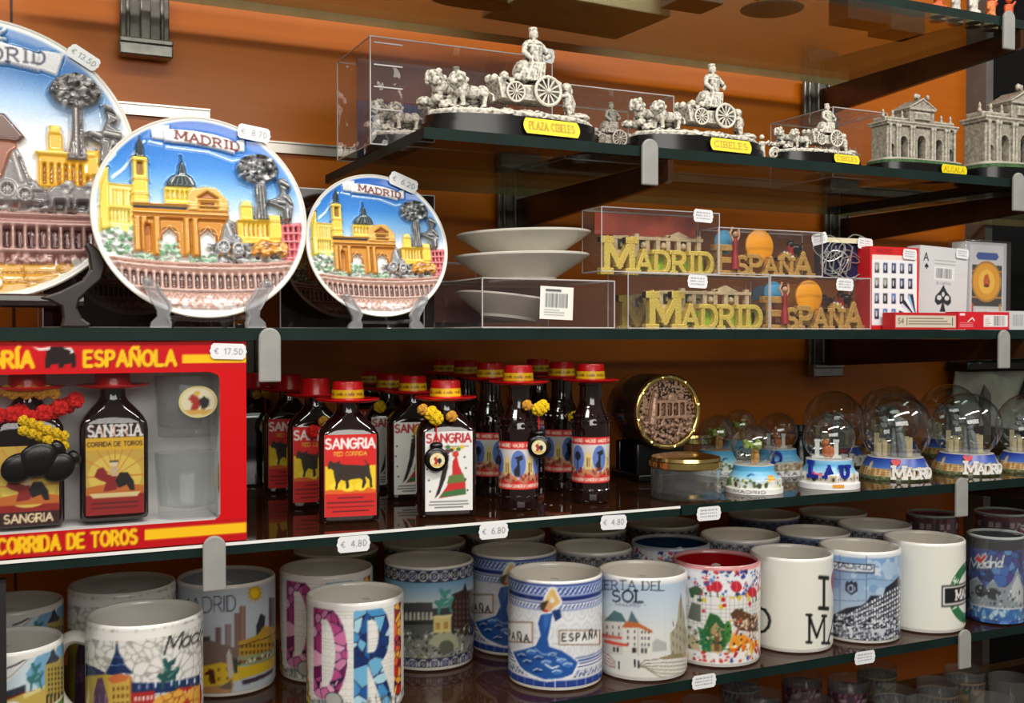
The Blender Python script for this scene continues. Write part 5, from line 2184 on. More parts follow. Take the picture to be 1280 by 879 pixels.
def gate_meshes():
    """triumphal gate: five openings, tall middle block under a pediment"""
    m = MB()
    L, dep, H = .084, .02, .030
    def arch(cx, w, h0, top, x0, x1):
        """wall strip x0..x1 with an arched opening"""
        r = w / 2
        pts = [(x0, 0), (cx - r, 0)] + [(cx - r, h0 - r)] + [(cx + r * math.cos(a), h0 - r + r * math.sin(a)) for a in (PI * (1 - i / 12) for i in range(13))] + [(cx + r, 0), (x1, 0), (x1, top), (x0, top)]
        for y in (-dep / 2, dep / 2):
            pass
        m.prism([(x0, 0), (cx - r, 0), (cx - r, h0 - r), (x0, h0 - r)], -dep / 2, dep / 2)
        m.prism([(cx + r, 0), (x1, 0), (x1, h0 - r), (cx + r, h0 - r)], -dep / 2, dep / 2)
        n = 12
        A = [(cx + r * math.cos(PI * (1 - i / n)), h0 - r + r * math.sin(PI * (1 - i / n))) for i in range(n + 1)]
        prev = [x0] + [x0 + (x1 - x0) * i / n for i in range(1, n)] + [x1]
        for i in range(n):
            a, b = A[i], A[i + 1]
            m.prism([(prev[i] if i else x0, a[1] if i else h0 - r), a, b, (prev[i + 1], b[1] if i < n - 1 else h0 - r), (prev[i + 1], top), (prev[i], top)], -dep / 2, dep / 2) if False else None
        m.prism([(x0, h0 - r)] + A[:n // 2 + 1] + [(cx, top), (x0, top)], -dep / 2, dep / 2)
        m.prism([(x1, h0 - r), (x1, top), (cx, top)] + A[n // 2:], -dep / 2, dep / 2)
    xs = [-.042, -.030, -.013, .013, .030, .042]
    spec = [(.0055, .013, .030), (.0092, .021, .030), (.0100, .023, .034), (.0092, .021, .030), (.0055, .013, .030)]
    for i, (w, h, top) in enumerate(spec):
        arch((xs[i] + xs[i + 1]) / 2, w, h, top, xs[i], xs[i + 1])
    m.box((0, 0, .0315), (.087, dep + .004, .0022))
    m.box((0, 0, .0335), (.0885, dep + .0055, .0012))
    m.box((-.029, 0, .0362), (.027, dep * .8, .004))
    m.box((.029, 0, .0362), (.027, dep * .8, .004))
    m.box((0, 0, .0395), (.03, dep, .013))
    m.box((0, 0, .0465), (.0325, dep + .003, .0018))
    m.prism([(-.017, .047), (.017, .047), (0, .0548)], -dep / 2 - .001, dep / 2 + .001)
    m.prism([(-.0185, .047), (-.0165, .0475), (0, .0556), (.0165, .0475), (.0185, .047), (0, .0572)], -dep / 2 - .002, dep / 2 + .002)
    m.box((0, -.0095, .0405), (.018, .004, .007))
    for x in (-.0395, -.0315, -.0285, -.0145, -.0115, .0115, .0145, .0285, .0315, .0395):
        m.lathe([(.0018, .0), (.0018, .0012), (.0013, .0018), (.0012, .0275), (.0018, .0288), (.0018, .0305)], 10, M=Matrix.Translation((x, -dep / 2 - .0012, 0)))
    for x in (-.0415, -.030, -.0185, .0185, .030, .0415):
        m.lathe([(.0014, 0), (.0018, .0015), (.001, .003), (.0014, .005), (.0003, .0075)], 8, M=Matrix.Translation((x, -.004, .038)))
    for x in (-.0075, .0075):
        m.ball((x, -.009, .0585), (.002, .002, .003), sub=1)
    m.ball((0, -.004, .0595), (.004, .003, .0034), sub=1)
    base = MB()
    base.slab(oval(.105, .05, e=3), 0, .0095)
    lawn = MB()
    lawn.slab(oval(.099, .045, e=3), .0095, .0125)
    plinth = MB()
    plinth.slab(oval(.096, .036, e=4), .0125, .0145)
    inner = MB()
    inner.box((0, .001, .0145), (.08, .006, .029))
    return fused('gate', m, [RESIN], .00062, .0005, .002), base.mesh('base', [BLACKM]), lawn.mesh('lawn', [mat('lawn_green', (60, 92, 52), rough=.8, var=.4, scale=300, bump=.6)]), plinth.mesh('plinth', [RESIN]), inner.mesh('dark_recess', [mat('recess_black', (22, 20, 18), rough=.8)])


GATE = gate_meshes()


def put_gate(x, y, z, s, label, turn=0.0, plaque=True):
    t = thing('gate_model', label, 'figurine', (x, y, z), (0, 0, turn))
    t.scale = (s,) * 3
    obj('gate', GATE[0], t, (0, .002, .0145))
    obj('base', GATE[1], t)
    obj('lawn', GATE[2], t)
    obj('plinth', GATE[3], t)
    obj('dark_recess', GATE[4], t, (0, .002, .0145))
    if plaque:
        obj('plaque', plaque_mesh('ALCALA', .036, .0085), t, (.022, -.0252, .0055), (0, 0, rad(6)))
    return t


# ------------------------------------------------------------------ snow globes
def globe_base_mesh(kind, r0, r1, h, foot):
    """printed base: r0 bottom, r1 top"""
    n, rows = 144, 34
    c = Canvas(-PI, 0, PI, 1, 60, (220, 220, 216))
    rr = np.random.default_rng(5)
    if kind == 'madrid':
        c.vgrad([(0, (70, 84, 50)), (.14, (96, 92, 62)), (.2, (190, 150, 90)), (.5, (206, 170, 110)), (.56, (70, 110, 190)), (1, (36, 60, 150))])
        for x in np.arange(-PI, PI, .16):
            h2 = .5 + .1 * math.sin(x * 3) + rr.uniform(-.03, .06)
            c.rect(x, .18, x + .15, h2, [(206, 172, 112), (180, 138, 80), (222, 196, 146)][int((x + 4) * 7) % 3])
            for j in range(3):
                c.rect(x + .03, .24 + j * .1, x + .07, .3 + j * .1, (120, 84, 46))
                c.rect(x + .09, .24 + j * .1, x + .12, .3 + j * .1, (120, 84, 46))
        for x in (-2.2, -.9, 1.25, 2.4):
            c.rect(x, .4, x + .12, .72, (222, 196, 146))
            c.poly([(x - .02, .7), (x + .06, .86), (x + .14, .7)], (196, 170, 130))
        c.specks(-PI, .0, PI, .16, 200, [(60, 84, 40), (110, 120, 80), (140, 140, 120)], .02, .05, 4)
    elif kind == 'island':
        c.vgrad([(0, (236, 236, 232)), (.2, (236, 236, 232)), (.24, (226, 226, 214)), (.5, (200, 222, 236)), (.7, (120, 190, 226)), (1, (70, 170, 220))])
        for i in range(70):
            x = rr.uniform(-PI, PI)
            y = rr.uniform(.26, .5)
            c.ell(x, y, .07, .06, [(226, 206, 120), (236, 232, 222), (110, 140, 70), (90, 110, 80)][i % 4])
        for x in (-.75, .2, .5):
            c.ell(x, .33, .09, .1, (66, 84, 66))
        c.poly([(-.25, .62), (-.1, .7), (.05, .68), (-.02, .74), (-.12, .76), (-.3, .68)], (50, 96, 150))
        c.rect(.62, .5, .95, .68, (226, 150, 40))
        c.rect(.62, .57, .95, .61, (240, 206, 60))
        c.poly([(-1.2, .25), (-1.15, .6), (-1.0, .6), (-.95, .25)], (96, 140, 70))
        c.text('MADRID', -.72, .05, .10, (60, 60, 64), w=.2, sx=2.1, gap=.3)
    elif kind == 'plaza':
        c.vgrad([(0, (236, 236, 236)), (.25, (238, 238, 238)), (.27, (206, 196, 176)), (.5, (226, 224, 220)), (.56, (180, 214, 240)), (.8, (100, 180, 226)), (1, (150, 206, 236))])
        for i in range(26):
            x = -PI + i * .245
            c.rect(x, .28, x + .2, .44 + .06 * (i % 3), [(232, 230, 226), (206, 186, 140), (236, 236, 234), (190, 176, 160)][i % 4])
            c.rect(x + .05, .31, x + .09, .42, (90, 84, 80))
            c.rect(x + .12, .31, x + .15, .42, (90, 84, 80))
        c.ell(-.55, .38, .12, .11, (40, 40, 44))
        c.poly([(-.9, .47), (-.2, .48), (-.3, .58), (-.5, .54), (-.6, .62), (-.75, .53)], (206, 60, 90))
        c.ell(.15, .36, .06, .07, (60, 60, 66))
        c.rect(.12, .08, .5, .2, (214, 120, 40))
        c.rect(.12, .12, .5, .16, (240, 190, 60))
    else:  # 'D'
        c.vgrad([(0, (226, 226, 226)), (.2, (226, 226, 226)), (.23, (150, 140, 120)), (.5, (190, 184, 170)), (.62, (120, 184, 226)), (1, (70, 160, 216))])
        for i in range(90):
            c.ell(rr.uniform(-PI, PI), rr.uniform(.24, .5), .08, .06, [(206, 196, 176), (150, 130, 100), (176, 120, 70), (226, 226, 222)][i % 4])
        c.text('ESPAÑA', -.9, .05, .12, (40, 40, 44), w=.22, sx=2.4, gap=.35)
    c.bake()
    t = np.arange(n) * 2 * PI / n
    th = np.where(t > PI, t - 2 * PI, t)
    V, C = [], []
    for j in range(rows):
        q = j / (rows - 1)
        if kind in ('plaza', 'D', 'island'):
            r = r0 * (1.0 if q < .2 else .9 if q < .5 else .9 + (r1 / r0 - .9) * min(1, (q - .5) / .3))
            wob = 1 + (.04 * np.sin(th * 9) + .03 * np.sin(th * 5 + 1)) * (.2 < q < .55)
        else:
            r = r0 + (r1 - r0) * q ** 1.5
            wob = 1 + .012 * np.sin(th * 7) * (q < .5)
        V.append(np.stack([r * wob * np.sin(t), -r * wob * np.cos(t), np.full(n, h * q)], 1))
        C.append(c.at(th, np.full(n, q)))
    mb = MB()
    mb.grid(np.concatenate(V), n, rows, col=np.concatenate(C), closed=True)
    mb.add(np.concatenate([V[-1], [[0, 0, h]]]), [(i, (i + 1) % n, n) for i in range(n)], col=(232, 230, 226))
    return mb.mesh('base', [PLASTIC])


GLB = {'madrid': globe_base_mesh('madrid', .0375, .0285, .022, 0), 'island': globe_base_mesh('island', .028, .0195, .026, 0), 'plaza': globe_base_mesh('plaza', .030, .0225, .028, 0), 'shore': globe_base_mesh('D', .028, .0195, .027, 0)}


def curved_word(word, r, z, h, sx, w, a0, gap, th=.0022, name='raised_letters', mt=None):
    mb = MB()
    a = a0
    for i, ch in enumerate(word):
        hh = h * (1.3 if i == 0 and len(word) > 2 else 1)
        gw = GL[ch][0] * hh * sx
        g = MB()
        glyph_prism(g, ch, -gw / 2, 0, hh, sx, w, -th, .001)
        a += gw / 2 / r
        M = Matrix.Rotation(a, 4, 'Z') @ Matrix.Translation((0, -r, z))
        for V in g.v:
            pass
        mb.add(np.concatenate(g.v), g.f, M=M)
        a += gw / 2 / r + gap / r
    return mb.mesh(name, [mt or WHITEP], smooth=False)


def heart_mesh(s):
    mb = MB()
    mb.prism([(s * .06 * 16 * math.sin(t * PI / 14) ** 3, s * .06 * (13 * math.cos(t * PI / 14) - 5 * math.cos(t * PI / 7) - 2 * math.cos(t * 3 * PI / 14) - math.cos(t * 4 * PI / 14))) for t in range(28)], -.0015, .001)
    return mb.mesh('heart', [mat('heart_red', (190, 20, 36), rough=.3)])


def scene_mesh(kind, s):
    """little cast scene standing in the globe"""
    a, b = MB(), MB()
    rr = np.random.default_rng(9)
    if kind == 'madrid':
        for i in range(22):
            x, y = rr.uniform(-.6, .6), rr.uniform(-.3, .3)
            hh = rr.uniform(.2, .5) + .4 * abs(x)
            a.box((x * s, y * s, hh * s / 2), (.16 * s, .16 * s, hh * s))
        b.tube([(-.05 * s, -.2 * s, 0), (-.05 * s, -.2 * s, .95 * s)], [.12 * s, .07 * s], 10)
        for i in range(16):
            b.ball((-.08 * s + rr.uniform(-.3, .3) * s, -.2 * s + rr.uniform(-.12, .12) * s, 1.1 * s + rr.uniform(-.12, .15) * s), .14 * s, sub=1)
        b.tube([(.24 * s, -.25 * s, 0), (.2 * s, -.25 * s, .5 * s), (.1 * s, -.22 * s, .8 * s)], [.16 * s, .17 * s, .1 * s], 8)
        b.ball((.1 * s, -.24 * s, .9 * s), .13 * s, sub=2)
        return a.mesh('city_scene', [SANDP]), b.mesh('statue', [mat('pewter_paint', (120, 124, 124), rough=.4, var=.3, scale=300)])
    if kind == 'island':
        a.tube([(-.05 * s, 0, 0), (-.02 * s, 0, .8 * s)], [.12 * s, .09 * s], 8)
        a.ball((.12 * s, -.05 * s, .35 * s), (.2 * s, .18 * s, .36 * s), sub=2)
        a.ball((.12 * s, -.1 * s, .72 * s), .16 * s, sub=2)
        for i in range(24):
            b.ball((rr.uniform(-.45, .4) * s, rr.uniform(-.3, .3) * s, 1.0 * s + rr.uniform(-.1, .14) * s), .17 * s, sub=1)
        return a.mesh('bear', [mat('ochre_paint', (190, 140, 70), rough=.5, var=.3)]), b.mesh('tree_crown', [mat('moss_green_paint', (140, 160, 70), rough=.6, var=.4, scale=300)])
    for i in (-1, 1):
        a.box((.42 * i * s - .1 * s, 0, .35 * s), (.2 * s, .3 * s, .8 * s))
        a.box((.42 * i * s - .1 * s, 0, .8 * s), (.26 * s, .34 * s, .1 * s))
    a.box((-.1 * s, 0, .06 * s), (1.3 * s, .5 * s, .12 * s))
    b.ball((-.12 * s, -.2 * s, .35 * s), (.22 * s, .18 * s, .34 * s), sub=2)
    b.ball((-.16 * s, -.24 * s, .72 * s), .18 * s, sub=2)
    b.ball((.08 * s, -.2 * s, .3 * s), (.16 * s, .16 * s, .3 * s), sub=2)
    return a.mesh('monument', [WHITEP]), b.mesh('bear', [mat('terracotta_paint', (196, 106, 50), rough=.5, var=.2)])


def globe_glass(r, h):
    prof = []
    zc = h + r * .82
    a0 = -math.acos(min(1, .82)) - 0
    for i in range(25):
        a = -PI / 2 + math.acos(.82) + (PI - math.acos(.82)) * i / 24 if False else math.asin(-.82) + (PI / 2 - math.asin(-.82)) * i / 24
        prof.append((max(.0002, r * math.cos(a)), zc + r * math.sin(a)))
    mb = MB()
    mb.lathe(prof, 56, caps=False)
    return mb.mesh('glass_ball', [clear('globe_glass', (240, 244, 244), 1.8, .012, top=.8, pw=2.4)]), zc


HIGHL = mat('blue_letter', (24, 44, 150), rough=.3)
GLOBE_PARTS = {}


def put_globe(kind, x, y, z, rg, label, scale=1.0, turn=0.0, group=None):
    hb = {'madrid': .022, 'island': .026, 'plaza': .028, 'shore': .027}[kind]
    key = (kind, rg)
    if key not in GLOBE_PARTS:
        g, zc = globe_glass(rg, hb)
        sc = scene_mesh('plaza' if kind == 'shore' else kind, rg * .86)
        ex = []
        if kind == 'madrid':
            ex = [('raised_letters', curved_word('MADRID', .0375, .003, .0095, .95, .2, -.05, .0012), None), ('heart', heart_mesh(.0052), 'h')]
        if kind == 'plaza':
            ex = [('raised_letters', curved_word('LAU', .0255, .0125, .0105, .95, .26, -.72, .0075, mt=HIGHL), None)]
        if kind == 'shore':
            ex = [('raised_letters', curved_word('D', .022, .014, .011, 1.0, .24, -.2, .003, mt=HIGHL), None)]
        GLOBE_PARTS[key] = (g, sc, ex)
    g, sc, ex = GLOBE_PARTS[key]
    t = thing('snow_globe', label, 'snow globe', (x, y, z), (0, 0, facing((x, y)) + turn), group)
    t.scale = (scale,) * 3
    obj('base', GLB[kind], t)
    obj('glass_ball', g, t)
    for m in sc:
        obj(m.name.split('.')[0], m, t, (0, 0, hb + .0004))
    for n, m, k in ex:
        o = obj(n, m, t)
        if k == 'h':
            o.location = (.0322 * math.sin(.02), -.0322 * math.cos(.02), .0182)
            o.rotation_euler = (rad(-22), 0, .1)
    return t


# ------------------------------------------------------------------ glass box with gold lid, barrel
def put_jar(x, y, z, label, r=.032, h=.036):
    t = thing('glass_trinket_box', label, 'box', (x, y, z))
    a = MB()
    a.lathe([(.0004, 0), (r * .96, 0), (r, .0015), (r, h * .72), (r * .96, h * .72), (r * .94, .006), (r * .5, .005), (.0004, .005)], 56, caps=False)
    obj('glass_body', a, t, mats=[clear('cut_glass', (250, 252, 252), 1.7, .02, .02, pw=3.5)])
    b = MB()
    b.lathe([(r * 1.01, h * .74), (r * 1.03, h * .76), (r * 1.03, h * .9), (r * 1.0, h * .92)], 56, caps=False)
    for i in range(36):
        an = i * 2 * PI / 36
        b.box((0, -r * 1.032, h * .83), (.0032, .001, h * .1), M=Matrix.Rotation(an, 4, 'Z'))
    b.lathe([(r * 1.0, h * .92), (r * .98, h), (r * .7, h * 1.05), (.0004, h * 1.06)], 56, caps=False)
    obj('gold_lid', b, t, mats=[GOLD])
    c = MB()
    c.lathe([(r * .3, .006), (r * .36, .008), (r * .36, h * .35), (r * .3, h * .4), (.0004, h * .4)], 32)
    obj('insert', c, t, mats=[mat('grey_velvet', (60, 58, 60), rough=.9)])
    return t


def put_barrel(x, y, z, label, turn, zc=.072, R=.0385, L=.07):
    t = thing('barrel_ornament', label, 'ornament', (x, y, z), (0, 0, turn))
    M = Matrix.Translation((0, -L / 2, zc)) @ Matrix.Rotation(-PI / 2, 4, 'X')
    b = MB()
    b.lathe([(R * .9, .0), (R * .98, .004), (R * 1.02, .02), (R * 1.05, L / 2), (R * 1.0, L - .012), (R * .86, L), (.0004, L)], 56, M=M)
    obj('body', b, t, mats=[mat('smoked_glass_brown', (52, 36, 28), rough=.12, coat=.6, var=.3)])
    ring = MB()
    pts = [(R * .94 * math.cos(i * PI / 28), -L / 2 - .001, zc + R * .94 * math.sin(i * PI / 28)) for i in range(56)]
    ring.tube(pts, .0032, 10, closed=True)
    for i in range(8):
        a = i * PI / 4 + .2
        ring.ball((R * .94 * math.cos(a), -L / 2 - .003, zc + R * .94 * math.sin(a)), .0026, sub=1)
    obj('gold_ring', ring, t, mats=[GOLD])
    rel = MB()
    rr = np.random.default_rng(6)
    rel.lathe([(.0004, .001), (R * .9, .001), (R * .9, .004), (.0004, .004)], 48, M=Matrix.Translation((0, -L / 2 - .001, zc)) @ Matrix.Rotation(-PI / 2, 4, 'X'))
    Y = -L / 2 - .0035
    for i in range(5):
        rel.box((-.010 + i * .0075, Y + .001, zc + .003), (.0022, .004, .016))
    rel.box((.005, Y + .001, zc + .011), (.036, .004, .003))
    rel.box((.005, Y + .001, zc - .005), (.036, .004, .003))
    rel.ball((.005, Y + .001, zc + .015), (.006, .003, .005), sub=2)
    for i in range(60):
        a, q = rr.uniform(PI, 2 * PI), math.sqrt(rr.uniform(.02, .8))
        rel.ball((R * .9 * q * math.cos(a), Y + .001, zc + R * .9 * q * math.sin(a) * .9 - .004), (rr.uniform(.0015, .004), .0022, rr.uniform(.0015, .003)), sub=1)
    rel.tube([(-.02, Y, zc - .012), (-.018, Y, zc + .004), (-.0165, Y, zc + .016)], [.005, .0045, .003], 8)
    rel.ball((-.016, Y, zc + .018), .0038, sub=2)
    obj('relief_disc', fused('relief_disc', rel, [COPPER], .0007, .0005, .002), t)
    st = MB()
    for s in (-1, 1):
        st.box((0, s * L * .28, (zc - R) / 2 + .003), (R * 1.5, .008, zc - R + .006))
    st.box((0, 0, .004), (R * 1.6, L * .9, .008))
    obj('stand', st, t, mats=[BLACKM], bevel=.002)
    tp = MB()
    tp.tube([(R * .8, -L * .1, zc), (R * 1.35, -L * .1, zc), (R * 1.4, -L * .1, zc - .008)], .003, 8)
    tp.ball((R * 1.3, -L * .1, zc + .007), .0042, sub=2)
    obj('spigot', tp, t, mats=[GOLD])
    return t


# ------------------------------------------------------------------ card packs
def pack_mesh(cv, w, d, h, side=(230, 230, 228), ppu=1700, name='carton'):
    """carton, print on its front (-y); origin at front bottom centre"""
    cv.bake()
    mb = MB()
    panel(mb, cv, ppu, 0)
    X = w / 2
    V = [(-X, 0, 0), (X, 0, 0), (X, d, 0), (-X, d, 0), (-X, 0, h), (X, 0, h), (X, d, h), (-X, d, h)]
    mb.add(V, [(0, 3, 2, 1), (4, 5, 6, 7), (1, 2, 6, 5), (2, 3, 7, 6), (3, 0, 4, 7)], col=side)
    return mb.mesh(name, [PAPER], smooth=False)


def art_souvenir_cards(w, h):
    c = Canvas(-w / 2, 0, w / 2, h, 2000, (206, 24, 30))
    c.rect(-w * .46, h * .05, w * .46, h * .84, (236, 236, 236))
    c.rect(-w * .46, h * .84, w * .46, h * .9, (236, 214, 206))
    c.text('MADRID', -w * .36, h * .92, h * .05, (150, 10, 20), w=.2, sx=1.0)
    rr = np.random.default_rng(3)
    for j in range(4):
        for i in range(5):
            x, y = -w * .42 + i * w * .17, h * (.68 - j * .185)
            c.rect(x - w * .01, y - h * .005, x + w * .135, y + h * .135, (222, 224, 230))
            k = [(70, 80, 120), (110, 120, 140), (60, 60, 70), (90, 120, 180), (140, 140, 130)][rr.integers(0, 5)]
            c.rect(x + w * .02, y, x + w * .105, y + h * .125, k)
            c.rect(x + w * .02, y, x + w * .105, y + h * .05, tuple(int(q * .5) for q in k))
            c.rect(x + w * .04, y + h * .03, x + w * .07, y + h * .1, (200, 200, 200))
    ox, oy = w * .46, h * .14
    for i in range(9):
        a = rad(92 + i * 10)
        k = [(236, 238, 240), (40, 44, 60), (150, 190, 226), (236, 238, 240), (30, 34, 46), (206, 214, 226)][i % 6]
        b = rad(92 + (i + 1) * 10)
        r = h * .30
        c.poly([(ox, oy), (ox + r * math.cos(a), oy + r * math.sin(a)), (ox + r * math.cos(b), oy + r * math.sin(b))], k)
    return c


def spade(c, x, y, s, k):
    c.poly([(x + s * .9 * math.sin(t) * (1 if abs(t) < 9 else 1), 0) for t in ()] or [(x, y + s * 1.15), (x + s * .35, y + s * .65), (x + s * .8, y + s * .25), (x + s * .85, y - s * .15), (x + s * .55, y - s * .42), (x + s * .2, y - s * .3), (x + s * .08, y - s * .2), (x + s * .3, y - s * .9), (x - s * .3, y - s * .9), (x - s * .08, y - s * .2), (x - s * .2, y - s * .3), (x - s * .55, y - s * .42), (x - s * .85, y - s * .15), (x - s * .8, y + s * .25), (x - s * .35, y + s * .65)], k)


def art_poker(w, h):
    c = Canvas(-w / 2, 0, w / 2, h, 2000, (206, 207, 208))
    spade(c, 0, h * .36, w * .2, (40, 42, 48))
    c.ell(-w * .08, h * .385, w * .05, h * .03, (206, 207, 208))
    c.ell(w * .08, h * .385, w * .05, h * .03, (206, 207, 208))
    c.ell(0, h * .43, w * .03, h * .03, (206, 207, 208))
    c.text('POKER', 0, h * .06, h * .075, (70, 72, 78), w=.15, sx=1.1, serif=True, align='c')
    c.text('A', -w * .42, h * .82, h * .09, (40, 40, 46), w=.16)
    spade(c, -w * .36, h * .75, w * .045, (30, 30, 36))
    rr = np.random.default_rng(2)
    c.rect(-w * .2, h * .6, w * .22, h * .76, (226, 226, 226))
    for i in range(15):
        c.rect(-w * .16 + i * w * .022, h * .62, -w * .16 + i * w * .022 + w * rr.uniform(.004, .014), h * .74, (60, 60, 66))
    c.text('50 CARTAS', 0, h * .545, h * .03, (110, 110, 116), w=.14, align='c', gap=.3)
    c.rect(-w * .2, h * .79, w * .24, h * .795, (120, 120, 126))
    c.rect(-w * .2, h * .83, w * .24, h * .835, (120, 120, 126))
    c.rect(-w / 2, h * .68, w / 2, h * .683, (176, 178, 180))
    return c


def art_baraja(w, h):
    c = Canvas(-w / 2, 0, w / 2, h, 2000, (176, 180, 186))
    c.rect(-w * .42, 0, w * .42, h * .97, (206, 208, 210))
    c.poly([(-w * .27, h * .84), (-w * .22, h * .88), (w * .25, h * .88), (w * .3, h * .84), (w * .24, h * .80), (-w * .22, h * .80)], (60, 90, 160))
    c.rect(-w * .36, h * .27, w * .38, h * .74, (64, 62, 60))
    for y in (.36, .66):
        c.rect(-w * .36, h * y, w * .38, h * (y + .02), (180, 130, 70))
    c.ell(0, h * .55, w * .37, h * .235, (176, 130, 60))
    c.ell(0, h * .55, w * .33, h * .21, (224, 160, 40))
    c.ell(0, h * .55, w * .2, h * .14, (238, 190, 70))
    c.poly([(-w * .05, h * .5), (w * .06, h * .5), (w * .09, h * .55), (w * .03, h * .64), (-w * .05, h * .62), (-w * .08, h * .55)], (190, 90, 40))
    c.ell(0, h * .505, w * .07, h * .02, (120, 40, 30))
    c.rect(-w * .36, 0, -w * .32, h * .3, (206, 70, 40))
    c.rect(w * .32, 0, w * .36, h * .3, (206, 150, 60))
    c.rect(-w * .26, 0, w * .32, h * .24, (222, 222, 222))
    rr = np.random.default_rng(4)
    for i in range(14):
        c.rect(-w * .14 + i * w * .022, h * .02, -w * .14 + i * w * .022 + w * rr.uniform(.004, .014), h * .14, (60, 60, 66))
    c.text('CARTAS', -w * .2, h * .17, h * .035, (80, 80, 86), w=.15, sx=1.1)
    return c
# ================================================================== the place
YF, YB, YW = .80, 1.085, 1.125          # shelf front edge, shelf back edge, back wall
ZT = {'top': EZ + .331, 'model': EZ + .164, 'plate': EZ + .0052, 'wine': EZ - .1515, 'mug': EZ - .308, 'low': EZ - .466}
TH = .009
VOLT = .0


def wall_mat():
    m = bpy.data.materials.new('orange_laminate')
    m.use_nodes = True
    nt = m.node_tree
    b = nt.nodes['Principled BSDF']
    b.inputs['Roughness'].default_value = .32
    b.inputs['Specular IOR Level'].default_value = .35
    tc = nt.nodes.new('ShaderNodeTexCoord')
    mp = nt.nodes.new('ShaderNodeMapping')
    mp.inputs['Scale'].default_value = (3, 3, 40)
    nz = nt.nodes.new('ShaderNodeTexNoise')
    nz.inputs['Scale'].default_value = 4
    nz.inputs['Detail'].default_value = 6
    rp = nt.nodes.new('ShaderNodeValToRGB')
    rp.color_ramp.elements[0].color = lin4((170, 86, 6))
    rp.color_ramp.elements[1].color = lin4((188, 100, 12))
    nt.links.new(tc.outputs['Object'], mp.inputs[0])
    nt.links.new(mp.outputs[0], nz.inputs['Vector'])
    nt.links.new(nz.outputs['Fac'], rp.inputs['Fac'])
    nt.links.new(rp.outputs['Color'], b.inputs['Base Color'])
    return m


ORG_W = wall_mat()
DARKW = mat('black_panel', (5, 5, 6), rough=.7, spec=.2)
w = MB()
w.box((-.17, YW + .01, EZ), (2.86, .02, 1.9))
struct('wall_back', w, [ORG_W])
w = MB()
w.box((2.1, YW + .06, EZ), (1.68, .02, 1.9))
struct('wall_right', w, [DARKW])
f = MB()
f.box((.6, .2, -.01), (6, 4.4, .02))
struct('floor', f, [mat('shop_floor_tile', (120, 112, 104), rough=.4, var=.1, scale=3)])
# metal inserts of the slat wall
xL = atY(262, 140, YW).x
for n, (x0, x1, v, u) in enumerate(((-1.5, xL, 137, 169), (xL, 1.26, 187, 380))):
    z = atY(u, v, YW).z
    t = MB()
    t.box(((x0 + x1) / 2, YW - .001, z), (x1 - x0, .003, .010))
    t.box(((x0 + x1) / 2, YW - .0025, z + .0052), (x1 - x0, .005, .0018))
    t.box(((x0 + x1) / 2, YW - .0025, z - .0052), (x1 - x0, .005, .0014))
    struct('trim_%d' % (n + 1), t, [mat('aluminium', (206, 200, 190), rough=.28, metal=.8, var=.05)])
# joints between wall boards
for n, x in enumerate((atY(14, 10, YW).x,)):
    t = MB()
    t.box((x, YW - .0004, EZ), (.0022, .001, 1.9))
    struct('trim_%d' % (n + 3), t, [mat('board_joint', (60, 26, 6), rough=.6)])
t = MB()
t.box((1.262, YW - .01, EZ), (.014, .05, 1.9))
struct('trim_4', t, [mat('grey_post', (96, 92, 88), rough=.4)])
# dark upright at the near left, under the wine shelf
t = MB()
xp = atY(8, 800, .79).x
t.box((xp - .03, .80, EZ - .165 - .3), (.06, .02, .6))
struct('trim_5', t, [mat('dark_post', (30, 27, 26), rough=.5)])


# ------------------------------------------------------------------ shelves
def shelf_glass():
    m = clear('shelf_glass', (206, 214, 208), 1.52, .03, .0)
    return m


EDGE = mat('green_glass_edge', (12, 32, 28), rough=.55, var=.3, scale=20, spec=.2)
EDGEB = mat('lit_back_edge', (168, 140, 96), rough=.3)  # tan stands in for light caught by the glass back edge
GLINT = mat('white_edge_glint', (236, 236, 232), rough=.25, var=.03)


def shelf(name, zt, x0, x1, label, glint_x=None):
    brown = zt < EZ - .1  # brown haze stands in for the orange wall mirrored in the lower shelves
    t = thing('glass_shelf', label, 'shelf', ((x0 + x1) / 2, YF, zt))
    w2 = (x1 - x0) / 2
    p = MB()
    d = YB - YF
    V = [(-w2, 0, -TH), (w2, 0, -TH), (w2, d, -TH), (-w2, d, -TH), (-w2, 0, 0), (w2, 0, 0), (w2, d, 0), (-w2, d, 0)]
    p.add(V, [(0, 3, 2, 1), (4, 5, 6, 7)], 0)
    p.add(V, [(0, 1, 5, 4), (1, 2, 6, 5), (3, 0, 4, 7)], 1)
    p.add(V, [(2, 3, 7, 6)], 2)
    obj('glass_panel', p.mesh('glass_panel', [shelf_glass() if not brown else clear('brown_reflection_glass', (196, 188, 176), 1.55, .03, .14, (122, 72, 44)), EDGE, EDGEB], smooth=False), t)
    if glint_x:
        a, b = glint_x
        q = MB()  # white bar stands in for light reflected along the front bevel
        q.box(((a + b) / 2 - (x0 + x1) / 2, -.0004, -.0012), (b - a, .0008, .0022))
        obj('edge_glint', q, t, mats=[GLINT])
    return t


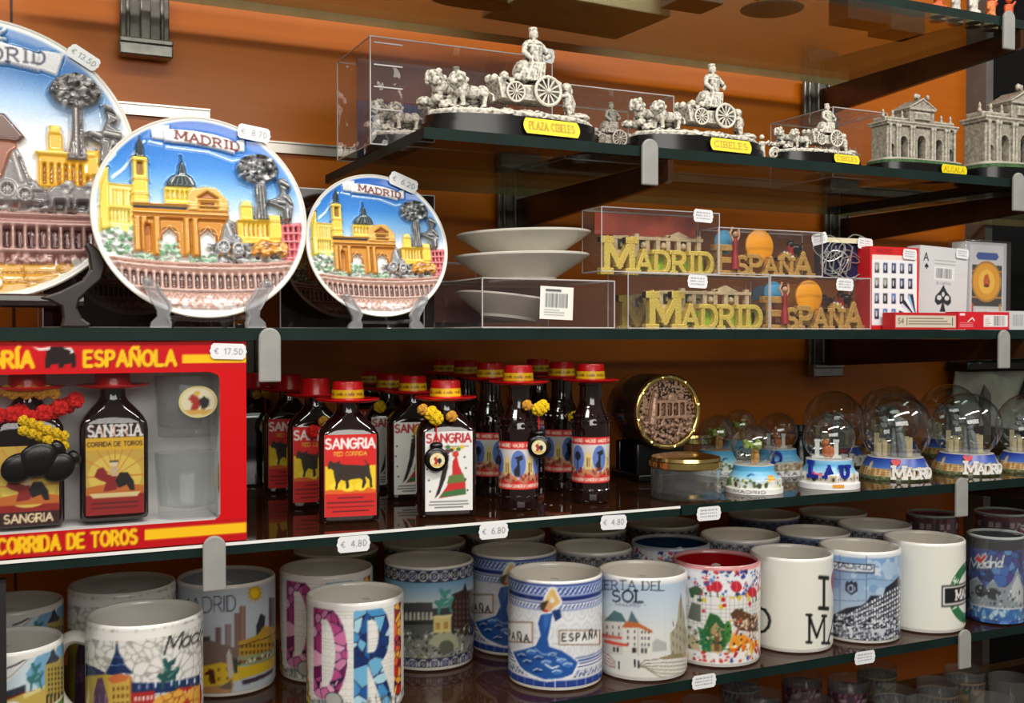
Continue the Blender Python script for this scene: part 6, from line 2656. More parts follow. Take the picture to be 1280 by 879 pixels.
xj = atY(530, 170, YF).x
shelf('s', ZT['top'], .02, 1.0, 'highest glass shelf, seen from below above the fountain models')
shelf('s', ZT['model'], xj, .965, 'glass shelf with a free left end carrying the resin fountain models')
shelf('s', ZT['model'], .975, 1.5, 'short glass shelf under the cut-off gate model at the right frame edge')
shelf('s', ZT['plate'], -.9, .945, 'eye-level glass shelf under the painted plates and letter souvenirs')
shelf('s', ZT['plate'], .952, 1.5, 'glass shelf piece right of the playing cards, past the end cap')
xm = atY(850, 640, YF).x
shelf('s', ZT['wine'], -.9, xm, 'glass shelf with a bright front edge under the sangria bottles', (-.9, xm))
shelf('s', ZT['wine'], xm + .002, 1.5, 'dark-edged glass shelf under the snow globes')
shelf('s', ZT['mug'], -.9, 1.5, 'glass shelf carrying the rows of printed mugs')
shelf('s', ZT['low'], -.9, 1.5, 'lowest glass shelf with shot glasses at the bottom of the photo')

# brackets: hooked back plate, glass arm, rounded end cap
CAPD = mat('cap_grey', (126, 124, 120), rough=.35, metal=.4)
ARM = clear('arm_glass', (150, 150, 146), 1.5, .05, .25, (60, 50, 44))
STEELD = mat('dark_steel', (112, 110, 104), rough=.28, metal=.7, var=.3, scale=60)
ARMM = mat('bronzed_arm', (74, 48, 32), rough=.22, metal=.5, var=.3, scale=30)


def bracket(zt, x, label, capx=None, arm=True):
    t = thing('shelf_bracket', label, 'bracket', (x, YF, zt))
    d = YW - YF
    b = MB()
    b.box((0, d - .009, -.028), (.046, .006, .064))
    b.box((0, d - .0145, -.018), (.010, .006, .05))
    b.box((-.016, d - .0135, -.020), (.004, .004, .05))
    b.box((.016, d - .0135, -.020), (.004, .004, .05))
    obj('back_plate', b, t, mats=[STEELD], bevel=.0015)
    h = MB()
    h.box((0, d - .016, -.052), (.05, .014, .016))
    h.box((0, d - .0235, -.046), (.05, .003, .006))
    obj('hook', h, t, mats=[STEEL], bevel=.002)
    if arm:
        a = MB()
        a.prism([(0, -TH - .001), (d - .01, -TH - .001), (d - .01, -.046), (.006, -.030), (0, -.028)], -.003, .003, M=Matrix.Rotation(PI / 2, 4, 'Z'))
        obj('arm', a.mesh('arm', [ARMM], smooth=False), t)
    c = MB()
    w, hh = .0082, .032
    pts = [(-w, -hh), (w, -hh)] + [(w * math.cos(a), w * math.sin(a)) for a in (PI * i / 12 for i in range(13))]
    c.prism(pts, -.0045, -.001)
    o = obj('end_cap', c.mesh('end_cap', [GREYP], smooth=False), t, ((capx - x) if capx else 0, 0, -.002 if abs(zt - ZT['plate']) > .01 else -.008), bevel=.0012)
    return t


def bx(u, v):
    return atY(u, v, YF).x


ux = lambda u, v: atY(u, v, YW - .01).x
bracket(ZT['top'], ux(181, 30), 'metal bracket at the top left with a hooked silver foot', arm=False)
bracket(ZT['top'], ux(1022, 105), 'shelf bracket of the highest shelf, behind the fountain in a clear box', bx(1258, 45))
bracket(ZT['model'], ux(645, 250), 'shelf bracket above the stacked white plates, left one of the model shelf', bx(810, 200))
bracket(ZT['model'], ux(1048, 250), 'shelf bracket above the playing cards, right one of the model shelf', bx(1270, 245))
bracket(ZT['plate'], ux(300, 440), 'shelf bracket with its grey end cap just right of the red gift box', bx(336, 436), arm=False)
bracket(ZT['plate'], ux(1028, 440), 'shelf bracket over the snow globes, with a silver hook on the wall', bx(1252, 430))
bracket(ZT['wine'], ux(250, 700), 'shelf bracket with rounded cap standing before the pale blue city mug', bx(267, 705), arm=False)
bracket(ZT['wine'], ux(1060, 600), 'shelf bracket with rounded cap under the snow globes at the right', bx(1199, 625))
bracket(ZT['mug'], ux(1060, 760), 'shelf bracket with rounded cap over the clear shot glasses', bx(1203, 800), arm=False)


def shelf_tag(u, v, price, label, z, flat=False):
    p = atY(u, v, YF - .002)
    o = obj('price_tag', tag_mesh(price, flat=flat), None, (p.x, YF - .0022, p.z), (0, rad(rnd.uniform(-2, 2)), 0))
    tag(o, label, 'price tag', 'price tags clipped to the shelf edges')


shelf_tag(442, 680, '4.80', 'white price tag under the red-label sangria bottle', 0)
shelf_tag(617, 664, '6.80', 'white price tag on the edge just left of the round sangria bottles', 0)
shelf_tag(767, 653, '4.80', 'white price tag on the shelf edge left of the glass trinket box', 0)
shelf_tag(886, 642, 'SOUV', 'white price tag with small print below the gold-lidded glass box', 0, True)
shelf_tag(880, 852, '5.80', 'white price tag on the mug shelf below the red-lined mosaic mug', 0, True)
shelf_tag(1081, 822, '5.80', 'white price tag on the mug shelf below the black and blue street mug', 0, True)

# ------------------------------------------------------------------ plates
F1, D1 = plate_meshes(art_plate(), 250)
F2, D2 = plate_meshes(art_big_plate(), 260)


def put_plate(face, dish, c, R, lean, label, turn=0.0, price=None, at=(0, 0), tilt=0.0):
    t = thing('painted_plate', label, 'plate', c, (-lean, 0, turn))
    t.scale = (R,) * 3
    obj('painted_face', face, t)
    obj('dish', dish, t)
    if price:
        o = obj('price_tag', tag_mesh(price, .026, .0125), t, (at[0], -.07, at[1]), (0, tilt, 0))
        o.scale = (1 / R,) * 3
    return t


LEAN = rad(13)


def plate_at(face, dish, u0, u1, v0, v1, Y, label, stand, price, at, tilt, sk):
    a, b = atY(u0, (v0 + v1) / 2, Y), atY(u1, (v0 + v1) / 2, Y)
    R = (b.x - a.x) / 2
    c = ((a.x + b.x) / 2, Y, a.z)
    t = put_plate(face, dish, c, R, LEAN, label, 0, price, at, tilt)
    yb = Y - R * math.sin(LEAN)
    put_easel(stand, c[0], yb + .04 * R, ZT['plate'], R, sk)
    return t, R, c


p2, R2, c2 = plate_at(F1, D1, 112, 382, 137, 392, .855, 'medium painted Madrid relief plate on a clear stand, with dome and gate', 'clear', '8.70', (.52, .86), rad(8), 'clear plastic stand holding the medium painted plate')
p3, R3, c3 = plate_at(F1, D1, 381, 558, 214, 393, .868, 'smallest painted Madrid plate, standing left of the stacked white plates', 'clear', '6.20', (.42, .90), rad(22), 'clear plastic stand holding the smallest painted plate')
YP1 = .925
a = atY(-26, 196, YP1)
R1 = atY(171, 196, YP1).x - a.x
p1 = put_plate(F2, D2, (a.x, YP1, a.z), R1, LEAN, 'largest painted plate, cut by the left frame edge, with a big bear and tree', 0, '13.50', (.66, .76), rad(33))
tds = thing('plate_stand', 'dark brown stand under the largest painted plate', 'plate stand', (a.x, .868, ZT['plate']))
YL_ = .868
pp = [(418, 425), (440, 412), (470, 432), (512, 470), (528, 530), (505, 600), (440, 655), (395, 700), (385, 745), (410, 790), (455, 822), (440, 838), (300, 838), (312, 790), (305, 735), (250, 705), (195, 690), (300, 655), (410, 600), (448, 550), (440, 480)]
for sg in (1, -1):
    lg = MB()
    P = [atY(x_ / 3.995, 200 + y_ / 3.995, YL_) for x_, y_ in pp]
    P = [(sg * (q.x - a.x), max(0, q.z - ZT['plate'])) for q in P]
    lg.prism(P if sg < 0 else P[::-1], -.006, .006)
    obj('leg', lg.mesh('leg', [BLKP], smooth=False), tds, bevel=.002)
lg = MB()
lg.tube([(-.07, .0, .02), (.07, .0, .02)], .005, 8)
lg.tube([(0, 0, .012), (0, .10, .012)], .005, 8)
lg.tube([(0, .10, .10), (0, .10, .006)], .005, 8)
obj('rear_strut', lg, tds, mats=[BLKP])


def back_plate(u, v, px, Y, face, dish, lean, label):
    c = atY(u, v, Y)
    put_plate(face, dish, c, px * mpp(c) / 2, lean, label)


for u, v, wpx, lab in ((168, 205, 215, 'smoky clear box behind, round the shadowed plate between the largest and medium plates'), (428, 238, 190, 'smoky clear box round the shadowed plate behind the smallest one')):  # smoky film is a tint added to darken these plates in place of shade
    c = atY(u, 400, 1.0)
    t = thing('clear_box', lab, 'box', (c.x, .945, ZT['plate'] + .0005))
    clear_box_parts(t, wpx * mpp(c), .11, atY(u, v, .945).z - ZT['plate'], .0006, SHADE_FILM)
back_plate(168, 314, 166, 1.0, F1, D1, rad(12), 'shadowed plate standing behind, between the largest and the medium plate')
back_plate(430, 324, 154, 1.0, F1, D1, rad(12), 'shadowed plate standing behind the smallest painted plate')

# white plates lying on a clear box
pz = atY(684, 413, .82)
bw = atY(768, 413, .82).x - atY(603, 413, .82).x
bh = atY(684, 348, .82).z - ZT['plate'] - .001
t = thing('clear_box', 'clear film box with a barcode label, under the two stacked white plates', 'box', ((atY(768, 413, .82).x + atY(603, 413, .82).x) / 2, .82, ZT['plate'] + .0005))
clear_box_parts(t, bw, bw * 1.0, bh)
cv = Canvas(-.016, -.014, .016, .014, 2200, (236, 235, 228))
rr = np.random.default_rng(1)
for i in range(22):
    x = -.011 + i * .001
    cv.rect(x, -.004, x + rr.uniform(.0002, .0007), .008, (70, 72, 74))
cv.rect(-.011, .0095, .004, .0115, (90, 90, 90))
for i in range(3):
    cv.rect(-.012, -.0065 - i * .002, -.012 + .02 * rr.uniform(.5, 1), -.0058 - i * .002, (150, 150, 150))
cv.bake()
mb = MB()
panel(mb, cv, 1600)
q = atY(696, 379, .819)
obj('barcode_label', mb.mesh('barcode_label', [PAPER]), t, (q.x - t.location.x, -.0008, q.z - t.location.z), (0, rad(2), 0))
cpX = MB()
cpX.box((0, bw * .97, bh * .55), (bw * .92, .001, bh * .8))
card = obj('backing_card', cpX, t, mats=[mat('mauve_card', (120, 70, 66), rough=.6, var=.4, scale=30)])


def bowl_mesh():
    mb = MB()
    prof = [(.0004, .001), (.026, .001), (.028, .0), (.031, .0), (.032, .003), (.046, .0115), (.0585, .0195), (.0622, .0222), (.0625, .0236), (.061, .0243), (.045, .0155), (.03, .0075), (.0004, .0065)]
    mb.lathe(prof, 96, caps=False)
    return mb.mesh('white_dish', [BISQUE])


BOWL = bowl_mesh()
yc = .82 + bw / 2
zb = ZT['plate'] + bh + .0012
for k, (u0, u1, lab) in enumerate(((574, 727, 'lower of two stacked white dishes lying on the clear box'), (578, 729, 'upper of two stacked white dishes, topmost on the clear box'))):
    xa, xb = atY(u0, 320, yc).x, atY(u1, 320, yc).x
    o = obj('white_dish', BOWL, None, ((xa + xb) / 2, yc, zb + k * .0205), (0, rad(-1.5 - k * .6), 0))
    s = (xb - xa) / 2 / .0625
    o.scale = (s, s, s * 1.0)
    tag(o, lab, 'plate')
o = obj('white_dish', BOWL, None, (t.location.x - .012, yc - .004, ZT['plate'] + .009), (0, rad(7), 0))
o.scale = (.80,) * 3
tag(o, 'tilted white dish packed inside the clear barcode box', 'plate')
# flat film packs behind the plates
for (u0, u1, v0, Y, d, lab) in ((530, 602, 352, .93, .12, 'flat clear pack left of the barcode box, behind the smallest plate'), (548, 604, 328, 1.06, .02, 'grey clear pack behind, at the height of the stacked dishes')):
    x0, x1 = atY(u0, 380, Y).x, atY(u1, 380, Y).x
    tt = thing('clear_pack', lab, 'pack', ((x0 + x1) / 2, Y, ZT['plate'] + .0005))
    clear_box_parts(tt, x1 - x0, d, atY(550, v0, Y).z - ZT['plate'])
    c_ = MB()
    c_.box((0, d * .6, .012), ((x1 - x0) * .92, d * .7, .02))
    obj('packed_card', c_, tt, mats=[mat('brown_card', (92, 66, 56), rough=.6, var=.3, scale=40)])

# ------------------------------------------------------------------ letter souvenirs in clear boxes
ZP = ZT['plate'] + .0005


def letter_box(u0, u1, v0, v1, Y, kind, l0, l1, h, label, blabel, depth=.035, z=None, price=None):
    x0, x1 = atY(u0, v1, Y).x, atY(u1, v1, Y).x
    zb = ZP if z is None else z
    H = atY((u0 + u1) / 2, v0, Y).z - zb
    t = thing('clear_box', blabel, 'box', ((x0 + x1) / 2, Y, zb))
    clear_box_parts(t, x1 - x0, depth, H, .0005)
    if price:
        pu, pv, flat = price
        q = atY(pu, pv, Y - .001)
        obj('price_tag', tag_mesh('4.70', .022, .012, flat=flat), t, (q.x - t.location.x, -.0012, q.z - zb), (0, rad(2), 0))
    a, b = atY(l0, v1, Y).x, atY(l1, v1, Y).x
    s = thing('letter_souvenir', label, 'souvenir', (a, Y + .008, zb + .0012))
    (madrid_letters if kind == 'M' else espana_letters)(s, b - a, h)
    return zb + H


zt = letter_box(785, 961, 343, 413, .825, 'M', 822, 958, .0200, 'lower gold MADRID letter souvenir with green leaves, standing on the glass', 'lower clear box around gold MADRID letters', price=(872, 352, True))
letter_box(752, 899, 262, 341, .835, 'M', 765, 897, .0190, 'upper gold MADRID letter souvenir, on top of the lower box', 'upper clear box with a salmon card strip around gold MADRID letters', z=zt + .0006, price=(879, 270, True))  # the salmon strip is a sheet standing in for a reddish reflection
hc = MB()  # salmon sheet stands in for a reddish reflection in the box
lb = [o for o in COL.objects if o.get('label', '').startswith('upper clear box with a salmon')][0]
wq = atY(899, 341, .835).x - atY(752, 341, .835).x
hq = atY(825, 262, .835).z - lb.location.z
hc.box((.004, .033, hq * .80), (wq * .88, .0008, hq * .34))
obj('salmon_reflection', hc, lb, mats=[mat('reflection_salmon', (200, 84, 60), rough=.5, var=.5, scale=25)])
zt2 = letter_box(963, 1088, 346, 413, .825, 'E', 968, 1084, .0195, 'lower ESPAÑA letter souvenir with orange sun, on the glass shelf', 'lower clear box around the ESPAÑA letters', depth=.03, price=(1056, 356, True))
letter_box(898, 1028, 287, 344, .835, 'E', 906, 1021, .0175, 'upper ESPAÑA letter souvenir with orange sun and blue fan', 'upper clear box around the ESPAÑA letters', z=zt2 + .0006, depth=.03)
# more of the same standing behind in the dark
a = atY(793, 413, .875)
s = thing('letter_souvenir', 'second MADRID letter souvenir half hidden behind the lower one', 'souvenir', (a.x - .004, .885, ZP))
madrid_letters(s, .118, .0195)
a = atY(948, 413, .87)
s = thing('letter_souvenir', 'second ESPAÑA letter souvenir behind the lower one, its blue fan showing', 'souvenir', (a.x, .872, ZP))
espana_letters(s, .112, .019)

# filigree magnet on a dark blue card
YK = .842
xa, xb = atY(1027, 350, YK).x, atY(1088, 350, YK).x
zz = zt2 + .0006
H = atY(1056, 298, YK).z - zz
t = thing('filigree_magnet_pack', 'dark blue card pack with silver wire filigree and two white tags', 'pack', ((xa + xb) / 2, YK, zz))
c_ = MB()
c_.box((0, .006, H / 2), (xb - xa, .010, H))
obj('blue_card', c_, t, mats=[mat('navy_card', (26, 28, 70), rough=.5, var=.3, scale=50)])
fl = MB()
rr = np.random.default_rng(12)
for i in range(9):
    x0, z0 = (rr.uniform(-.4, .2) * (xb - xa), rr.uniform(.1, .6) * H)
    r = rr.uniform(.16, .3) * (xb - xa)
    fl.tube([(x0 + r * math.cos(q) * (1 + .3 * math.sin(2 * q + i)), -.001, z0 + r * .8 * math.sin(q) + r * .4) for q in np.linspace(0, 2 * PI, 22)], .0007, 5)
for i in range(4):
    fl.tube([(-.45 * (xb - xa) + i * .009, -.001, .08 * H), (-.40 * (xb - xa) + i * .011, -.001, .8 * H)], .0008, 5)
obj('wire_filigree', fl, t, mats=[mat('silver_wire', (200, 200, 196), rough=.3, metal=.8)])
c_ = MB()
c_.box((-.002, -.0006, H * .94), ((xb - xa) * .9, .002, .005))
obj('header_strip', c_, t, mats=[mat('cream_strip', (216, 208, 176), rough=.5)])
for u, v, ti in ((1021, 299, -14), (1078, 305, 4)):
    q = atY(u, v, YK)
    obj('price_tag', tag_mesh('3.90', .020, .011, flat=True), t, (q.x - t.location.x, -.004, q.z - zz), (0, rad(ti), 0))

# playing cards
def pack_at(u0, u1, v0, v1, Y, art, d, label, z=None, side=(226, 226, 226), roll=0.0, price=None, turn=0.0, name='card_pack'):
    a, b = atY(u0, v1, Y), atY(u1, v1, Y)
    zb = ZP if z is None else z
    h = atY((u0 + u1) / 2, v0, Y).z - zb
    w = b.x - a.x
    t = thing(name, label, 'playing cards', ((a.x + b.x) / 2, Y, zb), (0, roll, turn))
    obj('carton', pack_mesh(art(w, h), w, d, h, side), t)
    if price:
        q = atY(price[0], price[1], Y - .001)
        obj('price_tag', tag_mesh('4.50', .019, .0105, flat=True), t, (q.x - t.location.x, -.0015, q.z - zb), (0, rad(price[2]), 0))
    return t, w, h


pack_at(1087, 1148, 309, 412, .826, art_souvenir_cards, .020, 'red bordered pack with rows of small city photos and a fan of cards', side=(196, 20, 28), price=(1137, 318, 3))
YC = .842
pack_at(1147, 1207, 309, 409, YC, art_poker, .018, 'white poker card pack with a large black spade, leaning right', roll=rad(2.2), price=(1200, 316, 2))
tb, wb_, hb_ = pack_at(1207, 1257, 303, 409, YC + .004, art_baraja, .02, 'Spanish playing cards in a clear case, with a golden oval on the front', roll=rad(.6))
cc = MB()
cc.box((0, .010, hb_ / 2 + .001), (wb_ * 1.14, .027, hb_ * 1.03))
obj('clear_case', cc, tb, mats=[PACK], bevel=.002)


def art_flat_a(w, h):
    c = Canvas(-w / 2, 0, w / 2, h, 2400, (190, 24, 32))
    c.rect(-w * .48, h * .12, w * .48, h * .82, (206, 196, 176))
    c.text('54', -w * .44, h * .34, h * .3, (110, 90, 80), w=.16, gap=.3)
    for i in range(3):
        c.rect(-w * .28, h * (.3 + i * .16), w * (.40 - .06 * i), h * (.36 + i * .16), (120, 100, 92))
    c.rect(-w * .31, h * .24, -w * .30, h * .7, (60, 50, 50))
    c.rect(w * .42, h * .24, w * .43, h * .7, (60, 50, 50))
    return c


def art_flat_b(w, h):
    c = Canvas(-w / 2, 0, w / 2, h, 2400, (206, 18, 34))
    c.rect(0, h * .16, w * .48, h * .82, (232, 228, 226))
    rr = np.random.default_rng(8)
    for i in range(13):
        x = w * .2 + i * w * .018
        c.rect(x, h * .22, x + w * rr.uniform(.003, .011), h * .78, (70, 60, 60))
    for i in range(5):
        c.rect(w * .03, h * (.24 + .1 * i), w * (.05 + .1 * rr.uniform(.5, 1)), h * (.27 + .1 * i), (190, 150, 150))
    c.line([(-w * .3, h * .45), (-w * .22, h * .66), (-w * .18, h * .5)], h * .07, WHT)
    for i in range(3):
        c.rect(-w * .46, h * (.16 + .1 * i), -w * .2, h * (.2 + .1 * i), (226, 150, 150))
    c.rect(-w * .46, h * .78, -w * .36, h * .9, (240, 226, 226))
    return c


def art_flat_c(w, h):
    c = Canvas(-w / 2, 0, w / 2, h, 2000, (196, 198, 198))
    for i in range(7):
        c.rect(-w * .4 + i * w * .05, h * .2, -w * .4 + i * w * .05 + w * .02, h * .8, (140, 142, 146))
    return c


pack_at(1118, 1196, 391, 413, .806, art_flat_a, .016, 'flat red pack with a cream side, lying left in front of the poker cards', side=(190, 24, 32), name='flat_card_pack')
pack_at(1197, 1261, 390, 413, .806, art_flat_b, .016, 'flat bright red pack with a barcode, lying before the Spanish cards', side=(196, 20, 34), name='flat_card_pack')
pack_at(1262, 1300, 389, 413, .806, art_flat_c, .016, 'flat grey-white pack lying at the right frame edge', name='flat_card_pack')

# ------------------------------------------------------------------ red gift box
YG = .803
zg = lambda x, y: atY(x / 2.747, 400 + y / 2.747, YG)
GX1 = zg(846, 300).x
GZ0, GZ1 = ZT['wine'] + .0003, zg(500, 76).z
GX0 = zg(200, 300).x - (GX1 - zg(200, 300).x)
WX0, WX1 = GX0 + (GX1 - zg(757, 300).x), zg(757, 300).x
WZ0, WZ1 = zg(700, 690).z, zg(600, 182).z
cv = Canvas(GX0, GZ0, GX1, GZ1, 1500, (204, 4, 12))
YE = (244, 190, 24)
cv.rect(GX0, GZ0, GX1, GZ0 + (WZ0 - GZ0) * .98, (186, 12, 22))
cv.rect(GX0, WZ1 + .002, GX1, GZ1, (196, 12, 22))


def put_text(t, xl, xr, yb, yt):
    a, b = zg(xl, yb), zg(xr, yb)
    h = zg((xl + xr) / 2, yt).z - zg((xl + xr) / 2, yb).z
    L, W = text_lines(t, h, .8, .3)
    k = (b.x - a.x - h * .2) / W
    for P in L:
        Q = [(a.x + h * .1 + px * k, a.z + h * .1 + py * .8) for px, py in P]
        cv.line(Q, h * .24, (120, 30, 10))
    for P in L:
        Q = [(a.x + h * .1 + px * k, a.z + h * .1 + py * .8) for px, py in P]
        cv.line([(x - .0003, z + .0003) for x, z in Q], h * .20, YE)


put_text('ESPAÑOLA', 285, 610, 168, 105)
wd = zg(610, 168).x - zg(285, 168).x
lx = zg(112, 170).x
h_ = zg(450, 105).z - zg(450, 168).z
L, W = text_lines('SANGRÍA', h_, .8, .3)
for P in L:
    cv.line([(lx - wd * .84 + px * wd * .84 / W, zg(60, 170).z + h_ * .1 + py * .8) for px, py in P], h_ * .22, YE)
put_text('CORRIDA DE TOROS', -12, 476, 812, 752)
a, b = zg(625, 150), zg(846, 118)
cv.rect(a.x, a.z, b.x, b.z, YE)
cv.rect(GX0, a.z, GX0 + (b.x - a.x), b.z, YE)
a, b = zg(496, 748), zg(846, 705)
cv.rect(a.x, zg(496, 757).z, b.x, zg(496, 720).z, YE)
bc = zg(205, 132)
cv.poly([(bc.x + q * .0092, bc.z + r * .0078) for q, r in ((-1.0, -.2), (-.9, .6), (-.6, 1), (.2, 1), (.9, .8), (1.1, .2), (1.1, -.8), (.8, -.9), (.8, -.5), (.3, -.6), (.2, -.9), (-.1, -.9), (-.1, -.5), (-.6, -.6), (-.7, -.9), (-1.0, -.9))], (34, 22, 24))
cv.poly([(bc.x + q * .0092, bc.z + r * .0078) for q, r in ((-1.9, 1.0), (-1.3, .85), (-.6, 1.0), (-.7, .7), (-1.4, .65))], (226, 220, 214))
cv.poly([(bc.x + q * .0092, bc.z + r * .0078) for q, r in ((.2, .9), (.8, .9), (1.0, .5), (.7, .35), (.75, .65))], (226, 220, 214))
cv.bake()
gb = thing('gift_box', 'red and yellow sangria gift box with a window, at the left frame edge', 'gift box', (0, YG, 0))
rc = .007


def in_window(X, Z):
    x = np.clip(X, WX0 + rc, WX1 - rc)
    z = np.clip(Z, WZ0 + rc, WZ1 - rc)
    return (X - x) ** 2 + (Z - z) ** 2 < rc * rc


fr = MB()
panel(fr, cv, 1150, keep=lambda X, Z: ~in_window(X, Z))
obj('front_panel', fr.mesh('front_panel', [mat('printed_carton', attr=True, rough=.5, spec=.2)]), gb)
sh = MB()
GD = .062
sh.add([(GX0, 0, GZ0), (GX1, 0, GZ0), (GX1, GD, GZ0), (GX0, GD, GZ0), (GX0, 0, GZ1), (GX1, 0, GZ1), (GX1, GD, GZ1), (GX0, GD, GZ1)], [(0, 3, 2, 1), (4, 5, 6, 7), (1, 2, 6, 5), (2, 3, 7, 6), (3, 0, 4, 7)])
obj('carton', sh.mesh('carton', [mat('red_carton', (206, 10, 20), rough=.35, var=.06)], smooth=False), gb)
tr = MB()
tr.box(((WX0 + WX1) / 2, .0585, (GZ0 + GZ1) / 2), (GX1 - GX0 - .004, .002, GZ1 - GZ0 - .004))
tr.box((WX1 + .003, .030, (GZ0 + GZ1) / 2), (.002, .05, GZ1 - GZ0 - .004))
tr.box(((WX0 + WX1) / 2, .030, WZ0 - .002), (WX1 - WX0, .05, .002))
obj('white_tray', tr.mesh('white_tray', [mat('white_card', (240, 238, 236), rough=.6, var=.05)], smooth=False), gb)
fm = MB()
fm.box(((WX0 + WX1) / 2, .0025, (WZ0 + WZ1) / 2), (WX1 - WX0 + .008, .0003, WZ1 - WZ0 + .008))
obj('window_film', fm, gb, mats=[clear('window_film', (248, 248, 248), 1.3, .03)])
q = zg(783, 108)
obj('price_tag', tag_mesh('17.50', .026, .0115), gb, (q.x, -.0012, q.z), (0, rad(2), 0))


def lab_corrida(bottom=False):
    W, H = .0405, .056
    c = Canvas(-W / 2, 0, W / 2, H if bottom else .0665, 1900, (206, 170, 70))
    if not bottom:
        c.rect(-W / 2, H, W / 2, .07, (30, 12, 12))
        c.text('SANGRIA', 0, H + .0012, .0078, (236, 232, 228), w=.2, sx=.80, align='c', serif=True)
    k = lambda q: q * H
    c.rect(-W / 2, 0, W / 2, k(.26), (150, 28, 26))
    c.ell(0, k(.5), W * .46, k(.28), (228, 200, 90))
    for i in range(9):
        c.line([(0, k(.5)), (W * .6 * math.cos(i * PI / 8), k(.5) + W * .9 * math.sin(i * PI / 8))], .0006, (214, 120, 50))
    c.poly([(-W / 2, k(.26)), (W / 2, k(.26)), (W / 2, k(.36)), (0, k(.42)), (-W / 2, k(.36))], (200, 110, 40))
    c.poly([(-W * .36, k(.5)), (-W * .3, k(.6)), (-W * .2, k(.62)), (-W * .12, k(.52)), (W * .02, k(.5)), (W * .06, k(.4)), (W * .02, k(.32)), (-W * .2, k(.3)), (-W * .16, k(.42)), (-W * .28, k(.46))], (140, 30, 30))
    c.poly([(W * .0, k(.44)), (W * .08, k(.54)), (W * .22, k(.54)), (W * .32, k(.42)), (W * .34, k(.3)), (W * .26, k(.3)), (W * .2, k(.38)), (W * .06, k(.34))], (24, 20, 20))
    c.ell(-W * .02, k(.66), W * .07, k(.04), (224, 210, 180))
    c.poly([(-W * .1, k(.6)), (W * .06, k(.62)), (W * .04, k(.5)), (-W * .06, k(.5))], (206, 180, 150))
    c.rect(-W * .1, k(.68), W * .06, k(.7), (40, 30, 26))
    if not bottom:
        c.poly([(-W * .44, k(.28)), (W * .44, k(.28)), (W * .38, k(.22)), (-W * .38, k(.22))], (226, 206, 150))
        c.rect(-W / 2, k(.84), W / 2, H, (226, 180, 40))
        c.text('CORRIDA DE TOROS', 0, k(.89), k(.055), (60, 30, 20), w=.18, sx=.95, align='c')
        for i in range(2):
            c.rect(-W * .4, k(.14 - i * .06), W * .4, k(.16 - i * .06), (90, 16, 16))
    else:
        c.text('CORRIDA', W * .1, k(.86), k(.06), (60, 30, 20), w=.18, sx=.9)
        c.rect(-W / 2, 0, W / 2, k(.17), (50, 18, 18))
        c.text('SANGRIA', 0, k(.04), k(.10), (240, 220, 180), w=.22, sx=1.0, align='c')
    return c


LAB['corr'] = flat_label(lab_corrida(), 0)
LAB['corr2'] = flat_label(lab_corrida(True), 0)


def zin(x, y, Y):
    return atY(x / 2.747, 400 + y / 2.747, Y)


YI = YG + .030
q0, q1 = zin(275, 600, YI - .016), zin(515, 600, YI - .016)
sc = (q1.x - q0.x) / .0486
zbot = zin(395, 692, YI - .016).z
gbt = flask((q0.x + q1.x) / 2, YI, zbot, None, 'sangria bottle inside the gift box window, with a dark red hat', band=False, turn=0)
gbt.rotation_euler = (0, 0, 0)
gbt.scale = (sc, .9, (zin(395, 225, YI).z - zbot) / .0985)
obj('label', LAB['corr'], gbt, (0, -.0162, .005))
q0, q1 = zin(-25, 600, YI - .016), zin(218, 600, YI - .016)
zbot2 = zin(100, 716, YI - .016).z
gb2 = flask((q0.x + q1.x) / 2, YI, zbot2, None, 'sangria bottle with red and yellow pompoms inside the gift box, cut by the frame', band=False)
gb2.rotation_euler = (0, 0, 0)
gb2.scale = (sc, .9, (zin(100, 232, YI).z - zbot2) / .0985)
obj('label', LAB['corr2'], gb2, (0, -.0162, .002))
for i in range(11):
    q = zin(-10 + i * 27, 330 + 14 * math.sin(i * 1.7) - 40 * (i > 7), YI - .014)
    o = obj('pompom', PR, gb2)
    o.matrix_parent_inverse.identity()
    o.location = ((q.x - gb2.location.x) / sc, (YI - .012 - gb2.location.y + (i % 2) * .004) / .9, (q.z - zbot2) / gb2.scale.z)
for i in range(12):
    q = zin(80 + (i % 6) * 28, 345 + i // 6 * 34 + (i % 6) * 11, YI - .018)
    o = obj('pompom', PY, gb2, ((q.x - gb2.location.x) / sc, -.022 + (i % 3) * .003, (q.z - zbot2) / gb2.scale.z))
    o.scale = (.62,) * 3
for i in range(8):
    q = zin(20 + i * 24, 245 + (i % 2) * 10, YI - .014)
    o = obj('pompom', PG, gb2, ((q.x - gb2.location.x) / sc, -.014, (q.z - zbot2) / gb2.scale.z))
    o.scale = (.9,) * 3
for x, y, s_ in ((130, 480, 1.2), (200, 505, 1.0), (62, 508, 1.0)):
    q = zin(x, y, YI - .018)
    o = obj('castanet', CAST, gb2, ((q.x - gb2.location.x) / sc, -.021, (q.z - zbot2) / gb2.scale.z), (0, rad(60), 0))
    o.scale = (s_, s_, s_ * 1.15)


def shot_mesh(r, h, print_=None, mt=None):
    mb = MB()
    mb.lathe([(.0004, 0), (r * .84, 0), (r * .88, .001), (r, h), (r * .95, h), (r * .84, h * .17), (r * .5, h * .13), (.0004, h * .13)], 40, caps=False)
    return mb.mesh('glass', [mt or clear('shot_glass_clear', (246, 248, 248), 1.5, .03, .045)])


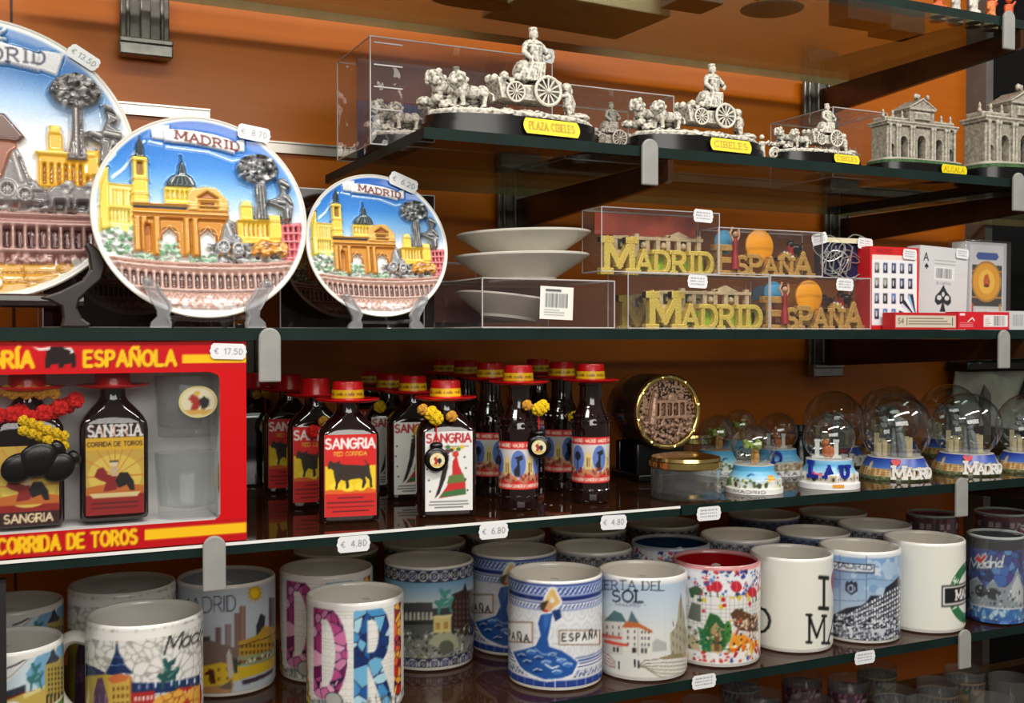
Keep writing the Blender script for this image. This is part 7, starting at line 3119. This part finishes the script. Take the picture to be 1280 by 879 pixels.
SHOT = shot_mesh(.0215, .048)
q0, q1 = zin(530, 560, YI), zin(757, 560, YI)
for (yt, yb, lab, on) in ((190, 398, 'upper shot glass with a round bullfight print in the gift box', 0), (452, 668, 'lower shot glass in the gift box, its print turned to the side', 1)):
    za, zb_ = zin(640, yb, YI).z, zin(640, yt, YI).z
    t = thing('shot_glass', lab, 'shot glass', ((q0.x + q1.x) / 2, YI, za))
    k = (q1.x - q0.x) / .043
    t.scale = (k, k * .8, (zb_ - za) / .048)
    obj('glass', SHOT, t)
    bm_ = obj('badge', BADGE, t, (.004 if not on else .0205, -.0235 if not on else -.008, .028), (0, 0, 0 if not on else rad(70)))
    bm_.scale = (2.0, 1, 2.0)

# ------------------------------------------------------------------ sangria bottles
ZW = ZT['wine'] + .0002


def base(u, v, z=ZW):
    p = atZ(u, v, z)
    return p.x, p.y, z


b = flask(*base(435, 650), 'red', 'front sangria bottle with red and yellow bull label and banded red hat')
charm(b, (-.012, -.017, .082), 0, [])
b = flask(*base(394, 632), 'red', 'second red-label sangria bottle from the front, plain red hat and red pompom', band=False)
charm(b, (.0075, -.018, .066), 0, [(PR, -.004, 0), (PR, -.011, .001), (PG, .003, .008), (PG, -.002, .010)])
b = flask(*base(361, 614), 'red', 'third red-label sangria bottle, darkest, beside the gift box', band=False)
b = flask(*base(322, 606), None, 'shadowed sangria bottle half hidden by the red gift box', band=False)
charm(b, (.006, -.018, .09), .03, [(PG, -.008, .002), (PY, .002, .004)])
b = flask(*base(557, 643), 'white', 'front white-label sangria bottle with dancers and a yellow pompom')
charm(b, (-.011, -.019, .083), .034, [(PY, 0, 0), (PY, -.004, .004), (PG, -.011, .007), (PG, .013, .001)])
b = flask(*base(516, 622), 'white', 'second white-label sangria bottle, behind the front white one')
charm(b, (.008, -.018, .075), .022, [(PY, -.004, -.012)], badge=False)
b = flask(*base(487, 610), 'white', 'white-label sangria bottle in shadow, its hat left of the front white ones')
charm(b, (-.012, -.018, .082), 0, [(PY, 0, 0)])
b = flask(*base(462, 592), 'red', 'rearmost flat sangria bottle, its hat showing above the front red one')
b = jug(*base(648, 636), 'front round sangria bottle with blue label, a yellow pompom and round badge')
charm(b, (.0175, -.014, .088), .032, [(PY, 0, 0), (PY, .003, .002), (PG, -.010, .003)])
b = jug(*base(613, 618), 'round sangria bottle just left of and behind the front round one', turn=.5)
charm(b, (.0125, -.014, .075), 0, [(PG, 0, 0)])
b = jug(*base(738, 627), 'rightmost round sangria bottle, next to the brown barrel', 'round2')
b = jug(*base(702, 612), 'round sangria bottle between the two front round ones, with yellow pompom', turn=.4)
charm(b, (.0085, -.02, .073), .03, [(PY, 0, 0), (PY, -.004, -.001)])
for u, v, lab in ((583, 602, 'shadowed round bottle at the back, second hat from the left of the back row'), (557, 592, 'shadowed round bottle at the back, leftmost of the back row'), (672, 592, 'shadowed round bottle at the very back, between the front round bottles')):
    jug(*base(u, v), lab, turn=.2)

# ------------------------------------------------------------------ barrel, gold-lidded boxes, globes
x, y, z = base(812, 597)
put_barrel(x, y, z, 'brown barrel with a gold-ringed copper relief disc, behind the glass box', facing((x, y)) + rad(30))
x, y, z = base(857, 621)
put_jar(x, y, z, 'clear round glass box with a gold lid, at the shelf edge', .0325, .038)
x, y, z = base(862, 583)
put_jar(x, y, z, 'second round glass box with a gold lid, half hidden behind the first', .03, .038)
G = {'i': 'island', 'm': 'madrid', 'p': 'plaza', 's': 'shore'}
for k, u, v, rg, s, lab, tu in (
        ('i', 942, 614, .0212, 1.0, 'front small snow globe with a bear and tree on a beach base', 0),
        ('i', 897, 592, .0212, 1.0, 'snow globe behind the gold-lidded box, left of the front small one', .5),
        ('s', 972, 592, .0212, 1.02, 'snow globe with a blue letter D, behind the two front small ones', 0),
        ('i', 925, 575, .0212, .95, 'rearmost small snow globe, its top above the front small ones', .2),
        ('p', 1036, 608, .0252, 1.0, 'snow globe with blue raised letters and white monuments round its base', 0),
        ('m', 1042, 580, .036, .98, 'large snow globe behind the one with blue letters', .3),
        ('m', 1119, 596, .0372, 1.0, 'large MADRID snow globe with a red heart, left of the two front ones', 0),
        ('m', 1112, 572, .0372, 1.0, 'large snow globe directly behind the left front MADRID globe', 0),
        ('m', 1208, 590, .0372, .98, 'large MADRID snow globe over the rounded bracket cap, right of the front pair', .02),
        ('m', 1186, 569, .0372, 1.0, 'large snow globe behind the right front MADRID globe', 0),
        ('m', 1287, 588, .0372, .96, 'MADRID snow globe cut off by the right frame edge', 0)):
    x, y, z = base(u, v)
    put_globe(G[k], x, y, z, rg, lab, s, tu)
# small dark figure between globes
x, y, z = base(1000, 583)
t = thing('hat_figurine', 'small black figurine with a hat, between the snow globes', 'figurine', (x, y, z))
m = MB()
m.lathe([(.013, 0), (.012, .01), (.009, .022), (.006, .03), (.0065, .036), (.0004, .042)], 24)
obj('body', m, t, mats=[BLACKM])
m = MB()
m.lathe([(.0145, .038), (.0145, .0395), (.0075, .041), (.007, .0475), (.0004, .048)], 28)
obj('hat', m, t, mats=[BLACKM])

# ------------------------------------------------------------------ mugs
mug_kind('ribbon', art_ribbon())
mug_kind('crackle', art_crackle())
mug_kind('city', art_city(), (170, 176, 186))
mug_kind('letters', art_letters())
mug_kind('plaza', art_plaza())
mug_kind('dancer', art_dancer())
mug_kind('sol', art_sol())
mug_kind('red', art_confetti((150, 12, 20)), (140, 8, 16))
mug_kind('navy', art_confetti((20, 44, 84)), (10, 40, 70))
mug_kind('heart', art_heart())
mug_kind('via', art_gran_via())
mug_kind('green', art_green())
mug_kind('grey', art_plain((190, 190, 186), (60, 66, 76), 3))
mug_kind('blue', art_plain((120, 136, 166), (40, 50, 84), 5))
mug_kind('olive', art_plain((120, 130, 76), (60, 66, 40), 8))
ZM = ZT['mug'] + .0002


def mug_px(key, u, v, wpx, label, turn=0.0, handle=None, dy=0):
    """u, v: rim centre; wpx: rim width in the photo"""
    s = 1.0
    for _ in range(12):
        zr = ZM + MUG_H * s
        p = atZ(u, v, zr)
        q = _R.transposed() @ (p - Vector((0, 0, EZ)))
        cs = -q.z / math.hypot(q.x, q.z)
        s = .5 * s + .5 * wpx * (-q.z / FPX) * cs / (2 * MUG_R)
    t = put_mug(key, p.x, p.y + dy, ZM, label, turn, handle, s)
    return t


FRONT = [
    ('ribbon', 7, 800, 148, 'mug cut by the left frame edge, with a white ribbon and bronze horse statue'),
    ('crackle', 181, 765, 148, 'white crackle-pattern mug with script lettering and a spired tower'),
    ('letters', 444, 740, 122, 'front mug with large stained-glass letters in pink and blue'),
    ('dancer', 694, 714, 118, 'front blue and white mug with a flamenco dancer'),
    ('sol', 803, 711, 112, 'front mug reading PUERTA DEL SOL with a sketched square'),
    ('red', 895, 697, 111, 'mosaic-patterned mug with a bright red inside'),
    ('heart', 989, 689, 105, 'white mug with big black serif letters and a bit of red heart'),
    ('via', 1074, 681, 104, 'pale blue mug with a black street view and MADRID banner'),
    ('green', 1155, 671, 104, 'white mug with a green oval emblem and black band')]
for k, u, v, wp, lab in FRONT:
    mug_px(k, u, v, wp, lab, handle=1.45 if (k, u) == ('crackle', 181) else None, dy={425: .014, 968: .02, 1046: .008}.get(u, 0))
BACK = [
    ('ribbon', 14, 752, 134, 'mug behind the one at the left frame edge, only its dark rim showing'),
    ('crackle', 153, 728, 136, 'crackle mug in shadow behind the front crackle mug'),
    ('city', 283, 719, 124, 'pale blue mug with a skyline and yellow sun, under the bracket cap'),
    ('letters', 408, 708, 117, 'stained-glass letter mug standing behind the front one'),
    ('plaza', 536, 698, 112, 'mug with tile borders and a green horse statue'),
    ('dancer', 642, 686, 107, 'flamenco dancer mug behind the front dancer mug'),
    ('grey', 741, 682, 98, 'grey patterned mug behind the PUERTA DEL SOL mug'),
    ('navy', 838, 676, 99, 'mosaic mug with a dark blue inside, behind the red-lined one'),
    ('grey', 925, 667, 100, 'grey mug behind the white letter mug'),
    ('blue', 1016, 663, 94, 'blue-grey mug behind the pale blue street mug'),
    ('grey', 1093, 654, 94, 'grey mug behind the green emblem mug')]
for k, u, v, wp, lab in BACK:
    mug_px(k, u, v, wp, lab, handle=1.45 if (k, u) == ('crackle', 181) else None, dy={425: .014, 968: .02, 1046: .008}.get(u, 0))
THIRD = [
    ('olive', 425, 688, 108, 'olive mug at the back, above the stained-glass letter mugs'),
    ('grey', 530, 675, 104, 'shadowed mug at the back behind the horse statue mug'),
    ('grey', 632, 665, 99, 'shadowed mug at the back behind the dancer mugs'),
    ('grey', 735, 658, 96, 'shadowed mug at the back, left of the blue-lined one'),
    ('grey', 828, 652, 92, 'shadowed mug at the back behind the dark blue-lined mug'),
    ('blue', 968, 645, 92, 'dark blue mug at the back, left of the grey rims'),
    ('grey', 1046, 640, 88, 'shadowed grey mug at the back, under the snow globes')]
for k, u, v, wp, lab in THIRD:
    mug_px(k, u, v, wp, lab, handle=1.45 if (k, u) == ('crackle', 181) else None, dy={425: .014, 968: .02, 1046: .008}.get(u, 0))


fit_handles()


def tumbler(key_c, u, v, wpx, label, h=.082, rimc=(24, 24, 30), inner=None):
    zr = ZM + h
    p = atZ(u, v, zr)
    q = _R.transposed() @ (p - Vector((0, 0, EZ)))
    r = wpx * (-q.z / FPX) * (-q.z / math.hypot(q.x, q.z)) / 2
    t = thing('printed_tumbler', label, 'glass', (p.x, p.y, ZM), (0, 0, facing(p)))
    n, rows = 160, 60
    th0 = np.arange(n) * 2 * PI / n
    th = np.where(th0 > PI, th0 - 2 * PI, th0)
    V, C = [], []
    for j in range(rows):
        z = h * (.02 + .95 * j / (rows - 1))
        V.append(np.stack([r * np.sin(th0), -r * np.cos(th0), np.full(n, z)], 1))
        C.append(key_c.at(th, np.full(n, HM * j / (rows - 1))))
    mb = MB()
    mb.grid(np.concatenate(V), n, rows, col=np.concatenate(C), closed=True)
    obj('printed_wrap', mb.mesh('printed_wrap', [CER]), t)
    g = MB()
    g.lathe([(.0004, .001), (r * .95, .001), (r * 1.005, .004), (r * 1.005, h * .965), (r, h), (r * .93, h), (r * .93, .008), (.0004, .008)], 56, caps=False)
    obj('glass', g, t, mats=[clear('tumbler_glass', (244, 246, 246), 1.5, .03, .04)])
    rm = MB()
    pts = [(r * .97 * math.cos(i * PI / 28), r * .97 * math.sin(i * PI / 28), h) for i in range(56)]
    rm.tube(pts, .0016, 6, closed=True)
    obj('rim', rm, t, mats=[mat('rim_glass', (170, 176, 176), rough=.1, coat=.5)])
    return t


cb = art_mosaic_blue()
cb.bake()
tumbler(cb, 1245, 668, 73, 'glass tumbler with a blue mosaic print and small red heart', .092)
cr = art_plain((110, 30, 44), (220, 214, 210), 14)
cr.bake()
tumbler(cr, 1165, 642, 66, 'dark red printed glass at the back, above the green emblem mug', .088)
tumbler(cr, 1252, 640, 70, 'dark red and white printed glass behind the blue mosaic tumbler', .088)
cpk = art_plain((206, 70, 120), (236, 200, 214), 15)
cpk.bake()
tumbler(cpk, 1308, 662, 70, 'pink printed glass at the right frame edge', .092)

# ------------------------------------------------------------------ shot glasses on the lowest shelf
ZL = ZT['low'] + .0002
SH2 = [shot_mesh(.024, .058), ]
WRAP = {}
for nm, bg, bd in (('plum', (128, 70, 90), (214, 180, 190)), ('grey', (190, 186, 180), (110, 104, 104)), ('mixed', (176, 150, 120), (60, 90, 70)), ('rose', (140, 66, 90), (206, 170, 180))):
    c = art_plain(bg, bd, len(nm) + 3)
    c.bake()
    n, rows = 48, 14
    th0 = np.arange(n) * 2 * PI / n
    th = np.where(th0 > PI, th0 - 2 * PI, th0)
    V, C = [], []
    for j in range(rows):
        q = .12 + .68 * j / (rows - 1)
        r = .0242 * (.88 + .12 * q) + .0002
        V.append(np.stack([r * np.sin(th0), -r * np.cos(th0), np.full(n, .058 * q)], 1))
        C.append(c.at(th, np.full(n, HM * j / (rows - 1))))
    mb = MB()
    mb.grid(np.concatenate(V), n, rows, col=np.concatenate(C), closed=True)
    WRAP[nm] = mb.mesh('print', [PLASTIC])
zr = ZL + .058
SG = [
    ('grey', 820, 884, 'grey printed shot glass below the mug price tag'), ('plum', 878, 876, 'plum printed shot glass left in the dark lower row'), ('plum', 950, 866, 'plum printed shot glass below the white letter mug'), ('rose', 1015, 874, 'rose patterned shot glass in the lower row'), ('plum', 1060, 848, 'plum dotted shot glass behind, below the street mug tag'), ('grey', 1118, 862, 'pale grey shot glass with a band of print'), ('mixed', 1172, 852, 'shot glass with small coloured print, left of the clear ones'),
    ('mixed', 1206, 836, 'clear shot glass with a coloured print under the bracket cap'), (None, 1262, 846, 'clear shot glass at the right of the lowest shelf'), (None, 1160, 876, 'clear shot glass in front, cut by the bottom frame edge'), ('plum', 1002, 842, 'dark plum shot glass at the back of the lower shelf'), ('mixed', 1096, 830, 'brown printed shot glass at the back, beside the bracket'), ('grey', 925, 846, 'dark grey shot glass at the back below the mosaic mug'), (None, 1240, 872, 'clear shot glass in front at the right bottom corner')]
for k, u, v, lab in SG:
    p = atZ(u, v, zr)
    if p.y > 1.09:
        p = Vector((p.x * 1.06 / p.y, 1.06, p.z))
    t = thing('shot_glass', lab, 'shot glass', (p.x, p.y, ZL), (0, 0, facing(p)))
    obj('glass', SH2[0], t)
    if k:
        obj('print', WRAP[k], t)

# ------------------------------------------------------------------ resin models
ZF = ZT['model'] + .0003


def model_at(fn, u, u0, u1, Y, L, label, **k):
    a, b = atY(u0, 180, Y), atY(u1, 180, Y)
    s = (b.x - a.x) / L
    return fn((a.x + b.x) / 2, Y, ZF, s, label, **k)


model_at(put_fountain, 0, 525, 743, .848, .168, 'largest resin fountain model with lions and a goddess, at the left end of the shelf')
model_at(put_fountain, 0, 785, 947, .842, .168, 'middle-sized fountain model right of the grey end cap', px=.018, text='CIBELES')
model_at(put_fountain, 0, 968, 1070, .832, .168, 'small fountain model standing in front of the clear box with a gate inside', px=.028, text='CIBELES')


def film_box(u0, u1, vt, Y, d, label, z=ZF):
    x0, x1 = atY(u0, 180, Y).x, atY(u1, 180, Y).x
    t = thing('clear_box', label, 'box', ((x0 + x1) / 2, Y, z))
    clear_box_parts(t, x1 - x0, d, atY((u0 + u1) / 2, vt, Y).z - z, .0006)
    return t


film_box(1041, 1109, 137, .876, .10, 'clear film box with a gate model inside, behind the small fountain')
t = film_box(463, 690, 58, .895, .1, 'tall clear film box behind the largest fountain model')
q = atY(678, 68, .893)
obj('price_tag', tag_mesh('24.50', .026, .0135, ink=(120, 120, 124)), t, (q.x - t.location.x, -.0015, q.z - t.location.z), (0, rad(4), 0))
cd = MB()
W_ = atY(690, 180, .895).x - atY(463, 180, .895).x
cd.box((.006, .092, .030), (W_ * .88, .0012, .056))
obj('blue_backing', cd, t, mats=[mat('dusk_blue_card', (50, 54, 92), rough=.5, var=.5, scale=18)])
cd = MB()
cd.box((.006, .092, .078), (W_ * .88, .0012, .038))
obj('mauve_backing', cd, t, mats=[mat('dusk_mauve_card', (104, 62, 58), rough=.5, var=.4, scale=18)])
cd = MB()
for i in range(5):
    cd.box((-W_ / 2 + .016, -.0008, .012 + i * .019), (.026, .0008, .0011))
obj('embossed_ridges', cd, t, mats=[PALE_BAR])
put_fountain(t.location.x - .006, .945, ZF + .0004, .84, 'fountain model packed inside the tall clear box', plaque=False)
t = film_box(706, 842, 112, .892, .085, 'low clear film box between the two front fountain models')
put_fountain(t.location.x, .934, ZF + .0009, .64, 'fountain model packed inside the low clear box between the front ones', plaque=False)

# small statuette with a shell wheel
x = atY(958, 190, .835).x
t = thing('statuette', 'tiny silvered statuette with a shell, right of the middle fountain', 'figurine', (x, .835, ZF))
m = MB()
m.slab(oval(.03, .024), 0, .004)
obj('base', m, t, mats=[BLACKM])
m = MB()
m.tube([(-.006, 0, .004), (-.006, 0, .014), (-.0055, 0, .021)], [.0042, .0034, .0036], 10)
m.ball((-.0055, 0, .0255), .0026, sub=2)
m.tube([(-.009, 0, .019), (-.011, -.002, .013)], [.0016, .0012], 6)
m.tube([(-.002, 0, .019), (.001, -.003, .022)], [.0016, .0012], 6)
for k in range(3):
    m.tube([(.007 + (.0062 - k * .0018) * math.cos(q), -.004, .0095 + (.0062 - k * .0018) * math.sin(q)) for q in np.linspace(0, 2 * PI, 20)], .0013, 6)
m.ball((.012, -.002, .006), (.004, .003, .003), sub=1)
obj('figure', fused('figure', m, [SILVER], .0006, .0004, .002), t)

model_at(put_gate, 0, 1090, 1196, .842, .105, 'grey triumphal gate model on a green base, right of the small fountain')
put_gate(.5 * (atY(1041, 180, .876).x + atY(1109, 180, .876).x), .915, ZF + .0009, .68, 'gate model packed in the clear box behind the small fountain', plaque=False)
model_at(put_gate, 0, 1208, 1330, .842, .105, 'triumphal gate model cut off by the right frame edge', plaque=False)

# ------------------------------------------------------------------ highest shelf, mostly seen from below through the glass
ZH = ZT['top'] + .0003
p = atZ(590, 4, ZH)
put_fountain(p.x, p.y, ZH, .5, 'dark oval-based model on the highest shelf, seen from below', plaque=False)
a, b_ = atZ(640, 45, ZH), atZ(835, 2, ZH)
m = MB()
m.box((0, 0, .02), (.17, .10, .04))
p = atZ(720, 22, ZH)
o = obj('carton_box', m, None, (p.x, p.y, ZH), (0, 0, rad(4)), mats=[mat('beige_carton', (236, 214, 172), rough=.6)], bevel=.001)
tag(o, 'flat beige carton lying on the highest shelf, only its underside visible', 'box')
for u, v, w_, d_, h_, col, lab in ((1075, 32, .06, .03, .03, (44, 34, 28), 'dark carton on the highest shelf, left of the bright figurines'), (1120, 45, .05, .035, .03, (60, 66, 58), 'grey-green carton on the highest shelf near the wall'), (865, 8, .05, .04, .05, (120, 108, 100), 'greyish ribbed carton on the highest shelf, above the middle fountain')):
    p = atZ(u, v, ZH)
    m = MB()
    m.box((0, 0, h_ / 2), (w_, d_, h_))
    o = obj('carton_box', m, None, (p.x, min(p.y, 1.06), ZH), mats=[mat('carton_%d' % u, col, rough=.6)], bevel=.001)
    tag(o, lab, 'box')
p = atZ(965, 12, ZH)
t = thing('gold_bowl', 'small gold bowl on the highest shelf, glinting through the glass', 'bowl', (p.x, p.y, ZH))
m = MB()
m.lathe([(.0004, 0), (.012, 0), (.012, .002), (.008, .004), (.018, .012), (.027, .022), (.026, .0225), (.016, .013), (.0004, .006)], 40)
obj('bowl', m, t, mats=[GOLD])
m = MB()
m.lathe([(.03, -.0001), (.032, .0006), (.0004, .0008)], 40)
obj('white_saucer', m, t, mats=[WHITEP])
cols = [(206, 90, 40), (226, 190, 60), (190, 186, 180), (120, 60, 50), (206, 200, 190), (90, 110, 80), (214, 120, 60), (190, 40, 40)]
for i in range(9):
    x = atY(1168 + i * 11, 10, .835).x
    t = thing('painted_figurine', 'small painted figurine in the bright row at the top right corner', 'figurine', (x, .83 + .012 * (i % 2), ZH), group='painted figurines on the highest shelf')
    m = MB()
    rr = np.random.default_rng(i)
    m.tube([(0, 0, 0), (0, 0, .014), (0, 0, .026)], [.006, .0045, .005], 10)
    m.ball((0, 0, .031), .0036, sub=2)
    m.tube([(-.004, 0, .024), (-.008, -.003, .016)], [.002, .0014], 6)
    m.tube([(.004, 0, .024), (.007, -.003, .03)], [.002, .0014], 6)
    for k in range(8):
        m.ball((rr.uniform(-.006, .006), rr.uniform(-.005, .003), rr.uniform(.002, .012)), .0028, sub=1)
    obj('figure', fused('figure', m, [mat('figurine_paint_%d' % (i % 8), cols[i % 8], rough=.45, var=.35, scale=300)], .0008, .0004, .002), t)
    m = MB()
    m.slab(oval(.016, .014, 20), -.0, .003)
    obj('base', m, t, mats=[SANDP])
x0, x1 = atY(1236, 25, .82).x, atY(1300, 25, .82).x

# ------------------------------------------------------------------ right bay: grey bag hanging behind
def bag(u0, u1, v0, v1, Y, label):
    a, b = atY(u0, v0, Y), atY(u1, v1, Y)
    t = thing('fabric_bag', label, 'bag', ((a.x + b.x) / 2, Y, b.z))
    w, h = b.x - a.x, a.z - b.z
    nu, nv = 40, 24
    V = []
    for j in range(nv):
        for i in range(nu):
            s_, q = i / (nu - 1), j / (nv - 1)
            V.append(((s_ - .5) * w * (1 + .05 * math.sin(q * 3)), -.012 * math.sin(s_ * PI) - .004 * math.sin(s_ * 17 + q * 5) - .003 * math.sin(q * 9 + s_ * 6), q * h * (1 - .12 * s_ * s_) + .004 * math.sin(s_ * 9)))
    m = MB()
    m.grid(V, nu, nv)
    o = obj('cloth', m, t, mats=[mat('grey_canvas', (176, 173, 164), rough=.85, var=.15, scale=60, bump=.6)])
    o.modifiers.new('s', 'SOLIDIFY').thickness = .004
    m = MB()
    m.slab([(-w * .52, -.02), (w * .52, -.02), (w * .52, .02), (-w * .52, .02)], h * .88, h * 1.05)
    obj('black_top', m, t, mats=[BLACKM], bevel=.004)
    m = MB()
    m.prism([(-w * .04, h * .45), (w * .16, h * .45), (w * .1, h * .72), (w * .06, h * .86), (w * .01, h * .7)], -.02, -.016)
    obj('dark_print', m, t, mats=[BLACKM])


bag(1198, 1330, 455, 530, 1.10, 'grey canvas bag with a black top, in the next bay behind the globes')

# ------------------------------------------------------------------ light
wd_ = bpy.data.worlds.new('shop')
S.world = wd_
wd_.use_nodes = True
bgn = wd_.node_tree.nodes['Background']
bgn.inputs[0].default_value = (1.0, .93, .85, 1)
bgn.inputs[1].default_value = .16


def area(name, loc, target, sx, sy, power, col=(1, .95, .88)):
    l = bpy.data.lights.new(name, 'AREA')
    l.shape = 'RECTANGLE'
    l.size, l.size_y = sx, sy
    l.energy = power
    l.color = col
    o = bpy.data.objects.new(name, l)
    COL.objects.link(o)
    o.location = loc
    o.rotation_euler = (Vector(target) - Vector(loc)).to_track_quat('-Z', 'Y').to_euler()
    return o


area('ceiling_strip_light', (.45, -.15, EZ + 1.15), (.5, .9, EZ - .05), 1.5, .12, 20)
area('ceiling_strip_light', (-.9, -.1, EZ + 1.0), (.1, .9, EZ + .05), .8, .10, 9)
area('ceiling_strip_light', (1.7, -.2, EZ + 1.0), (.9, .9, EZ), .8, .10, 6)
area('aisle_fill_light', (.15, -.6, EZ + .42), (.45, .85, EZ - .1), 1.2, .4, 9)

S.view_settings.view_transform = 'Standard'
S.view_settings.look = 'None'
S.cycles.transparent_max_bounces = 28
S.cycles.max_bounces = 10
S.cycles.use_denoising = True
